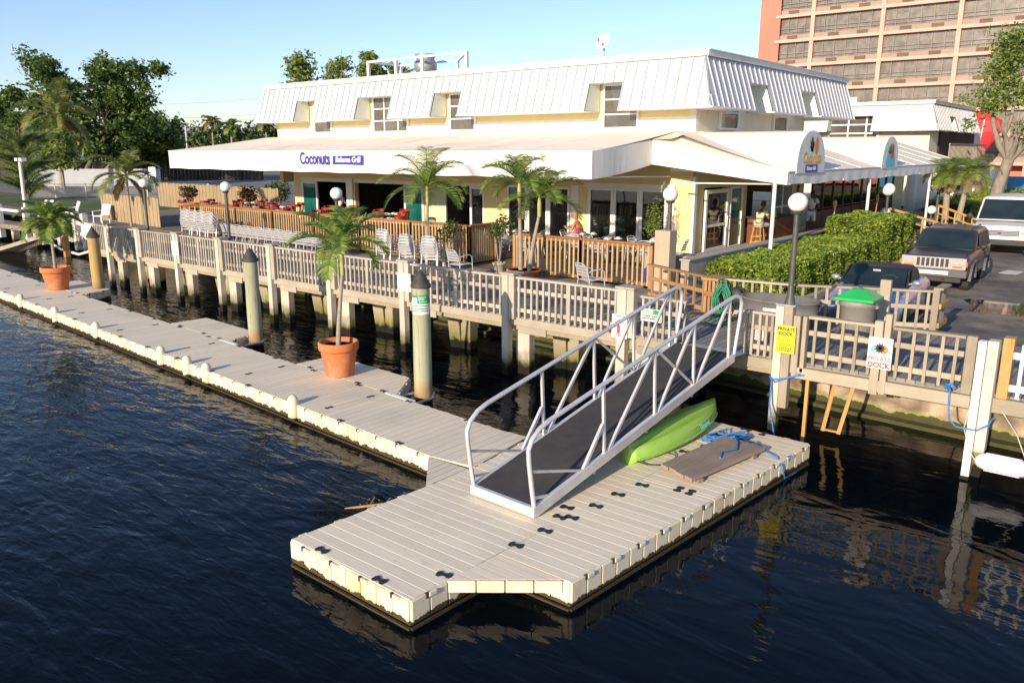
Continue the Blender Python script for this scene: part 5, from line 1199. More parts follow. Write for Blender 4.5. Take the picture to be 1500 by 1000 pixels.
for i,(x,y) in enumerate(((-17.3,21.6),(-15.0,22.3),(-13.6,21.6),(-12.2,22.0))):
    c=dup(td,(x,y,ZG),0,['dark table right of the yellow wall, with white napkins','dark table in front of the seated woman','dark table before the triple glass doors, left one','dark table before the triple glass doors, right one'][i])
    setting(x,y,ZG+.745,['white napkins on the table by the yellow wall','white napkins on the table by the seated woman','white napkins on the left table before the triple glass doors','white napkins on the right table before the triple glass doors'][i])
    for j,(dx,dy,a) in enumerate(((-.62,.0,90),(.62,.05,-90),(.05,-.6,180))):
        put(ac,x+dx,y+dy,ZG,a+rnd.uniform(-15,15),'silver chair at the %s side of the %s'%(['left','right','near'][j],['table by the yellow wall','table by the seated woman','left table before the triple glass doors','right table before the triple glass doors'][i]),'silver chairs at the dark patio tables')
# red dining chairs
def red_chair():
    o=thing('dining_chair','red','chair'); q=MB(); q.lathe([(.001,.43),(.2,.43),(.22,.45),(.2,.475),(.001,.475)],(0,0,0),14); part('seat',q,m['chair_red'],o,local=True)
    for (x,y) in ((-.18,-.17),(.18,-.17),(-.17,.17),(.17,.17)):
        q=MB(); q.bar((x*1.1,y*1.15,0),(x,y,.44),.038,.038); part('leg',q,m['chair_red'],o,local=True)
    q=MB()
    for k in range(7):
        a=R(-72+24*k); q.tube([(.2*math.sin(a),.2*math.cos(a),.47),(.225*math.sin(a),.235*math.cos(a)+.03,.86)],.016,5)
    part('spindle',q,m['chair_red'],o,local=True)
    q=MB()
    pts=[(.24*math.sin(R(t)),.24*math.cos(R(t))+.04,.87) for t in range(-85,86,17)]
    for i in range(len(pts)-1): q.bar(pts[i],pts[i+1],.03,.11)
    part('back_rail',q,m['chair_red'],o,local=True); return o
rc=red_chair(); first=True
tab=[(-36.6,20.9),(-34.7,22.6),(-33.2,20.3),(-31.0,22.0),(-29.3,20.2),(-27.6,22.3),(-25.9,20.3),(-24.3,22.2),(-22.6,20.4)]
tn=['at the far left end of the patio','by the restaurant corner','third from the left, close to the railing','in front of the first sliding doors','fifth from the left, close to the railing','in front of the second opening','seventh from the left, close to the railing','in front of the teal glass panel','last on the right, close to the railing']
for i,(x,y) in enumerate(tab):
    c=dup(td,(x,y,ZP if i else ZG),0,'dark dining table '+tn[i]); c['group']='dark tables among the red chairs'
    setting(x,y,(ZP if i else ZG)+.745,'white napkins on the dining table '+tn[i],4)
    for j,(dx,dy,a) in enumerate(((-.66,.0,90),(.66,.0,-90),(.0,-.64,180),(.0,.64,0))):
        lb='red spindle chair, %s side of the table %s'%(['left','right','near','far'][j],tn[i])
        if first: rc.location=(x+dx,y+dy,ZP); rc.rotation_euler=(0,0,R(a)); rc['label']=lb; rc['group']='red spindle dining chairs on the patio'; first=False
        else: c=dup(rc,(x+dx,y+dy,ZP),R(a+rnd.uniform(-12,12)),lb)
if rc.location.x<-30: rc.location.z=ZP
# ---------------- planters, shrubs
def leafball(mb,c,rad,n,leaf,rg,sq=(1,1,1),shell=.55):
    for _ in range(n):
        th=rg.uniform(0,2*PI); ph=math.acos(rg.uniform(-1,1)); rr=(shell+(1-shell)*rg.random()**.6)
        p=Vector((c[0]+rad*sq[0]*rr*math.sin(ph)*math.cos(th),c[1]+rad*sq[1]*rr*math.sin(ph)*math.sin(th),c[2]+rad*sq[2]*rr*math.cos(ph)))
        leafquad(mb,p,leaf*rg.uniform(.7,1.3),rg)
def softball(mb,c,rad,n,leaf,rg):
    for _ in range(n):
        p=Vector((c[0]+rg.gauss(0,.52)*rad,c[1]+rg.gauss(0,.52)*rad,c[2]+rg.gauss(0,.40)*rad)); leafquad(mb,p,leaf*rg.uniform(.6,1.3),rg)
def leafquad(mb,p,l,rg):
    a=Vector((rg.gauss(0,1),rg.gauss(0,1),rg.gauss(0,.6))); a.normalize(); b=a.cross(Vector((rg.gauss(0,1),rg.gauss(0,1),rg.gauss(0,1)))); 
    if b.length<1e-3: return
    b.normalize(); mb.add([p-a*l*.5,p+b*l*.26,p+a*l*.5,p-b*l*.26],[(0,1,2,3)])
def shrub(name,label,base,h,r,n,leaf,mt,stems=3,pot=None,seed=1,sq=(1,1,1),cat='shrub',stemh=.45,group=None):
    rg=random.Random(seed); o=thing(name,label,cat,base,group=group); z0=base[2]
    if pot:
        q=MB(); pr,ph,pm=pot; q.lathe([(pr*.7,0),(pr*.95,ph*.8),(pr*1.05,ph*.82),(pr*1.05,ph),(pr*.9,ph),(pr*.88,ph*.85),(.001,ph*.85)],tuple(base),20); part('pot',q,m[pm],o); z0+=ph*.8
    for k in range(stems):
        q=MB(); a=2*PI*k/stems; x=base[0];y=base[1]; q.tube([(x,y,z0),(x+.06*math.cos(a),y+.06*math.sin(a),z0+h*stemh*.5),(x+.3*r*math.cos(a),y+.3*r*math.sin(a),z0+h*(stemh+.25))],.022,6); part('stem',q,m['bark_grey'],o)
    q=MB()
    for k in range(7):
        c=(base[0]+rg.uniform(-.45,.45)*r,base[1]+rg.uniform(-.45,.45)*r,z0+h*(stemh+(1-stemh)*(.25+.5*rg.random()))); leafball(q,c,r*.62,n//7,leaf,rg,sq,.2)
    part('foliage',q,m[mt],o,fix=False); return o
shrub('potted_bush','bushy variegated shrub in a pale pot, left side of the gap in the brown railing',(-16.9,17.75,ZG),1.25,.42,520,.09,'shrub_leaf',pot=(.24,.2,'concrete'),seed=3)
shrub('potted_bush','bushy variegated shrub in a pale pot, right side of the gap in the brown railing',(-14.95,17.75,ZG),1.45,.45,600,.09,'shrub_leaf',pot=(.2,.3,'concrete'),seed=5)
shrub('topiary_shrub','narrow upright green shrub between the glass doors and the building corner',(-12.9,23.0,ZG),1.9,.36,800,.075,'tree_leaf_light',stems=1,pot=(.25,.35,'concrete'),seed=6,sq=(1,1,2.0),stemh=.1)
shrub('planter_bush','reddish croton in a terracotta box at the left end of the patio',(-34.3,19.2,2.0),.8,.45,420,.14,'croton',pot=(.42,.45,'terracotta'),seed=7)
shrub('croton_bush','dark croton bush in front of the long tan board fence',(-36.8,23.8,ZG+.2),1.5,.7,700,.17,'croton',seed=8,stemh=.3)
shrub('yellow_bush','low yellow-green bush peeping over the long tan board fence',(-44.5,31,ZG-.0),1.5,1.0,700,.2,'shrub_leaf',seed=18,stemh=.2)
# palms on the pier
palm('slim_palm','slim single palm in front of the middle of the brown railing, with a dense crown',(-17.05,16.9,ZG),2.0,(.1,.0),1.5,15,leafm='palm_leaf',seed=21,leaf=.42,shaft=.55,trunk_r=.05,wid=.035,elevs=(72,-12),droop=(1.0,1.7))
palm('twin_palm','twin-stemmed palm in a wide terracotta bowl in front of the second brown railing',(-13.75,17.4,ZG),2.1,(0,0),1.3,10,potr=.48,poth=.26,leafm='palm_leaf',seed=31,leaf=.5,shaft=.55,trunk_r=.055,trunks=[((-.12,0),2.15,(-.05,0)),((.15,.05),1.75,(.25,.1))],wid=.035,elevs=(70,-10),droop=(1.1,1.8))
palm('fence_palm','yellowing palm in front of the tan board fence at the left end of the pier',(-37.6,18.1,ZG),1.9,(0,0),2.0,11,leafm='palm_leaf_gold',seed=41,leaf=.5,shaft=.5,trunk_r=.05,wid=.07,elevs=(70,-15),droop=(1.2,1.9),dry=2)
palm('street_palm','left one of the two small palms with brown hanging skirts by the side hedge',(-8.15,41.4,ZA),2.75,(-.1,0),1.25,18,leafm='palm_leaf',seed=51,leaf=.5,shaft=0,trunk_r=.14,wid=.03,elevs=(70,-20),droop=(1.3,2.1),dry=16,group='small palms beside the side hedge')
palm('street_palm','right one of the two small palms with brown hanging skirts, next to the white van',(-7.6,41.0,ZA),2.85,(.3,.1),1.4,18,leafm='palm_leaf',seed=57,leaf=.5,shaft=0,trunk_r=.12,wid=.03,elevs=(72,-20),droop=(1.3,2.1),dry=14,group='small palms beside the side hedge')
# ---------------- hedges
def hedge(label,x0,x1,y0,y1,z1,n,seed,z0=ZA):
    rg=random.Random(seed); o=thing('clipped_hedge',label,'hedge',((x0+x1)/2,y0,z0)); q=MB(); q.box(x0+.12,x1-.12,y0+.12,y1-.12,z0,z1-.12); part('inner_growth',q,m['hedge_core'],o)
    q=MB(); Lx=x1-x0;Ly=y1-y0;Hh=z1-z0; A=[Lx*Ly,Lx*Hh,Ly*Hh]; tot=A[0]+A[1]+A[2]
    for _ in range(n):
        t=rg.random()*tot
        if t<A[0]: p=Vector((rg.uniform(x0,x1),rg.uniform(y0,y1),z1))
        elif t<A[0]+A[1]: p=Vector((rg.uniform(x0,x1),y0,rg.uniform(z0,z1)))
        else: p=Vector((x1,rg.uniform(y0,y1),rg.uniform(z0,z1)))
        nz=.10*(math.sin(p.x*3.1+p.z*4)+math.sin(p.y*2.3+p.z*2.7)+math.sin(p.y*5.1+p.x*4))/3
        cx,cy=(x0+x1)/2,(y0+y1)/2
        dd=Vector((p.x-cx,0 if abs(p.y-y0)>1e-3 and t>=A[0]+A[1] else p.y-cy,p.z-(z0+z1)/2))
        off=nz+rg.uniform(-.10,.06)
        if t<A[0]: p.z+=off
        elif t<A[0]+A[1]: p.y-=off
        else: p.x+=off
        leafquad(q,p,rg.uniform(.07,.14),rg)
    part('foliage',q,m['hedge_leaf'],o,fix=False); return o
hedge('long clipped green hedge between the low concrete wall and the parked convertible',-9.12,-7.25,19.0,27.9,1.98,34000,1); hedge('taller end block of the clipped hedge beside the grey four-wheel-drive car',-9.0,-7.15,27.6,31.5,2.5,15000,2)
hedge('far low hedge behind the two street palms',-10.5,-8.2,47.5,66,2.1,9000,3)
# ---------------- stair rails, globes, torches
sr=thing('stair_railing','yellow-brown wooden stair railing stepping down beyond the hedge','railing',(-8.8,36,ZG))
for dx in (0,1.25):
    q=MB(); q.bar((-9.0+dx*.9,35.2+dx*2.6,2.45),(-6.9+dx*.6,37.2+dx*2.2,1.65),.1,.09); q.bar((-9.0+dx*.9,35.2+dx*2.6,2.12),(-6.9+dx*.6,37.2+dx*2.2,1.38),.06,.06); part('handrail',q,m['yellow_wood'],sr)
    for k in range(7):
        t=k/6; q=MB(); x=-9.0+dx*.9+(2.1-dx*.3)*t; y=35.2+dx*2.6+(2.0-dx*.4)*t; q.cbox((x,y,2.05-.75*t),(.06,.06,.75)); part('baluster',q,m['yellow_wood'],sr)
lamp(-9.1,35.0,ZG+.4,2.3,'small low globe on the near end of the yellow-brown stair railing',.2,.04); lamp(-8.0,37.8,ZG+.4,2.3,'small low globe on the far end of the yellow-brown stair railing',.18,.04)
for (x,y,lb) in ((-9.12,28.6,'bamboo garden torch by the nearer dark entrance'),(-9.12,33.6,'bamboo garden torch in front of the dark glass wall, the farther one')):
    o=thing('garden_torch',lb,'torch',(x,y,ZG)); q=MB(); q.tube([(x,y,ZG),(x+.05,y,2.8)],.022,6); part('stake',q,m['bamboo'],o); q=MB(); q.lathe([(.03,0),(.07,.22),(.055,.3),(.03,.34)],(x+.05,y,2.75),10); part('torch_head',q,m['bamboo'],o)
# ---------------- tub, bin, hose
TX=.72
tb=thing('stock_tub','large oval grey plastic tub with a white label behind the pier railing','tub',(-6.5,15.6,ZG))
q=MB(); q.lathe([(.86,0),(.9,.05),(.93,.28),(.955,.29),(.955,.33),(.94,.34),(.97,.56),(1.0,.57),(1.0,.61),(.93,.61),(.9,.1),(.001,.1)],(-6.35+.52,15.55,ZG+.0),36,sx=.80,sy=.5); part('shell',q,m['tub_grey'],tb)
q=MB(); q.cbox((-5.80,15.07,1.70),(.34,.01,.13)); lb=part('label',q,m['sign_white'],tb); lines(-5.95,-5.66,15.06,[1.65,1.69,1.73],.02,rg,m['ink_grey'],lb)
bn=thing('wheeled_bin','grey-brown rubbish bin with a bright green hipped lid','rubbish bin',(-4.95,16.35,ZG))
q=MB(); q.lathe([(.27,0),(.28,.03),(.325,.62),(.345,.63),(.345,.72),(.33,.73)],(-4.36,15.62,ZG),24); part('body',q,m['bin_grey'],bn)
q=MB(); q.cbox((-4.70,15.62,1.93),(.06,.14,.05)); q.cbox((-4.02,15.62,1.93),(.06,.14,.05)); part('handle',q,m['bin_grey'],bn)
q=MB(); c=(-4.36,15.62); z=ZG+.735
q.add([(c[0]+x*.35,c[1]+y*.35,z+h) for (x,y,h) in ((-1,-1,0),(1,-1,0),(1,1,0),(-1,1,0),(-1,-1,.05),(1,-1,.05),(1,1,.05),(-1,1,.05),(-.38,-.3,.2),(.38,-.3,.2),(.38,.3,.2),(-.38,.3,.2))],[(3,2,1,0),(0,1,5,4),(1,2,6,5),(2,3,7,6),(3,0,4,7),(4,5,9,8),(5,6,10,9),(6,7,11,10),(7,4,8,11),(8,9,10,11)]); part('lid',q,m['bin_green'],bn,bevel=.01)
hs=thing('garden_hose','green garden hose hanging in loops on the low railing beside the grey tub','hose',(-7.3,15.7,1.7))
rg=random.Random(3)
for k in range(3):
    q=MB(); pts=[]
    for i in range(70):
        a=i*.34; r_=.20+.05*math.sin(i*.21+k); pts.append((-7.16+r_*.7*math.cos(a)+.04*k,15.72-.03*k-.02*math.sin(i),1.72+r_*1.35*math.sin(a)-.12*math.sin(i*.11)))
    q.tube(pts,.014,6); part('hose_coil',q,m['hose_green'],hs)
q=MB(); q.tube([(-7.1,15.7,1.4),(-7.3,15.5,1.32),(-6.9,15.3,1.31),(-6.6,15.0,1.315),(-6.9,14.9,1.315),(-7.3,15.2,1.315)],.014,6); part('loose_hose',q,m['hose_green'],hs)
rl=thing('hose_reel','dark hose reel on the low railing next to the green hose','hose reel',(-6.95,15.9,1.7)); q=MB(); q.lathe([(.05,-.12),(.2,-.12),(.2,-.1),(.06,-.09),(.06,.09),(.2,.1),(.2,.12),(.05,.12)],(0,0,0),18); q.xf(Matrix.Translation((-6.88,15.85,1.78))@Matrix.Rotation(R(90),4,'X')); part('drum',q,m['car_black'],rl)
tag(part('water_bottle',MB().lathe([(.12,0),(.14,.05),(.14,.4),(.05,.5),(.05,.56)],(-10.45,18.45,ZG),16),m['ink_blue']),'blue water bottle standing behind the end of the brown railing','bottle')

# ---------------- people (grown from joint chains)
def skin(name,nodes,edges,mat,parent=None,sub=1,root=0):
    off=Vector(LOC.get(parent.name,(0,0,0))) if parent else Vector()
    me=bpy.data.meshes.new(name); ks=list(nodes); me.from_pydata([tuple(Vector(nodes[k][0])-off) for k in ks],[(ks.index(a),ks.index(b)) for a,b in edges],[])
    o=link(bpy.data.objects.new(name,me)); 
    if parent: o.parent=parent
    LOC[o.name]=tuple(off)
    sk=o.modifiers.new('skin','SKIN'); 
    for i,k in enumerate(ks):
        d=me.skin_vertices[0].data[i]; r_=nodes[k][1]; d.radius=(r_,r_) if not hasattr(r_,'__len__') else r_; d.use_root=(i==root)
    sk.use_smooth_shade=True; s=o.modifiers.new('sub','SUBSURF'); s.levels=sub+1; s.render_levels=sub+1
    me.materials.append(mat); return o
def hand(nodes,edges,wr,pt,sc=1.0,key='h',thumb=(0,0,1)):
    """palm and five short finger chains starting at the wrist"""
    w=Vector(wr); d=(Vector(pt)).normalized(); t=Vector(thumb); t=(t-d*t.dot(d)).normalized(); n=d.cross(t)
    nodes[key+'p']=(w+d*.07*sc,(.026,.032)); edges.append((key+'w',key+'p'))
    for i in range(4):
        o=t*(.03-.02*i); L=(.075,.085,.08,.062)[i]
        nodes[key+'f%d'%i]=(w+d*.095*sc+o,.009); nodes[key+'g%d'%i]=(w+d*(.095+L*.55)*sc+o+n*.012,.008); nodes[key+'e%d'%i]=(w+d*(.095+L*.85)*sc+o+n*.035,.007)
        edges += [(key+'p',key+'f%d'%i),(key+'f%d'%i,key+'g%d'%i),(key+'g%d'%i,key+'e%d'%i)]
    nodes[key+'t']=(w+d*.05+t*.045,.011); nodes[key+'u']=(w+d*.085+t*.062,.009); edges += [(key+'p',key+'t'),(key+'t',key+'u')]
def person(label,base,hd,skinm,hair,J,top,bottom,topk,botk,face=(0,-1,0),longhair=False,sleeve=True,shoes='car_black'):
    """J: joint dict (absolute coords); draws body, head features, hair and clothes"""
    o=thing('person',label,'person',base)
    F=Vector(face).normalized(); Sd=F.cross(Vector((0,0,1))).normalized(); U=Vector((0,0,1))
    n={}; e=[]
    rad=dict(pel=.13,waist=.115,chest=.14,neckb=.06,neck=.052,sl=.058,el=.042,hlw=.026,sr=.058,er=.042,hrw=.026,hipl=.088,kl=.056,al=.037,tl=.035,hipr=.088,kr=.056,ar=.037,tr=.035)
    for k in rad: n[k]=(Vector(J[k]),rad[k])
    e=[('pel','waist'),('waist','chest'),('chest','neckb'),('neckb','neck'),('chest','sl'),('sl','el'),('el','hlw'),('chest','sr'),('sr','er'),('er','hrw'),('pel','hipl'),('hipl','kl'),('kl','al'),('al','tl'),('pel','hipr'),('hipr','kr'),('kr','ar'),('ar','tr')]
    hand(n,e,J['hlw'],Vector(J['hlw'])-Vector(J['el']),key='hl',thumb=F+Sd*-.3); hand(n,e,J['hrw'],Vector(J['hrw'])-Vector(J['er']),key='hr',thumb=F+Sd*.3)
    body=skin('body',n,e,m[skinm],o)
    H=Vector(J['head']); q=MB()
    # head: ellipsoid with jaw, nose, eyes, ears
    n_,m_=20,14; vs=[];fs=[]
    for i in range(m_+1):
        ph=PI*i/m_; z=-math.cos(ph)
        for k in range(n_):
            a=2*PI*k/n_; x=math.sin(a)*math.sin(ph); f=math.cos(a)*math.sin(ph)
            w_=.076*(1-.22*max(0,-z)**1.3); dpt=.096*(1-.1*max(0,-z))
            v=Sd*(x*w_)+F*(f*dpt)+U*(z*.122)
            if f>.55 and abs(x)<.5 and -.55<z<.0: v+=F*(.016*math.exp(-(x/.14)**2-((z+.25)/.16)**2))
            if f>.5 and abs(z-.05)<.2: v-=F*.008*math.exp(-((abs(x)-.4)/.16)**2)
            vs.append(H+v)
    for i in range(m_):
        for k in range(n_): k2=(k+1)%n_; fs.append((i*n_+k,i*n_+k2,(i+1)*n_+k2,(i+1)*n_+k))
    q.add(vs,fs,True); q.tube([H+F*.088+U*.01,H+F*.112-U*.03],[.008,.014],6)
    for s in (-1,1): q.sphere(H+Sd*(s*.078)-F*.005-U*.005,.02,8,6,.5,1,1.4)
    hdn=part('head',q,m[skinm],o)
    q=MB()
    for s in (-1,1): q.sphere(H+Sd*(s*.03)+F*.086+U*.015,.009,8,6)
    part('eye',q,m['ink_black'],hdn); q=MB(); q.bar(H+F*.088-U*.062-Sd*.022,H+F*.088-U*.062+Sd*.022,.006,.008); part('mouth',q,m['lens_red'],hdn)
    q=MB(); rg=random.Random(5); vs=[];fs=[]
    for i in range(8):
        ph=PI*.62*i/7
        for k in range(18):
            a=2*PI*k/18; f=math.cos(a); z=math.cos(ph)
            cut=1 if (f<.35 or z>.45) else .93
            r_=1.10*cut+.03*rg.random(); 
            if longhair and f<.2 and i>5: r_*=1.08
            vs.append(H+Sd*(math.sin(a)*math.sin(ph)*.080*r_)+F*(f*math.sin(ph)*.10*r_-.006)+U*(z*.128*r_-(.07 if longhair and f<.1 and i==7 else 0)))
    for i in range(7):
        for k in range(18): k2=(k+1)%18; fs.append((i*18+k,i*18+k2,(i+1)*18+k2,(i+1)*18+k))
    q.add(vs,fs,True); part('hair',q,m[hair],hdn)
    # clothing follows the joints, slightly larger
    n={k:(Vector(J[k]),rad[k]*g) for k,g in topk}; ee=[p for p in [('pel','waist'),('waist','chest'),('chest','neckb'),('chest','sl'),('sl','sll'),('chest','sr'),('sr','srr')] if p[0] in n or p[0] in('sl','sr')]
    mid=lambda a,b,t: Vector(J[a]).lerp(Vector(J[b]),t)
    if sleeve: n['sll']=(mid('sl','el',.62),.062); n['srr']=(mid('sr','er',.62),.062)
    ee=[p for p in ee if p[0] in n and p[1] in n]; skin('shirt',n,ee,m[top],o)
    n={k:(Vector(J[k]),rad[k]*g) for k,g in botk}; n['ml']=(mid('hipl','kl',.85),.078); n['mr']=(mid('hipr','kr',.85),.078)
    skin('shorts',n,[('pel','hipl'),('hipl','ml'),('pel','hipr'),('hipr','mr')],m[bottom],o)
    q=MB()
    for s in ('l','r'): a=Vector(J['a'+s]);t=Vector(J['t'+s]); q.tube([a-U*.03-(t-a)*.25,a.lerp(t,.5)-U*.02,t+(t-a)*.2-U*.01],[.045,.05,.035],8)
    part('shoe',q,m[shoes],o); return o
def standing(x,y,z,h,F,arms=0):
    F=Vector((*F,0)).normalized(); Sd=F.cross(Vector((0,0,1))); k=h/1.75; B=Vector((x,y,z))
    def p(s,f,u): return B+Sd*(s*k)+F*(f*k)+Vector((0,0,u*k))
    J=dict(pel=p(0,0,.95),waist=p(0,0,1.1),chest=p(0,0,1.3),neckb=p(0,0,1.47),neck=p(0,.01,1.53),head=p(0,.02,1.63),sl=p(-.19,0,1.41),sr=p(.19,0,1.41),hipl=p(-.1,0,.88),hipr=p(.1,0,.88),kl=p(-.12,.03,.48),kr=p(.11,.0,.48),al=p(-.13,-.03,.08),ar=p(.12,-.05,.08),tl=p(-.14,.10,.03),tr=p(.13,.08,.03))
    if arms: J.update(el=p(-.27,.02,1.13),hlw=p(-.2,.22,1.12),er=p(.27,.05,1.13),hrw=p(.2,.25,1.15))
    else: J.update(el=p(-.26,-.02,1.12),hlw=p(-.25,.06,.88),er=p(.26,-.02,1.12),hrw=p(.25,.08,.88))
    return J
def sitting(x,y,zs,F,reach=.3,lean=.08,drop=.42,up=.28):
    F=Vector((*F,0)).normalized(); Sd=F.cross(Vector((0,0,1))); B=Vector((x,y,zs))
    def p(s,f,u): return B+Sd*s+F*f+Vector((0,0,u))
    return dict(pel=p(0,0,.11),waist=p(0,.0,.26),chest=p(0,lean*.6,.45),neckb=p(0,lean,.60),neck=p(0,lean+.02,.67),head=p(0,lean+.05,.78),sl=p(-.18,lean,.55),sr=p(.18,lean,.55),el=p(-.24,lean+.08,.30),er=p(.24,lean+.08,.30),hlw=p(-.15,reach+.05,up),hrw=p(.13,reach+.02,up),hipl=p(-.1,.05,.08),hipr=p(.1,.05,.08),kl=p(-.12,.46,.06),kr=p(.12,.46,.06),al=p(-.12,.42,-drop+.08),ar=p(.12,.44,-drop+.08),tl=p(-.12,.55,-drop+.03),tr=p(.12,.57,-drop+.03))
TK=[('pel',1.08),('waist',1.15),('chest',1.13),('neckb',1.15),('sl',1.18),('sr',1.18)]; BK=[('pel',1.12),('hipl',1.12),('hipr',1.12)]
person('waiter in a white shirt and pale shorts standing in the dark side entrance',(-11.45,33.2,ZG+.06),1.75,'skin_brown','hair_dark',standing(-11.45,33.2,ZG+.06,1.82,(.5,-1),1),'cloth_white','cloth_white',TK,BK,face=(.5,-1,0))
person('man in pale yellow shirt and cream shorts sitting on the wooden bar stool',(-11.55,27.9,ZG+.06),1.75,'skin_brown','hair_dark',sitting(-11.5,28.1,ZG+.78,(.35,1),.34,.12,.45,.30),'cloth_cream','cloth_shorts',TK,BK,face=(.4,1,0))
person('sunlit woman with fair hair in an orange top sitting at a patio table',(-15.6,22.6,ZG),1.7,'skin_tan','hair_blond',sitting(-15.55,22.75,ZG+.52,(-1,-.35),.36,.16,.45,.36),'ink_orange','cloth_pink',TK[:3],BK,face=(-1,-.35,0),longhair=True,sleeve=False)
tag(part('handbag',MB().lathe([(.14,0),(.17,.04),(.16,.16),(.10,.21),(.001,.22)],(-15.2,22.1,ZG+.75),14,sy=.6),m['cloth_pink']),'pink bag on the table beside the woman in orange','bag')
person('diner in a white shirt seen from behind in the first open doorway',(-30.9,25.0,ZP),1.7,'skin','hair_dark',sitting(-31.1,25.1,ZP+.48,(.2,1),.34,.1,.42,.3),'cloth_white','car_black',TK,BK,face=(.2,1,0))
person('diner in a grey shirt seated deeper in the shade of the first open doorway',(-30.3,25.7,ZP),1.7,'skin','hair_dark',sitting(-30.4,25.7,ZP+.48,(-1,-.2),.34,.1,.42,.3),'cloth_shorts','car_black',TK,BK,face=(-1,-.2,0))
st=thing('bar_stool','pale wooden bar stool under the man in yellow','stool',(-11.5,28.05,ZG+.06))
q=MB(); q.lathe([(.001,.71),(.17,.71),(.19,.73),(.17,.76),(.001,.76)],(-11.5,28.05,ZG+.06),16); part('seat',q,m['yellow_wood'],st)
for (a,b) in ((-1,-1),(1,-1),(1,1),(-1,1)): q=MB(); q.bar((-11.5+a*.2,28.05+b*.2,ZG+.06),(-11.5+a*.12,28.05+b*.12,ZG+.78),.04,.04); part('leg',q,m['yellow_wood'],st)
for z in (.25,.45): q=MB(); q.bar((-11.68,27.87,ZG+z),(-11.32,27.87,ZG+z),.03,.03); q.bar((-11.68,28.23,ZG+z),(-11.32,28.23,ZG+z),.03,.03); part('stretcher',q,m['yellow_wood'],st)
br=thing('side_bar','dark red wooden bar counter beside the stool under the side awning','bar counter',(-11.8,29.6,ZG)); q=MB(); q.box(-12.3,-11.25,28.95,31.0,ZG+.06,2.3); part('front_panel',q,m['bar_wood'],br); q=MB(); q.box(-12.35,-11.1,28.85,31.1,2.3,2.36); part('counter_top',q,m['table_dark'],br,bevel=.01)
q=MB(); q.lathe([(.04,0),(.04,.16),(.015,.2),(.015,.27)],(-11.4,29.3,2.36),10); tag(part('bottle',q,m['sign_yellow']),'yellow bottle standing on the side bar','bottle')
# ---------------- vehicles: lofted bodies (front towards -y, local coordinates)
def loft(secs, mat, name, parent, closed=True, n=None, bev=0, smooth=True):
    """secs: list of (y, [(x,z)...]) right half profiles from bottom centre to top centre; mirrored"""
    q=MB(); rings=[]
    for y,pr in secs:
        ring=[(x,y,z) for x,z in pr]+[(-x,y,z) for x,z in reversed(pr)]
        rings.append(ring)
    k=len(rings[0]); vs=[v for r_ in rings for v in r_]; fs=[]
    for i in range(len(rings)-1):
        for j in range(k): j2=(j+1)%k; fs.append((i*k+j,i*k+j2,(i+1)*k+j2,(i+1)*k+j))
    fs+=[tuple(range(k-1,-1,-1)),tuple((len(rings)-1)*k+j for j in range(k))]
    q.add(vs,fs,smooth); o=part(name,q,mat,parent,local=True,bevel=bev); 
    if smooth: o.data.polygons.foreach_set('use_smooth',[True]*len(o.data.polygons)); md=o.modifiers.new('edge','EDGE_SPLIT'); md.split_angle=R(38)
    return o
def wheel(par,x,y,r,w,rim='chrome',spokes=5,hub=.6):
    s=1 if x>0 else -1; o=thing_child('wheel',par)
    q=MB(); prof=[(r*.62,-w/2),(r*.9,-w/2),(r*.98,-w*.38),(r,-w*.2),(r,w*.2),(r*.98,w*.38),(r*.9,w/2),(r*.62,w/2)]
    q.lathe(prof,(0,0,0),28); q.xf(Matrix.Translation((x,y,r))@Matrix.Rotation(R(90),4,'Y')); t=part('wheel',q,m['tyre'],par,local=True)
    q=MB(); q.lathe([(.001,w*.30),(r*.16,w*.34),(r*.2,w*.28),(r*.52,w*.22),(r*.6,w*.44),(r*.64,w*.45),(r*.64,-w*.4)],(0,0,0),24)
    for i in range(spokes):
        a=2*PI*i/spokes; q.bar((r*.1*math.cos(a),r*.1*math.sin(a),w*.34),(r*.6*math.cos(a),r*.6*math.sin(a),w*.36),r*.16,.03,up=(0,0,1))
    q.xf(Matrix.Translation((x,y,r))@Matrix.Rotation(R(90*s),4,'Y')); part('rim',q,m[rim],t,local=True); return t
def thing_child(n,p): return None
def lb(par,name,x0,x1,y0,y1,z0,z1,mt,bev=.01,rot=None):
    q=MB(); q.box(x0,x1,y0,y1,z0,z1)
    if rot: q.xf(rot)
    return part(name,q,m[mt],par,local=True,bevel=bev)
def lq(par,name,pts,mt,th=.012):
    """flat panel given by 3-6 points, thickened"""
    P_=[Vector(p) for p in pts]; n=(P_[1]-P_[0]).cross(P_[2]-P_[0]).normalized()*th; k=len(P_); q=MB()
    q.add(P_+[p+n for p in P_],[tuple(range(k)),tuple(range(2*k-1,k-1,-1))]+[(i,(i+1)%k,(i+1)%k+k,i+k) for i in range(k)]); return part(name,q,m[mt],par,local=True)
def mirror(par,s,x,y,z,mt,w=.2,h=.14):
    q=MB(); q.sphere((s*(x+w*.55),y,z),1,12,8,w*.5,.06,h*.5); q.bar((s*(x-.06),y,z-h*.3),(s*(x+w*.3),y,z-h*.1),.04,.04); return part('wing_mirror',q,m[mt],par,local=True)
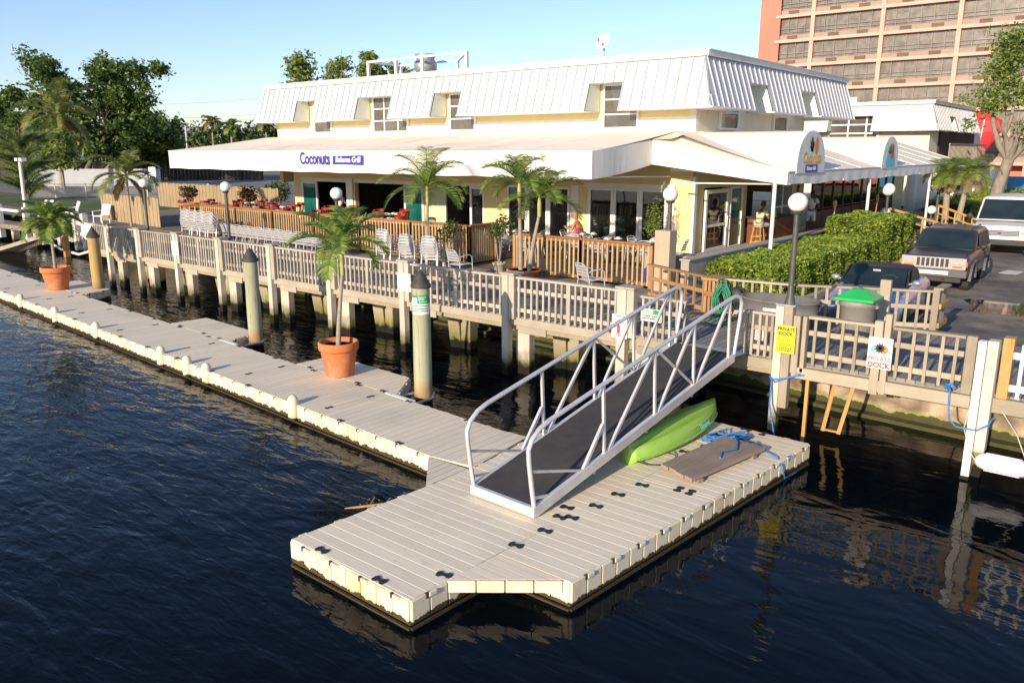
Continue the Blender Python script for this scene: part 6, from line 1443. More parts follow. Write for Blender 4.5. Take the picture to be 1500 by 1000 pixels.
# --- grey four-wheel drive
def boxy(name,label,cat,L,W,hood,zb,zh,zr,yw0,yw1,yr,paint,wr,wb0,wb1,tum,van=False):
    c=thing(name,label,cat); hw=W/2
    def pr(w,z0,z1,r=.06,tp=0): return [(0,z0),(w-.03,z0),(w,z0+.05),(w,z0+(z1-z0)*.55),(w-.012-tp,z1-r),(w-r-tp,z1),(0,z1+.02)]
    # lower body
    secs=[(0,pr(hw-.08,.46,zh-.16)),(.07,pr(hw-.03,.44,zh-.05)),(.35,pr(hw,.40,zh-.02)),(hood,pr(hw,.36,zh+.04)),(hood+.4,pr(hw,.36,zb)),(L-.2,pr(hw,.38,zb)),(L-.03,pr(hw-.04,.46,zb-.02))]
    loft(secs,m[paint],'body',c)
    # greenhouse
    def gh(w0,z0,w1,z1): return [(0,z0),(w0,z0),(w1,z1-.05),(w1-.07,z1),(0,z1+.025)]
    w0=hw-.02; w1=hw-tum
    secs=[(hood+.0,gh(w0-.05,zb-.1,w0-.06,zb-.03)),(yw1,gh(w0,zb-.1,w1,zr-.01)),(yw1+.3,gh(w0,zb-.1,w1,zr+.01)),(yr-.3,gh(w0,zb-.1,w1,zr+.01)),(yr,gh(w0-.0,zb-.1,w1-.03,zr-.03)),(L-.06,gh(w0-.03,zb-.1,w0-.06,zb-.02))]
    loft(secs,m[paint],'roof',c)
    # windscreen in the slope between hood+0 and yw1
    def slope(t,u): # t 0 bottom..1 top
        y=hood+(yw1-hood)*t; z=zb-.03+(zr-.01-(zb-.03))*t; w=(w0-.06)+(w1-(w0-.06))*t
        return (u*w,y-.012,z+.012)
    lq(c,'windscreen',[slope(.10,-.93),slope(.10,.93),slope(.90,.90),slope(.90,-.90)],'windscreen')
    # side windows
    for s in (-1,1):
        def sd(y,t,o=.006): 
            w=w0+(w1-w0)*t; return (s*(w+o),y,zb-.1+(zr-.05-(zb-.1))*t)
        ys=[(yw0,yw0+.75),(yw0+.83,yw0+1.5),(yw0+1.6,yr-.12)] if not van else [(yw0,yw0+.85),(yw0+1.0,yw0+2.1),(yw0+2.2,yr-.2)]
        for i,(a,b) in enumerate(ys):
            sl=.30 if i==0 else 0; pts=[sd(a,.18),sd(b,.18),sd(b-(.1 if i==2 else 0),.93),sd(a+sl,.93)]
            if s<0: pts=pts[::-1]
            lq(c,'side_window',pts,'glass_dark')
        # wheel arches: dark arches
        for wy in (wb0,wb1):
            q=MB(); pts=[((wr+.10)*math.cos(a),(wr+.10)*math.sin(a)) for a in [PI*i/12 for i in range(13)]]
            q.extr(pts,(s*(hw+.012) if s<0 else hw+.012-.05,wy,wr-.05),(0,1,0),(0,0,1),(.05*1,0,0)); part('wheel_arch',q,m['car_black'],c,local=True)
            q=MB()
            for i in range(12):
                a=PI*i/12; b=PI*(i+1)/12; q.bar((s*(hw+.03),wy+(wr+.11)*math.cos(a),wr-.05+(wr+.11)*math.sin(a)),(s*(hw+.03),wy+(wr+.11)*math.cos(b),wr-.05+(wr+.11)*math.sin(b)),.05,.06,up=(1,0,0))
            part('arch_flare',q,m['bumper_grey' if not van else paint],c,local=True)
        lb(c,'side_moulding',s*hw-.012,s*hw+.022,hood-.2,L-1.2,.72,.80,'bumper_grey')
        lb(c,'door_handle',s*(hw-.0)-.01,s*hw+.03,yw0+.62,yw0+.76,.93,.97,'car_black')
    for x in (-1,1):
        for wy in (wb0,wb1): wheel(c,x*(hw-.13),wy,wr,.24,spokes=5 if not van else 8,rim='chrome')
    return c,slope
jp,sl=boxy('parked_car','dark grey boxy four-wheel-drive car parked behind the convertible','car',4.15,1.72,1.32,1.02,1.00,1.52,1.75,1.95,4.0,'car_grey',.355,.72,3.28,.14)
lb(jp,'front_panel',-.80,.80,-.02,.02,.62,.93,'chrome',.02)
for k in range(7): lb(jp,'grille_slot',-.405+k*.118,-.405+k*.118+.075,-.035,-.018,.68,.90,'car_black',.004)
for s in (-1,1):
    h=lb(jp,'headlight',min(s*.48,s*.78),max(s*.48,s*.78),-.045,-.0,.76,.91,'lens_clear',.01); lb(jp,'turn_signal',min(s*.48,s*.72),max(s*.48,s*.72),-.045,0,.675,.725,'lens_orange',.008); lb(jp,'side_marker',min(s*.80,s*.835),max(s*.80,s*.835),-.02,.10,.70,.84,'lens_orange',.01)
    mirror(jp,s,.84,1.62,1.12,'car_black')
bp=lb(jp,'front_bumper',-.86,.86,-.17,.02,.42,.62,'bumper_grey',.03); lb(jp,'bumper_strip',-.42,.42,-.185,-.172,.49,.59,'sign_white',.004); lb(jp,'air_dam',-.72,.72,-.1,.1,.28,.42,'car_black',.02)
for s in (-1,1): lb(jp,'tow_hook',s*.3-.03,s*.3+.03,-.2,-.15,.36,.42,'car_black')
for s in (-1,1): q=MB(); q.bar((s*.15,1.38,1.045),(s*.15-.55,1.55,1.18),.015,.015); part('wiper',q,m['car_black'],jp,local=True)
for s in (-1,1): q=MB(); q.tube([(s*.55,2.0,1.54),(s*.55,2.15,1.58),(s*.55,3.6,1.58),(s*.55,3.75,1.54)],.015,6); part('roof_rail',q,m['car_black'],jp,local=True)
jp.location=(-4.93,24.2,ZA+.0)
jp.rotation_euler=(0,0,R(2))
vn,sl=boxy('parked_van','white van with black bumper at the right edge, facing the camera','van',5.2,2.0,.95,1.18,1.12,2.02,1.15,1.75,5.0,'car_white',.38,.85,4.1,.16,van=True)
lb(vn,'grille',-.62,.62,-.03,.02,.72,.93,'bumper_grey',.01)
for k in range(3): lb(vn,'grille_bar',-.60,.60,-.045,-.03,.76+k*.055,.78+k*.055,'chrome',.004)
for s in (-1,1):
    lb(vn,'headlight',min(s*.65,s*.90),max(s*.65,s*.90),-.04,.03,.76,.93,'lens_clear',.01); lb(vn,'turn_signal',min(s*.90,s*.97),max(s*.90,s*.97),-.03,.10,.74,.92,'lens_orange',.01); mirror(vn,s,1.02,1.15,1.32,'car_black',.24,.24)
lb(vn,'front_bumper',-1.0,1.0,-.16,.02,.40,.60,'car_black',.03); lb(vn,'bumper_trim',-1.0,1.0,-.15,.02,.605,.68,'car_white',.02); lb(vn,'number_plate',-.15,.15,-.175,-.162,.46,.58,'car_black',.002); q=MB(); q.extr([(.06*math.cos(a),.03*math.sin(a)) for a in [2*PI*i/14 for i in range(14)]],(0,-.05,.84),AX,AZ,(0,-.01,0)); part('badge',q,m['ink_blue'],vn,local=True)
vn.location=(-4.85,33.9,ZA); vn.rotation_euler=(0,0,R(3))
# --- small open-top car with black soft top
mc=thing('parked_convertible','small silver-blue convertible with a black soft top, nose hidden behind the railing','car')
def mp(w,z0,z1,r=.14): return [(0,z0),(w-.08,z0),(w,z0+.1),(w+.01,z0+.26),(w-.015,z1-r),(w-.12,z1-.02),(w*.5,z1+.01),(0,z1+.02)]
loft([(0,mp(.58,.30,.52,.05)),(.08,mp(.70,.22,.60,.06)),(.35,mp(.80,.18,.68)),(.9,mp(.835,.16,.76)),(1.35,mp(.82,.16,.80)),(1.6,mp(.82,.16,.83)),(2.4,mp(.82,.16,.84)),(3.0,mp(.835,.16,.86)),(3.5,mp(.82,.2,.84)),(3.82,mp(.74,.26,.78)),(3.93,mp(.62,.36,.68,.05))],m['car_silver'],'body',mc)
def st(w,z): return [(0,.80),(w,.80),(w-.02,z-.10),(w-.14,z),(0,z+.015)]
loft([(1.85,st(.66,1.17)),(1.95,st(.68,1.20)),(2.35,st(.68,1.22)),(2.7,st(.68,1.17)),(3.0,st(.66,.98)),(3.12,st(.6,.87))],m['soft_top'],'soft_top',mc)
lq(mc,'windscreen',[(-.66,1.25,.85),(.66,1.25,.85),(.58,1.84,1.19),(-.58,1.84,1.19)],'windscreen')
q=MB(); q.tube([(-.70,1.22,.83),(-.63,1.84,1.20),(.63,1.84,1.20),(.70,1.22,.83)],.022,6); part('windscreen_frame',q,m['car_black'],mc,local=True)
for s in (-1,1):
    pts=[(s*.72,1.45,.86),(s*.72,2.45,.86),(s*.66,2.35,1.14),(s*.665,1.85,1.16)]; lq(mc,'side_window',pts if s>0 else pts[::-1],'glass_dark'); mirror(mc,s,.74,1.5,.93,'car_silver',.2,.13)
    for wy in (.78,3.05):
        wheel(mc,s*.72,wy,.29,.19,spokes=7); q=MB(); q.extr([((.345)*math.cos(a),(.345)*math.sin(a)) for a in [PI*i/12 for i in range(13)]],(s*.82-.02,wy,.27),(0,1,0),(0,0,1),(.05,0,0)); part('wheel_arch',q,m['car_black'],mc,local=True)
    q=MB(); q.sphere((s*.30,1.95,.95),1,10,8,.17,.09,.2); part('seat',q,m['car_black'],mc,local=True)
    lb(mc,'turn_signal',min(s*.45,s*.66),max(s*.45,s*.66),.03,.08,.44,.52,'lens_clear',.01)
q=MB(); pts=[(.22*math.cos(a)+.3,1.5+.03*math.sin(a),.90+.16*math.sin(a)) for a in [PI*i/10 for i in range(11)]]; q.tube(pts,.014,5); part('steering_wheel',q,m['car_black'],mc,local=True)
q=MB(); q.cbox((-.02,1.68,1.12),(.16,.02,.05)); part('rear_view_mirror',q,m['lens_clear'],mc,local=True)
q=MB(); q.sphere((0,.05,.40),1,14,8,.34,.07,.09); part('air_intake',q,m['car_black'],mc,local=True)
mc.location=(-4.92,17.5,ZA); mc.rotation_euler=(0,0,R(3))
for q_ in ((jp,.86,1.32,.98,4.15),(vn,1.0,.95,1.14,5.2)):
    c_,hw_,hd_,zh_,L_=q_
    for s in (-1,1):
        for yy in (hd_+.45,hd_+1.45,hd_+2.35): lb(c_,'panel_gap',s*hw_-.004,s*hw_+.004,yy-.008,yy+.008,.45,zh_,'car_black',0)
        lb(c_,'panel_gap',s*(hw_-.13)-.006,s*(hw_-.13)+.006,.12,hd_-.02,zh_-.02,zh_+.055,'car_black',0)
    lb(c_,'cowl_gap',-hw_+.14,hw_-.14,hd_-.03,hd_-.01,zh_,zh_+.075,'car_black',0)
# puddle and patches, road marks
q=MB(); q.prism([(-2.0+2.0*math.cos(a)*(1+.22*math.sin(3*a+1)),22.6+1.3*math.sin(a)*(1+.3*math.cos(2*a))) for a in [2*PI*i/28 for i in range(28)]],ZA-.002,ZA+.004); struct('puddle_water',q,m['wet'])
q=MB(); q.prism([(-4.05,29.1),(-3.55,29.1),(-3.45,30.0),(-3.95,30.0)],ZA-.002,ZA+.004); struct('road_marking',q,m['road_white'])
q=MB(); q.cbox((-7.0,27,ZA+.05),(.18,18,.14)); struct('kerb',q,m['concrete'])
# ---------------- street tree at the right
def limb(mb,p,d,L,r,depth,rg,tips,spread=.6,bend=.25,n=5):
    pts=[Vector(p)]; d=Vector(d).normalized(); rs=[r]
    for i in range(n):
        d=(d+Vector((rg.gauss(0,bend),rg.gauss(0,bend),rg.gauss(.06,bend*.5)))*.35).normalized(); pts.append(pts[-1]+d*(L/n)); rs.append(r*(1-.5*(i+1)/n))
    mb.tube(pts,rs,7)
    if depth==0: tips.append(pts[-1]); tips.append(pts[-2]); return
    k=rg.choice((2,3)) if depth>1 else 3
    for j in range(k):
        a=rg.uniform(0,2*PI); v=Vector((math.cos(a)*spread,math.sin(a)*spread,rg.uniform(.2,.8))); limb(mb,pts[-1] if j else pts[-1],(d*.8+v),L*rg.uniform(.6,.85),rs[-1]*.8,depth-1,rg,tips,spread,bend)
    tips.append(pts[-1])
def tree(name,label,base,H,crown,n,leaf,mt,bark='bark',seed=1,trunks=((0,0,1),),r=.25,group=None,cat='tree',depth=3,clump=.9,tl=.4,paths=None,spread=.7,stem0=None):
    rg=random.Random(seed); o=thing(name,label,cat,base,group=group); tips=[]; q=MB(); b=Vector(base)
    for t in ([] if paths else trunks): limb(q,b,(t[0],t[1],t[2]),H*tl,r,depth,rg,tips,spread)
    for pth,ra,rb_ in (paths or []):
        P_=[b+Vector(p) for p in pth]; q.tube(P_,[ra+(rb_-ra)*i/(len(P_)-1) for i in range(len(P_))],8)
        for k_ in range(3): limb(q,P_[-1],(P_[-1]-P_[-2])+Vector((rg.gauss(0,.5),rg.gauss(0,.5),.3)),1.5,rb_*.8,1,rg,tips,spread)
    part('trunk',q,m[bark],o)
    q=MB()
    # clump centres: scattered in given ellipsoid blobs so the outline is uneven
    cs=[]
    for (c,rr,wt) in crown:
        for _ in range(wt):
            v=Vector((rg.gauss(0,1),rg.gauss(0,1),rg.gauss(0,1))).normalized()*(rg.random()**.45)
            cs.append(b+Vector((c[0]+v.x*rr[0],c[1]+v.y*rr[1],c[2]+v.z*rr[2])))
            cs.append(cs[-1]+Vector((rg.gauss(0,.6),rg.gauss(0,.6),rg.gauss(0,.45))))
    for t in tips:
        if any(((t-b-Vector(c)).length<max(rr)*1.15) for c,rr,wt in crown): cs.append(t)
    per=max(4,n//len(cs))
    for c in cs: softball(q,c,clump*rg.uniform(.6,1.3),per,leaf,rg)
    part('crown',q,m[mt],o,fix=False); return o
tree('street_tree','open airy tree with pale branches in front of the salmon hotel at the right edge',(-8.7,57,ZG),10,[((2.6,0,4.6),(1.6,1.6,1.1),12),((.1,0,7.0),(1.4,1.4,.9),10),((-1.0,0,6.1),(.8,.8,.5),5),((.3,0,9.1),(1.7,1.5,1.0),16),((2.9,0,7.6),(2.0,1.8,2.0),20),((4.2,0,4.4),(1.5,1.5,1.5),12)],12500,.25,'tree_leaf_light','bark_grey',seed=5,clump=.7,paths=[([(0,0,0),(.15,0,1.3),(.5,0,2.9)],.42,.3),([(.5,0,2.9),(-.1,0,3.7),(-.5,0,4.8),(-.7,0,5.6)],.24,.09),([(.5,0,2.9),(1.2,0,3.8),(1.8,0,5.4),(2.4,0,7.2)],.26,.1),([(-.1,0,3.7),(.3,.2,5.2),(.4,.2,7.4)],.14,.07),([(1.2,0,3.8),(2.6,0,4.4),(3.8,0,4.6)],.16,.07)])
# red furled umbrella banner far
um=thing('red_umbrella','big red closed parasol hanging beyond the second building, left of the street tree','parasol',(-16.25,94,ZG))
q=MB(); q.tube([(-16.25,94,ZG),(-16.25,94,8.6)],.06,8); part('pole',q,m['white_frame'],um)
q=MB(); 
for k in range(8):
    a=PI*k/8-PI/2;b=PI*(k+1)/8-PI/2; A=lambda t,f,z:(-16.25+1.7*math.sin(t)*f,94-.6*math.cos(t)*f,z+.6)
    for (f0,z0,f1,z1) in ((.15,8.0,1,7.0),(1,7.0,1.02,5.9),(1.02,5.9,.75,5.0),(.75,5.0,.15,3.6)): q.add([A(a,f0,z0),A(b,f0,z0),A(b,f1,z1),A(a,f1,z1)],[(0,1,2,3)])
part('canopy',q,m['red_sail'],um,fix=False)
q=MB(); q.tube([(-15.95,93.3,7.9),(-16.05,93.2,6.4),(-16.25,93.4,4.4)],.05,5); part('strap',q,m['white_frame'],um)
# ---------------- background, left
RV=(.775,.632)
def rb(L_): return [((r_*RV[0],r_*RV[1],z-ZG),(a*.9,a*.9,h),n) for r_,z,a,h,n in L_]
tree('shade_tree','tall dark tree with a narrow top leaning left, left of the pair',(-89.9,38.4,ZG),12,rb([(-2.2,12.6,1.9,1.1,18),(-3.3,13.3,.9,.6,5),(-.6,10.4,2.0,1.5,22),(.4,7.4,2.6,1.8,30),(-2.2,6.3,2.6,1.8,26),(-3.8,8.8,1.5,1.3,10),(1.4,5,2.2,1.3,16)]),13500,.46,'tree_leaf','bark',seed=11,trunks=((-.2,-.1,1),(.45,.3,.9)),r=.42,tl=.30,clump=.85)
tree('shade_tree','broad dark tree with two high lobes and pale forked trunk, right of the pair',(-90.5,40.5,ZG),12,rb([(2.2,12.6,1.9,1.3,20),(2.6,10.0,2.6,1.8,32),(5.5,12.2,.9,1.4,9),(7.3,13.1,.9,.35,5),(5.6,9.8,1.2,1.2,8),(4.6,6.9,3.9,2.0,60),(7.4,6.2,2.2,1.9,26),(1.8,5.3,2.4,1.3,20)]),20000,.46,'tree_leaf','bark_grey',seed=12,trunks=((.7,.5,1),(-.2,-.1,1)),r=.45,tl=.34,clump=.85)
tree('shade_tree','dark tree at the left edge behind the coconut palm',(-98.5,35.4,ZG),9,rb([(-1.5,8.9,2.6,1.4,22),(1.0,10.4,.7,.6,5),(-.4,6.2,3.6,2.2,34),(2.8,6.6,2.2,1.8,16),(-5,7,3,2.6,22)]),15000,.5,'tree_leaf','bark',seed=13,trunks=((.1,0,1),),r=.4,tl=.3,clump=.95)
tree('shade_tree','low dark spreading tree right of the tree group, above the dark fence',(-94.7,47.7,ZG),7,rb([(.3,5.2,3.0,1.5,26),(2.4,4.6,1.6,1.2,12),(-2.5,5,2.2,1.6,14)]),9000,.5,'tree_leaf','bark',seed=14,r=.35,tl=.32,clump=.9)
tree('young_tree','young light green tree with thin straight trunk in front of the big trees',(-77.2,31.5,ZG),4.6,rb([(0,4.6,1.5,1.2,22)]),3600,.34,'tree_leaf_light','bark_grey',seed=15,r=.09,depth=2,tl=.5,clump=.6)
palm('coconut_palm','tall coconut palm with drooping yellow-green fronds at the left edge',(-81.7,33.2,ZG),6.6,(.5,0),4.3,20,leafm='palm_leaf_gold',seed=61,leaf=1.0,shaft=0,trunk_r=.2,wid=.13,elevs=(78,-35),droop=(1.2,2.0),dry=6)
ca=thing('feathery_pine','soft feathery grey-green pine leaning at the left edge in front of the trees','tree',(-63.5,23.4,ZG)); rg=random.Random(77); q=MB(); tr=[]
CB=Vector((-63.5,23.4,ZG))
for k in range(70):
    a=rg.uniform(0,2*PI); h=rg.uniform(.2,5.4); L=rg.uniform(1.5,2.8); p=CB+Vector((0,0,h*.7)); d=Vector((math.cos(a)*.6,math.sin(a)*.6,1.0)).normalized(); pts=[p]
    for i in range(6): d=(d+Vector((math.cos(a)*.10,math.sin(a)*.10,-.10))).normalized(); pts.append(pts[-1]+d*L/6)
    tr.append(pts)
q.tube([CB,CB+Vector((.1,0,2.5)),CB+Vector((-.1,0,5.2))],[.12,.09,.03],8)
for pts in tr: q.tube(pts,[.03*(1-i/8) for i in range(7)],4)
part('trunk',q,m['bark'],ca); q=MB()
for pts in tr:
    for _ in range(420):
        i=rg.randrange(0,6); t=rg.random(); c=pts[i].lerp(pts[i+1],t); d=(pts[i+1]-pts[i]).normalized(); a=(d+Vector((rg.gauss(0,.45),rg.gauss(0,.45),rg.gauss(-.1,.4)))).normalized(); l=rg.uniform(.25,.6); s_=a.orthogonal().normalized()*.013
        q.add([c-s_,c+s_,c+a*l],[(0,1,2)])
part('foliage',q,m['pine_leaf'],ca,fix=False)
fb=MB(); rg=random.Random(90)
def belt(t): return (-193+t*40,93.5+t*32.6)
for k in range(120):
    x,y=belt(k/119*1.1); x+=rg.uniform(-1,1); y+=rg.uniform(-1,4); h=rg.uniform(8,11.5); leafball(fb,(x,y,ZG+h*.45),h*.55,110,1.1,rg,(.6,.6,1.0),.2)
tag(part('tree_belt',fb,m['far_leaf'],fix=False),'distant belt of green trees along the horizon behind the road','tree belt',kind='stuff')
for i,(t,h) in enumerate(((.17,7.4),(.42,9.6),(.5,8.4),(.66,9.2),(.74,9.8),(.90,8))):
    x,y=belt(t); palm('distant_palm','distant palm rising above the tree belt, %s from the left'%ordn[i],(x+1.6,y-2,ZG),h,(.3*(-1)**i,0),2.6,16,leafm='palm_leaf_gold' if i%2 else 'palm_leaf',seed=70+i,leaf=1.2,shaft=0,trunk_r=.25,wid=.3,elevs=(70,-30),droop=(1.0,1.8),group='distant palms above the tree belt')
for i,((xa,ya),(xb_,yb_),z,lbv) in enumerate((((-213,113),(-204,120.5),9.6,'leftmost, beside the big trees'),((-196,127),(-188,133.5),10.2,'right, just left of the restaurant roof'))):
    o=thing('distant_house','distant pale house with grey hipped roof, '+lbv,'house',(xa,ya,ZG)); A=Vector((xa,ya,0));B=Vector((xb_,yb_,0)); n_=Vector((-(B-A).y,(B-A).x,0)).normalized()*9
    q=MB(); q.prism([tuple(A.xy),tuple(B.xy),tuple((B+n_).xy),tuple((A+n_).xy)],ZG,z); part('wall',q,m['house_wall'],o)
    u_=(B-A).normalized(); c_=[A-u_-n_*.1,B+u_-n_*.1,B+u_+n_*1.1,A-u_+n_*1.1]; e1=(c_[0]+c_[3])/2+u_*3.5; e2=(c_[1]+c_[2])/2-u_*3.5
    q=MB(); q.add([p+Vector((0,0,z+.02)) for p in c_]+[e1+Vector((0,0,z+1.4)),e2+Vector((0,0,z+1.4))],[(0,1,5,4),(1,2,5),(2,3,4,5),(3,0,4),(3,2,1,0)]); part('roof',q,m['house_roof'],o)
    q=MB()
    for k in range(4): p=A+(B-A)*((k+.5)/4)-n_*.01; q.cbox((p.x,p.y,z-1.1),(1.7,.08,1.2),math.atan2(u_.y,u_.x))
    part('window',q,m['glass_dark'],o)
df=thing('dark_fence','long dark timber fence across the back of the parking area','fence',(-100,44,ZG)); A=Vector((-108,37.0,0));B=Vector((-84.0,56.8,0)); d_=(B-A); L=d_.length; d_/=L; rz=math.atan2(d_.y,d_.x)
q=MB()
for k in range(int(L/.22)): p=A+d_*(k+.5)*.22; q.cbox((p.x,p.y+.02*(k%2),(ZG+3.55)/2+.02*(k%3)),(.215,.03,3.55-ZG),rz)
part('boards',q,m['dark_fence'],df)
q=MB()
for k in range(12): p=A+d_*(k*L/12)-Vector((0,.12,0)); q.cbox((p.x,p.y,2.4),(.15,.15,2.5),rz)
part('fence_post',q,m['dark_fence'],df)
gl=MB(); gl.bar((-88.5,32.5,2.1),(-78.5,41.2,2.1),.15,1.7); tag(part('garden_wall',gl,m['house_wall']),'pale grey-blue wall behind the trunks of the shade trees','wall')
cf=thing('chain_link_fence','sagging chain-link fence on thin white posts in front of the shade trees','fence',(-61,29,ZG)); A=Vector((-66.5,24.3,0));B=Vector((-56.0,33.0,0)); d_=B-A
for k in range(7): p=A+d_*k/6; q=MB(); q.tube([(p.x,p.y,ZG),(p.x,p.y,2.35)],.035,6); part('post',q,m['sign_white'],cf)
q=MB(); q.tube([A+Vector((0,0,2.3)),B+Vector((0,0,2.3))],.015,5)
for k in range(150):
    p=A+d_*k/150; p2=p+d_*.05; q.bar((p.x,p.y,ZG),(p2.x,p2.y,2.28),.006,.006); q.bar((p2.x,p2.y,ZG),(p.x,p.y,2.28),.006,.006)
part('mesh',q,m['chainlink'],cf)
sl_=thing('street_lamp','distant grey street lamp with a long curved arm above the tree belt','street lamp',(-115.3,65.1,ZG)); q=MB(); q.tube([(-115.3,65.1,ZG),(-115.3,65.1,8.6)],.16,8); part('pole',q,m['galvanised'],sl_)
q=MB(); q.tube([(-115.3,65.1,8.3),(-116.6,64.0,9.2),(-117.7,63.1,9.5)],.08,6); part('arm',q,m['galvanised'],sl_); q=MB(); q.sphere((-118,62.9,9.5),1,10,6,.5,.3,.14); part('lantern',q,m['galvanised'],sl_)
fl_=thing('floodlight_post','white leaning post with two floodlights on the left-hand dock','lamp post',(-46.7,17,ZG)); q=MB(); q.tube([(-46.75,17,.9),(-46.6,17,4.2)],.09,10); part('pole',q,m['post_white'],fl_)
for s in (-.1,.45): q=MB(); q.cbox((-46.4+s,16.9,4.28),(.32,.26,.16)); part('floodlight',q,m['sign_white'],fl_)
q=MB(); q.bar((-46.7,17,4.2),(-45.9,17,4.22),.06,.06); part('bracket',q,m['sign_white'],fl_)
o=thing('road_sign','small white sign on a post in front of the broad dark tree','sign',(-74.1,38.2,ZG)); q=MB(); q.tube([(-74.1,38.2,ZG),(-74.1,38.2,3.3)],.04,6); part('pole',q,m['galvanised'],o); q=MB(); q.cbox((-74.05,38.1,2.75),(.65,.05,.95),R(39)); part('panel',q,m['sign_white'],o)
# ---------------- left-hand dock area
ld=thing('side_dock','low weathered dock with white railings at the far left, beyond the floating walkway','dock',(-45,16.6,0))
q=MB(); q.box(-62,-42.4,16.2,17.2,.75,.98); part('decking',q,m['deck_pier'],ld); q=MB(); q.box(-42.4,-35.9,16.4,17.1,.55,.8); part('decking',q,m['beam_wood'],ld)
for k in range(9): q=MB(); x=-58+k*2.8; q.box(x,x+.28,16.2,16.5,-.6,.8); part('pile',q,m['post_wood'],ld)
for x in (-48.7,-45.2,-43.3,-39.5,-38.6): q=MB(); q.box(x-.13,x+.13,16.3,16.56,.2,1.95); part('white_post',q,m['post_white'],ld,bevel=.01)
q=MB(); q.bar((-43.3,16.4,1.55),(-37.5,16.4,1.45),.06,.16); q.bar((-43.3,16.4,1.1),(-37.5,16.4,.95),.06,.14); q.bar((-48.7,16.4,1.7),(-45.2,16.4,1.7),.06,.14); part('white_rail',q,m['post_white'],ld)
q=MB(); q.tube([(-42.5,16.2,.45),(-40.2,15.9,.25),(-38.3,15.9,.15),(-37.6,16,.3),(-37.2,16.2,.6)],.06,6); part('water_pipe',q,m['post_white'],ld)
q=MB(); q.box(-39.2,-38.98,15.6,15.82,-.6,1.5); tag(part('mooring_post',q,m['yellow_wood']),'yellowish square mooring post in the water behind the left potted palm','post')
o=thing('white_barrel','round white barrel float hanging on the side dock next to the leftmost round piling','barrel',(-37,16.2,.9)); q=MB(); q.lathe([(.3,0),(.42,.1),(.45,.4),(.42,.7),(.3,.8),(.001,.82)],(-37.3,16.2,.78),20); part('shell',q,m['post_white'],o); q=MB(); q.lathe([(.455,.37),(.47,.4),(.455,.43)],(-37.3,16.2,.78),20); part('hoop',q,m['rope_white'],o)
rm=thing('boarding_ramp','slatted grey boarding ramp rising from the left edge to the side dock','ramp',(-40,14,.8))
a,b=Vector((-44.0,13.4,-.12)),Vector((-36.9,14.1,1.36)); c_,d_=Vector((-43.6,14.8,-.12)),Vector((-37.6,15.3,1.40)); n=34
for k in range(n):
    t0=k/n+.004; t1=(k+1)/n-.004; q=MB(); P_=[a.lerp(b,t0),a.lerp(b,t1),c_.lerp(d_,t1),c_.lerp(d_,t0)]; q.add(P_+[p-Vector((0,0,.05)) for p in P_],[(0,1,2,3),(7,6,5,4),(0,4,5,1),(1,5,6,2),(2,6,7,3),(3,7,4,0)]); part('tread',q,m['rail_wood'],rm)
q=MB(); q.bar(a-Vector((0,.02,.10)),b-Vector((0,.02,.10)),.08,.16); q.bar(c_-Vector((0,-.02,.10)),d_-Vector((0,-.02,.10)),.08,.16); part('side_beam',q,m['beam_wood'],rm)
q=MB(); q.tube([(-43,14.9,1.0),(-38.2,15.4,2.3),(-37.9,15.4,1.4)],.03,6); q.tube([(-40.0,15.2,1.8),(-39.8,15.2,.9)],.03,6); part('handrail',q,m['brown_wood'],rm)
for i,(x,y,a_) in enumerate(((-46.6,17.9,30),(-44.6,18.4,-10),(-40.8,18.2,20))):
    if i==0:
        lc=thing('lounge_chair','white plastic patio chair on the left-hand dock, leftmost','chair',(0,0,0),group='white plastic chairs on the left-hand dock')
        q=MB(); q.cbox((0,0,.42),(.55,.5,.04)); part('seat',q,m['sign_white'],lc,local=True); q=MB(); q.bar((0,.24,.42),(0,.42,.95),.52,.04,up=(0,1,.3)); part('backrest',q,m['sign_white'],lc,local=True)
        for (u,v) in ((-.25,-.22),(.25,-.22),(-.25,.22),(.25,.22)): q=MB(); q.bar((u*1.1,v*1.1,0),(u,v,.42),.045,.045); part('leg',q,m['sign_white'],lc,local=True)
        for u in (-.29,.29): q=MB(); q.bar((u,-.22,.64),(u,.3,.66),.05,.03); q.bar((u,-.22,.42),(u,-.22,.64),.04,.03); part('armrest',q,m['sign_white'],lc,local=True)
        lc.location=(x,y,ZG-.1); lc.rotation_euler=(0,0,R(a_))
    else: dup(lc,(x,y,ZG-.1),R(a_),['','white plastic patio chair on the left-hand dock, middle one','white plastic patio chair on the left-hand dock, nearest the tan fence'][i])
# treetops showing above the restaurant roof
for i,(x,y,zt,w_) in enumerate(((-65.1,48.7,13.7,1.0),(-62.4,50.9,13.5,1.0),(-60.2,52.8,13.9,1.2),(-57.8,54.8,13.2,.9))):
    tree('backyard_tree','tree whose top shows above the restaurant roof, %s of four from the left'%ordn[i],(x,y,ZG),zt-ZG,[((0,0,zt-ZG-1.7),(w_,w_,1.0),16),((.2,0,zt-ZG-3.6),(w_*1.3,1.6,1.3),12)],2600,.38,'tree_leaf_light','bark_grey',seed=100+i,r=.16,depth=2,tl=.45,clump=.55,group='trees behind the restaurant roof')
# overhead wires
pq=thing('power_pole','distant power pole with four sagging wires above the tree belt','power pole',(-185,90,ZG)); q=MB(); q.tube([(-185,90,ZG),(-185,90,15)],.2,8); part('pole',q,m['bark'],pq)
for k,z in enumerate((9.6,10.6,11.4,14.2)):
    q=MB(); q.tube([(-185,90,z),(-150,90,z-.35),(-110,90,z-.1),(-70,90,z+.3)],.02,4); part('wire',q,m['chainlink'],pq)
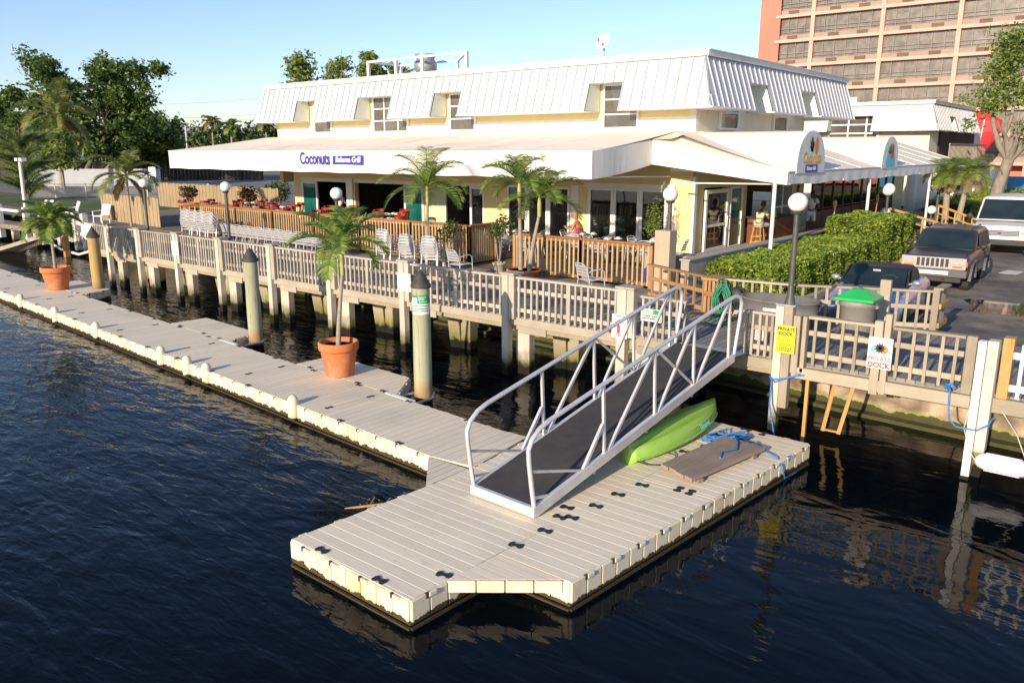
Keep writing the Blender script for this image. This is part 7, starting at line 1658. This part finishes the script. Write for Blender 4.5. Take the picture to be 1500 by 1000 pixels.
# ---------------- camera, light, world
cam=bpy.data.cameras.new('camera'); co=link(bpy.data.objects.new('camera',cam)); co.location=(0,0,4.75); co.rotation_euler=(R(90-13.3289),0,0.6838959830665057)
cam.sensor_width=36; cam.lens=1181.82/1500*36; cam.clip_end=6000; cam.clip_start=.1; S.camera=co
SUN_EL=R(16.0); SUN_AZ=R(-6.0)     # light travels towards +y, slightly towards +x
sun=bpy.data.lights.new('sun','SUN'); so=link(bpy.data.objects.new('sun',sun)); sun.energy=5.0; sun.angle=R(.55); sun.color=(1.34,1.10,.82)
d=Vector((math.sin(SUN_AZ)*math.cos(SUN_EL),math.cos(SUN_AZ)*math.cos(SUN_EL),-math.sin(SUN_EL))); so.rotation_euler=d.to_track_quat('-Z','Y').to_euler()
w=bpy.data.worlds.new('World'); S.world=w; w.use_nodes=True; nt=w.node_tree; bg=nt.nodes['Background']
sky=nt.nodes.new('ShaderNodeTexSky'); sky.sky_type='NISHITA'; sky.sun_disc=False; sky.sun_elevation=SUN_EL
to=-d; sky.sun_rotation=math.atan2(to.x,to.y)   # rotation 0 = +y, clockwise
sky.air_density=1.0; sky.dust_density=.3; sky.ozone_density=1.8
gain=nt.nodes.new('ShaderNodeMix'); gain.data_type='RGBA'; gain.blend_type='MULTIPLY'; gain.inputs[0].default_value=1; gain.inputs[7].default_value=(1.08,1.12,1.36,1)
nt.links.new(sky.outputs[0],gain.inputs[6]); nt.links.new(gain.outputs[2],bg.inputs[0]); bg.inputs[1].default_value=.15
S.view_settings.view_transform='Standard'; S.view_settings.look='None'; S.view_settings.exposure=0; S.view_settings.gamma=1
S.cycles.max_bounces=6; S.cycles.transparent_max_bounces=6; S.cycles.use_denoising=True

# drifting branch by the inner corner of the platform
dr_=thing('floating_branch','pale broken branch with weed drifting in the corner between walkway and platform','branch',(-8.0,6.6,0))
q=MB(); q.tube([(-8.2,6.45,.0),(-8.0,6.65,.02),(-7.85,6.85,.02),(-7.7,6.95,.03)],[.01,.02,.024,.012],7); q.tube([(-7.97,6.7,.02),(-8.08,6.88,.04)],.011,6); q.tube([(-7.85,6.87,.02),(-7.9,7.02,.04)],.01,6); part('wood',q,m['bamboo'],dr_)
q=MB(); rg=random.Random(2)
for _ in range(70): leafquad(q,Vector((-7.9+rg.gauss(0,.18),6.8+rg.gauss(0,.13),.006+rg.random()*.006)),rg.uniform(.03,.07),rg)
part('weed',q,m['croton'],dr_,fix=False,kind='stuff')
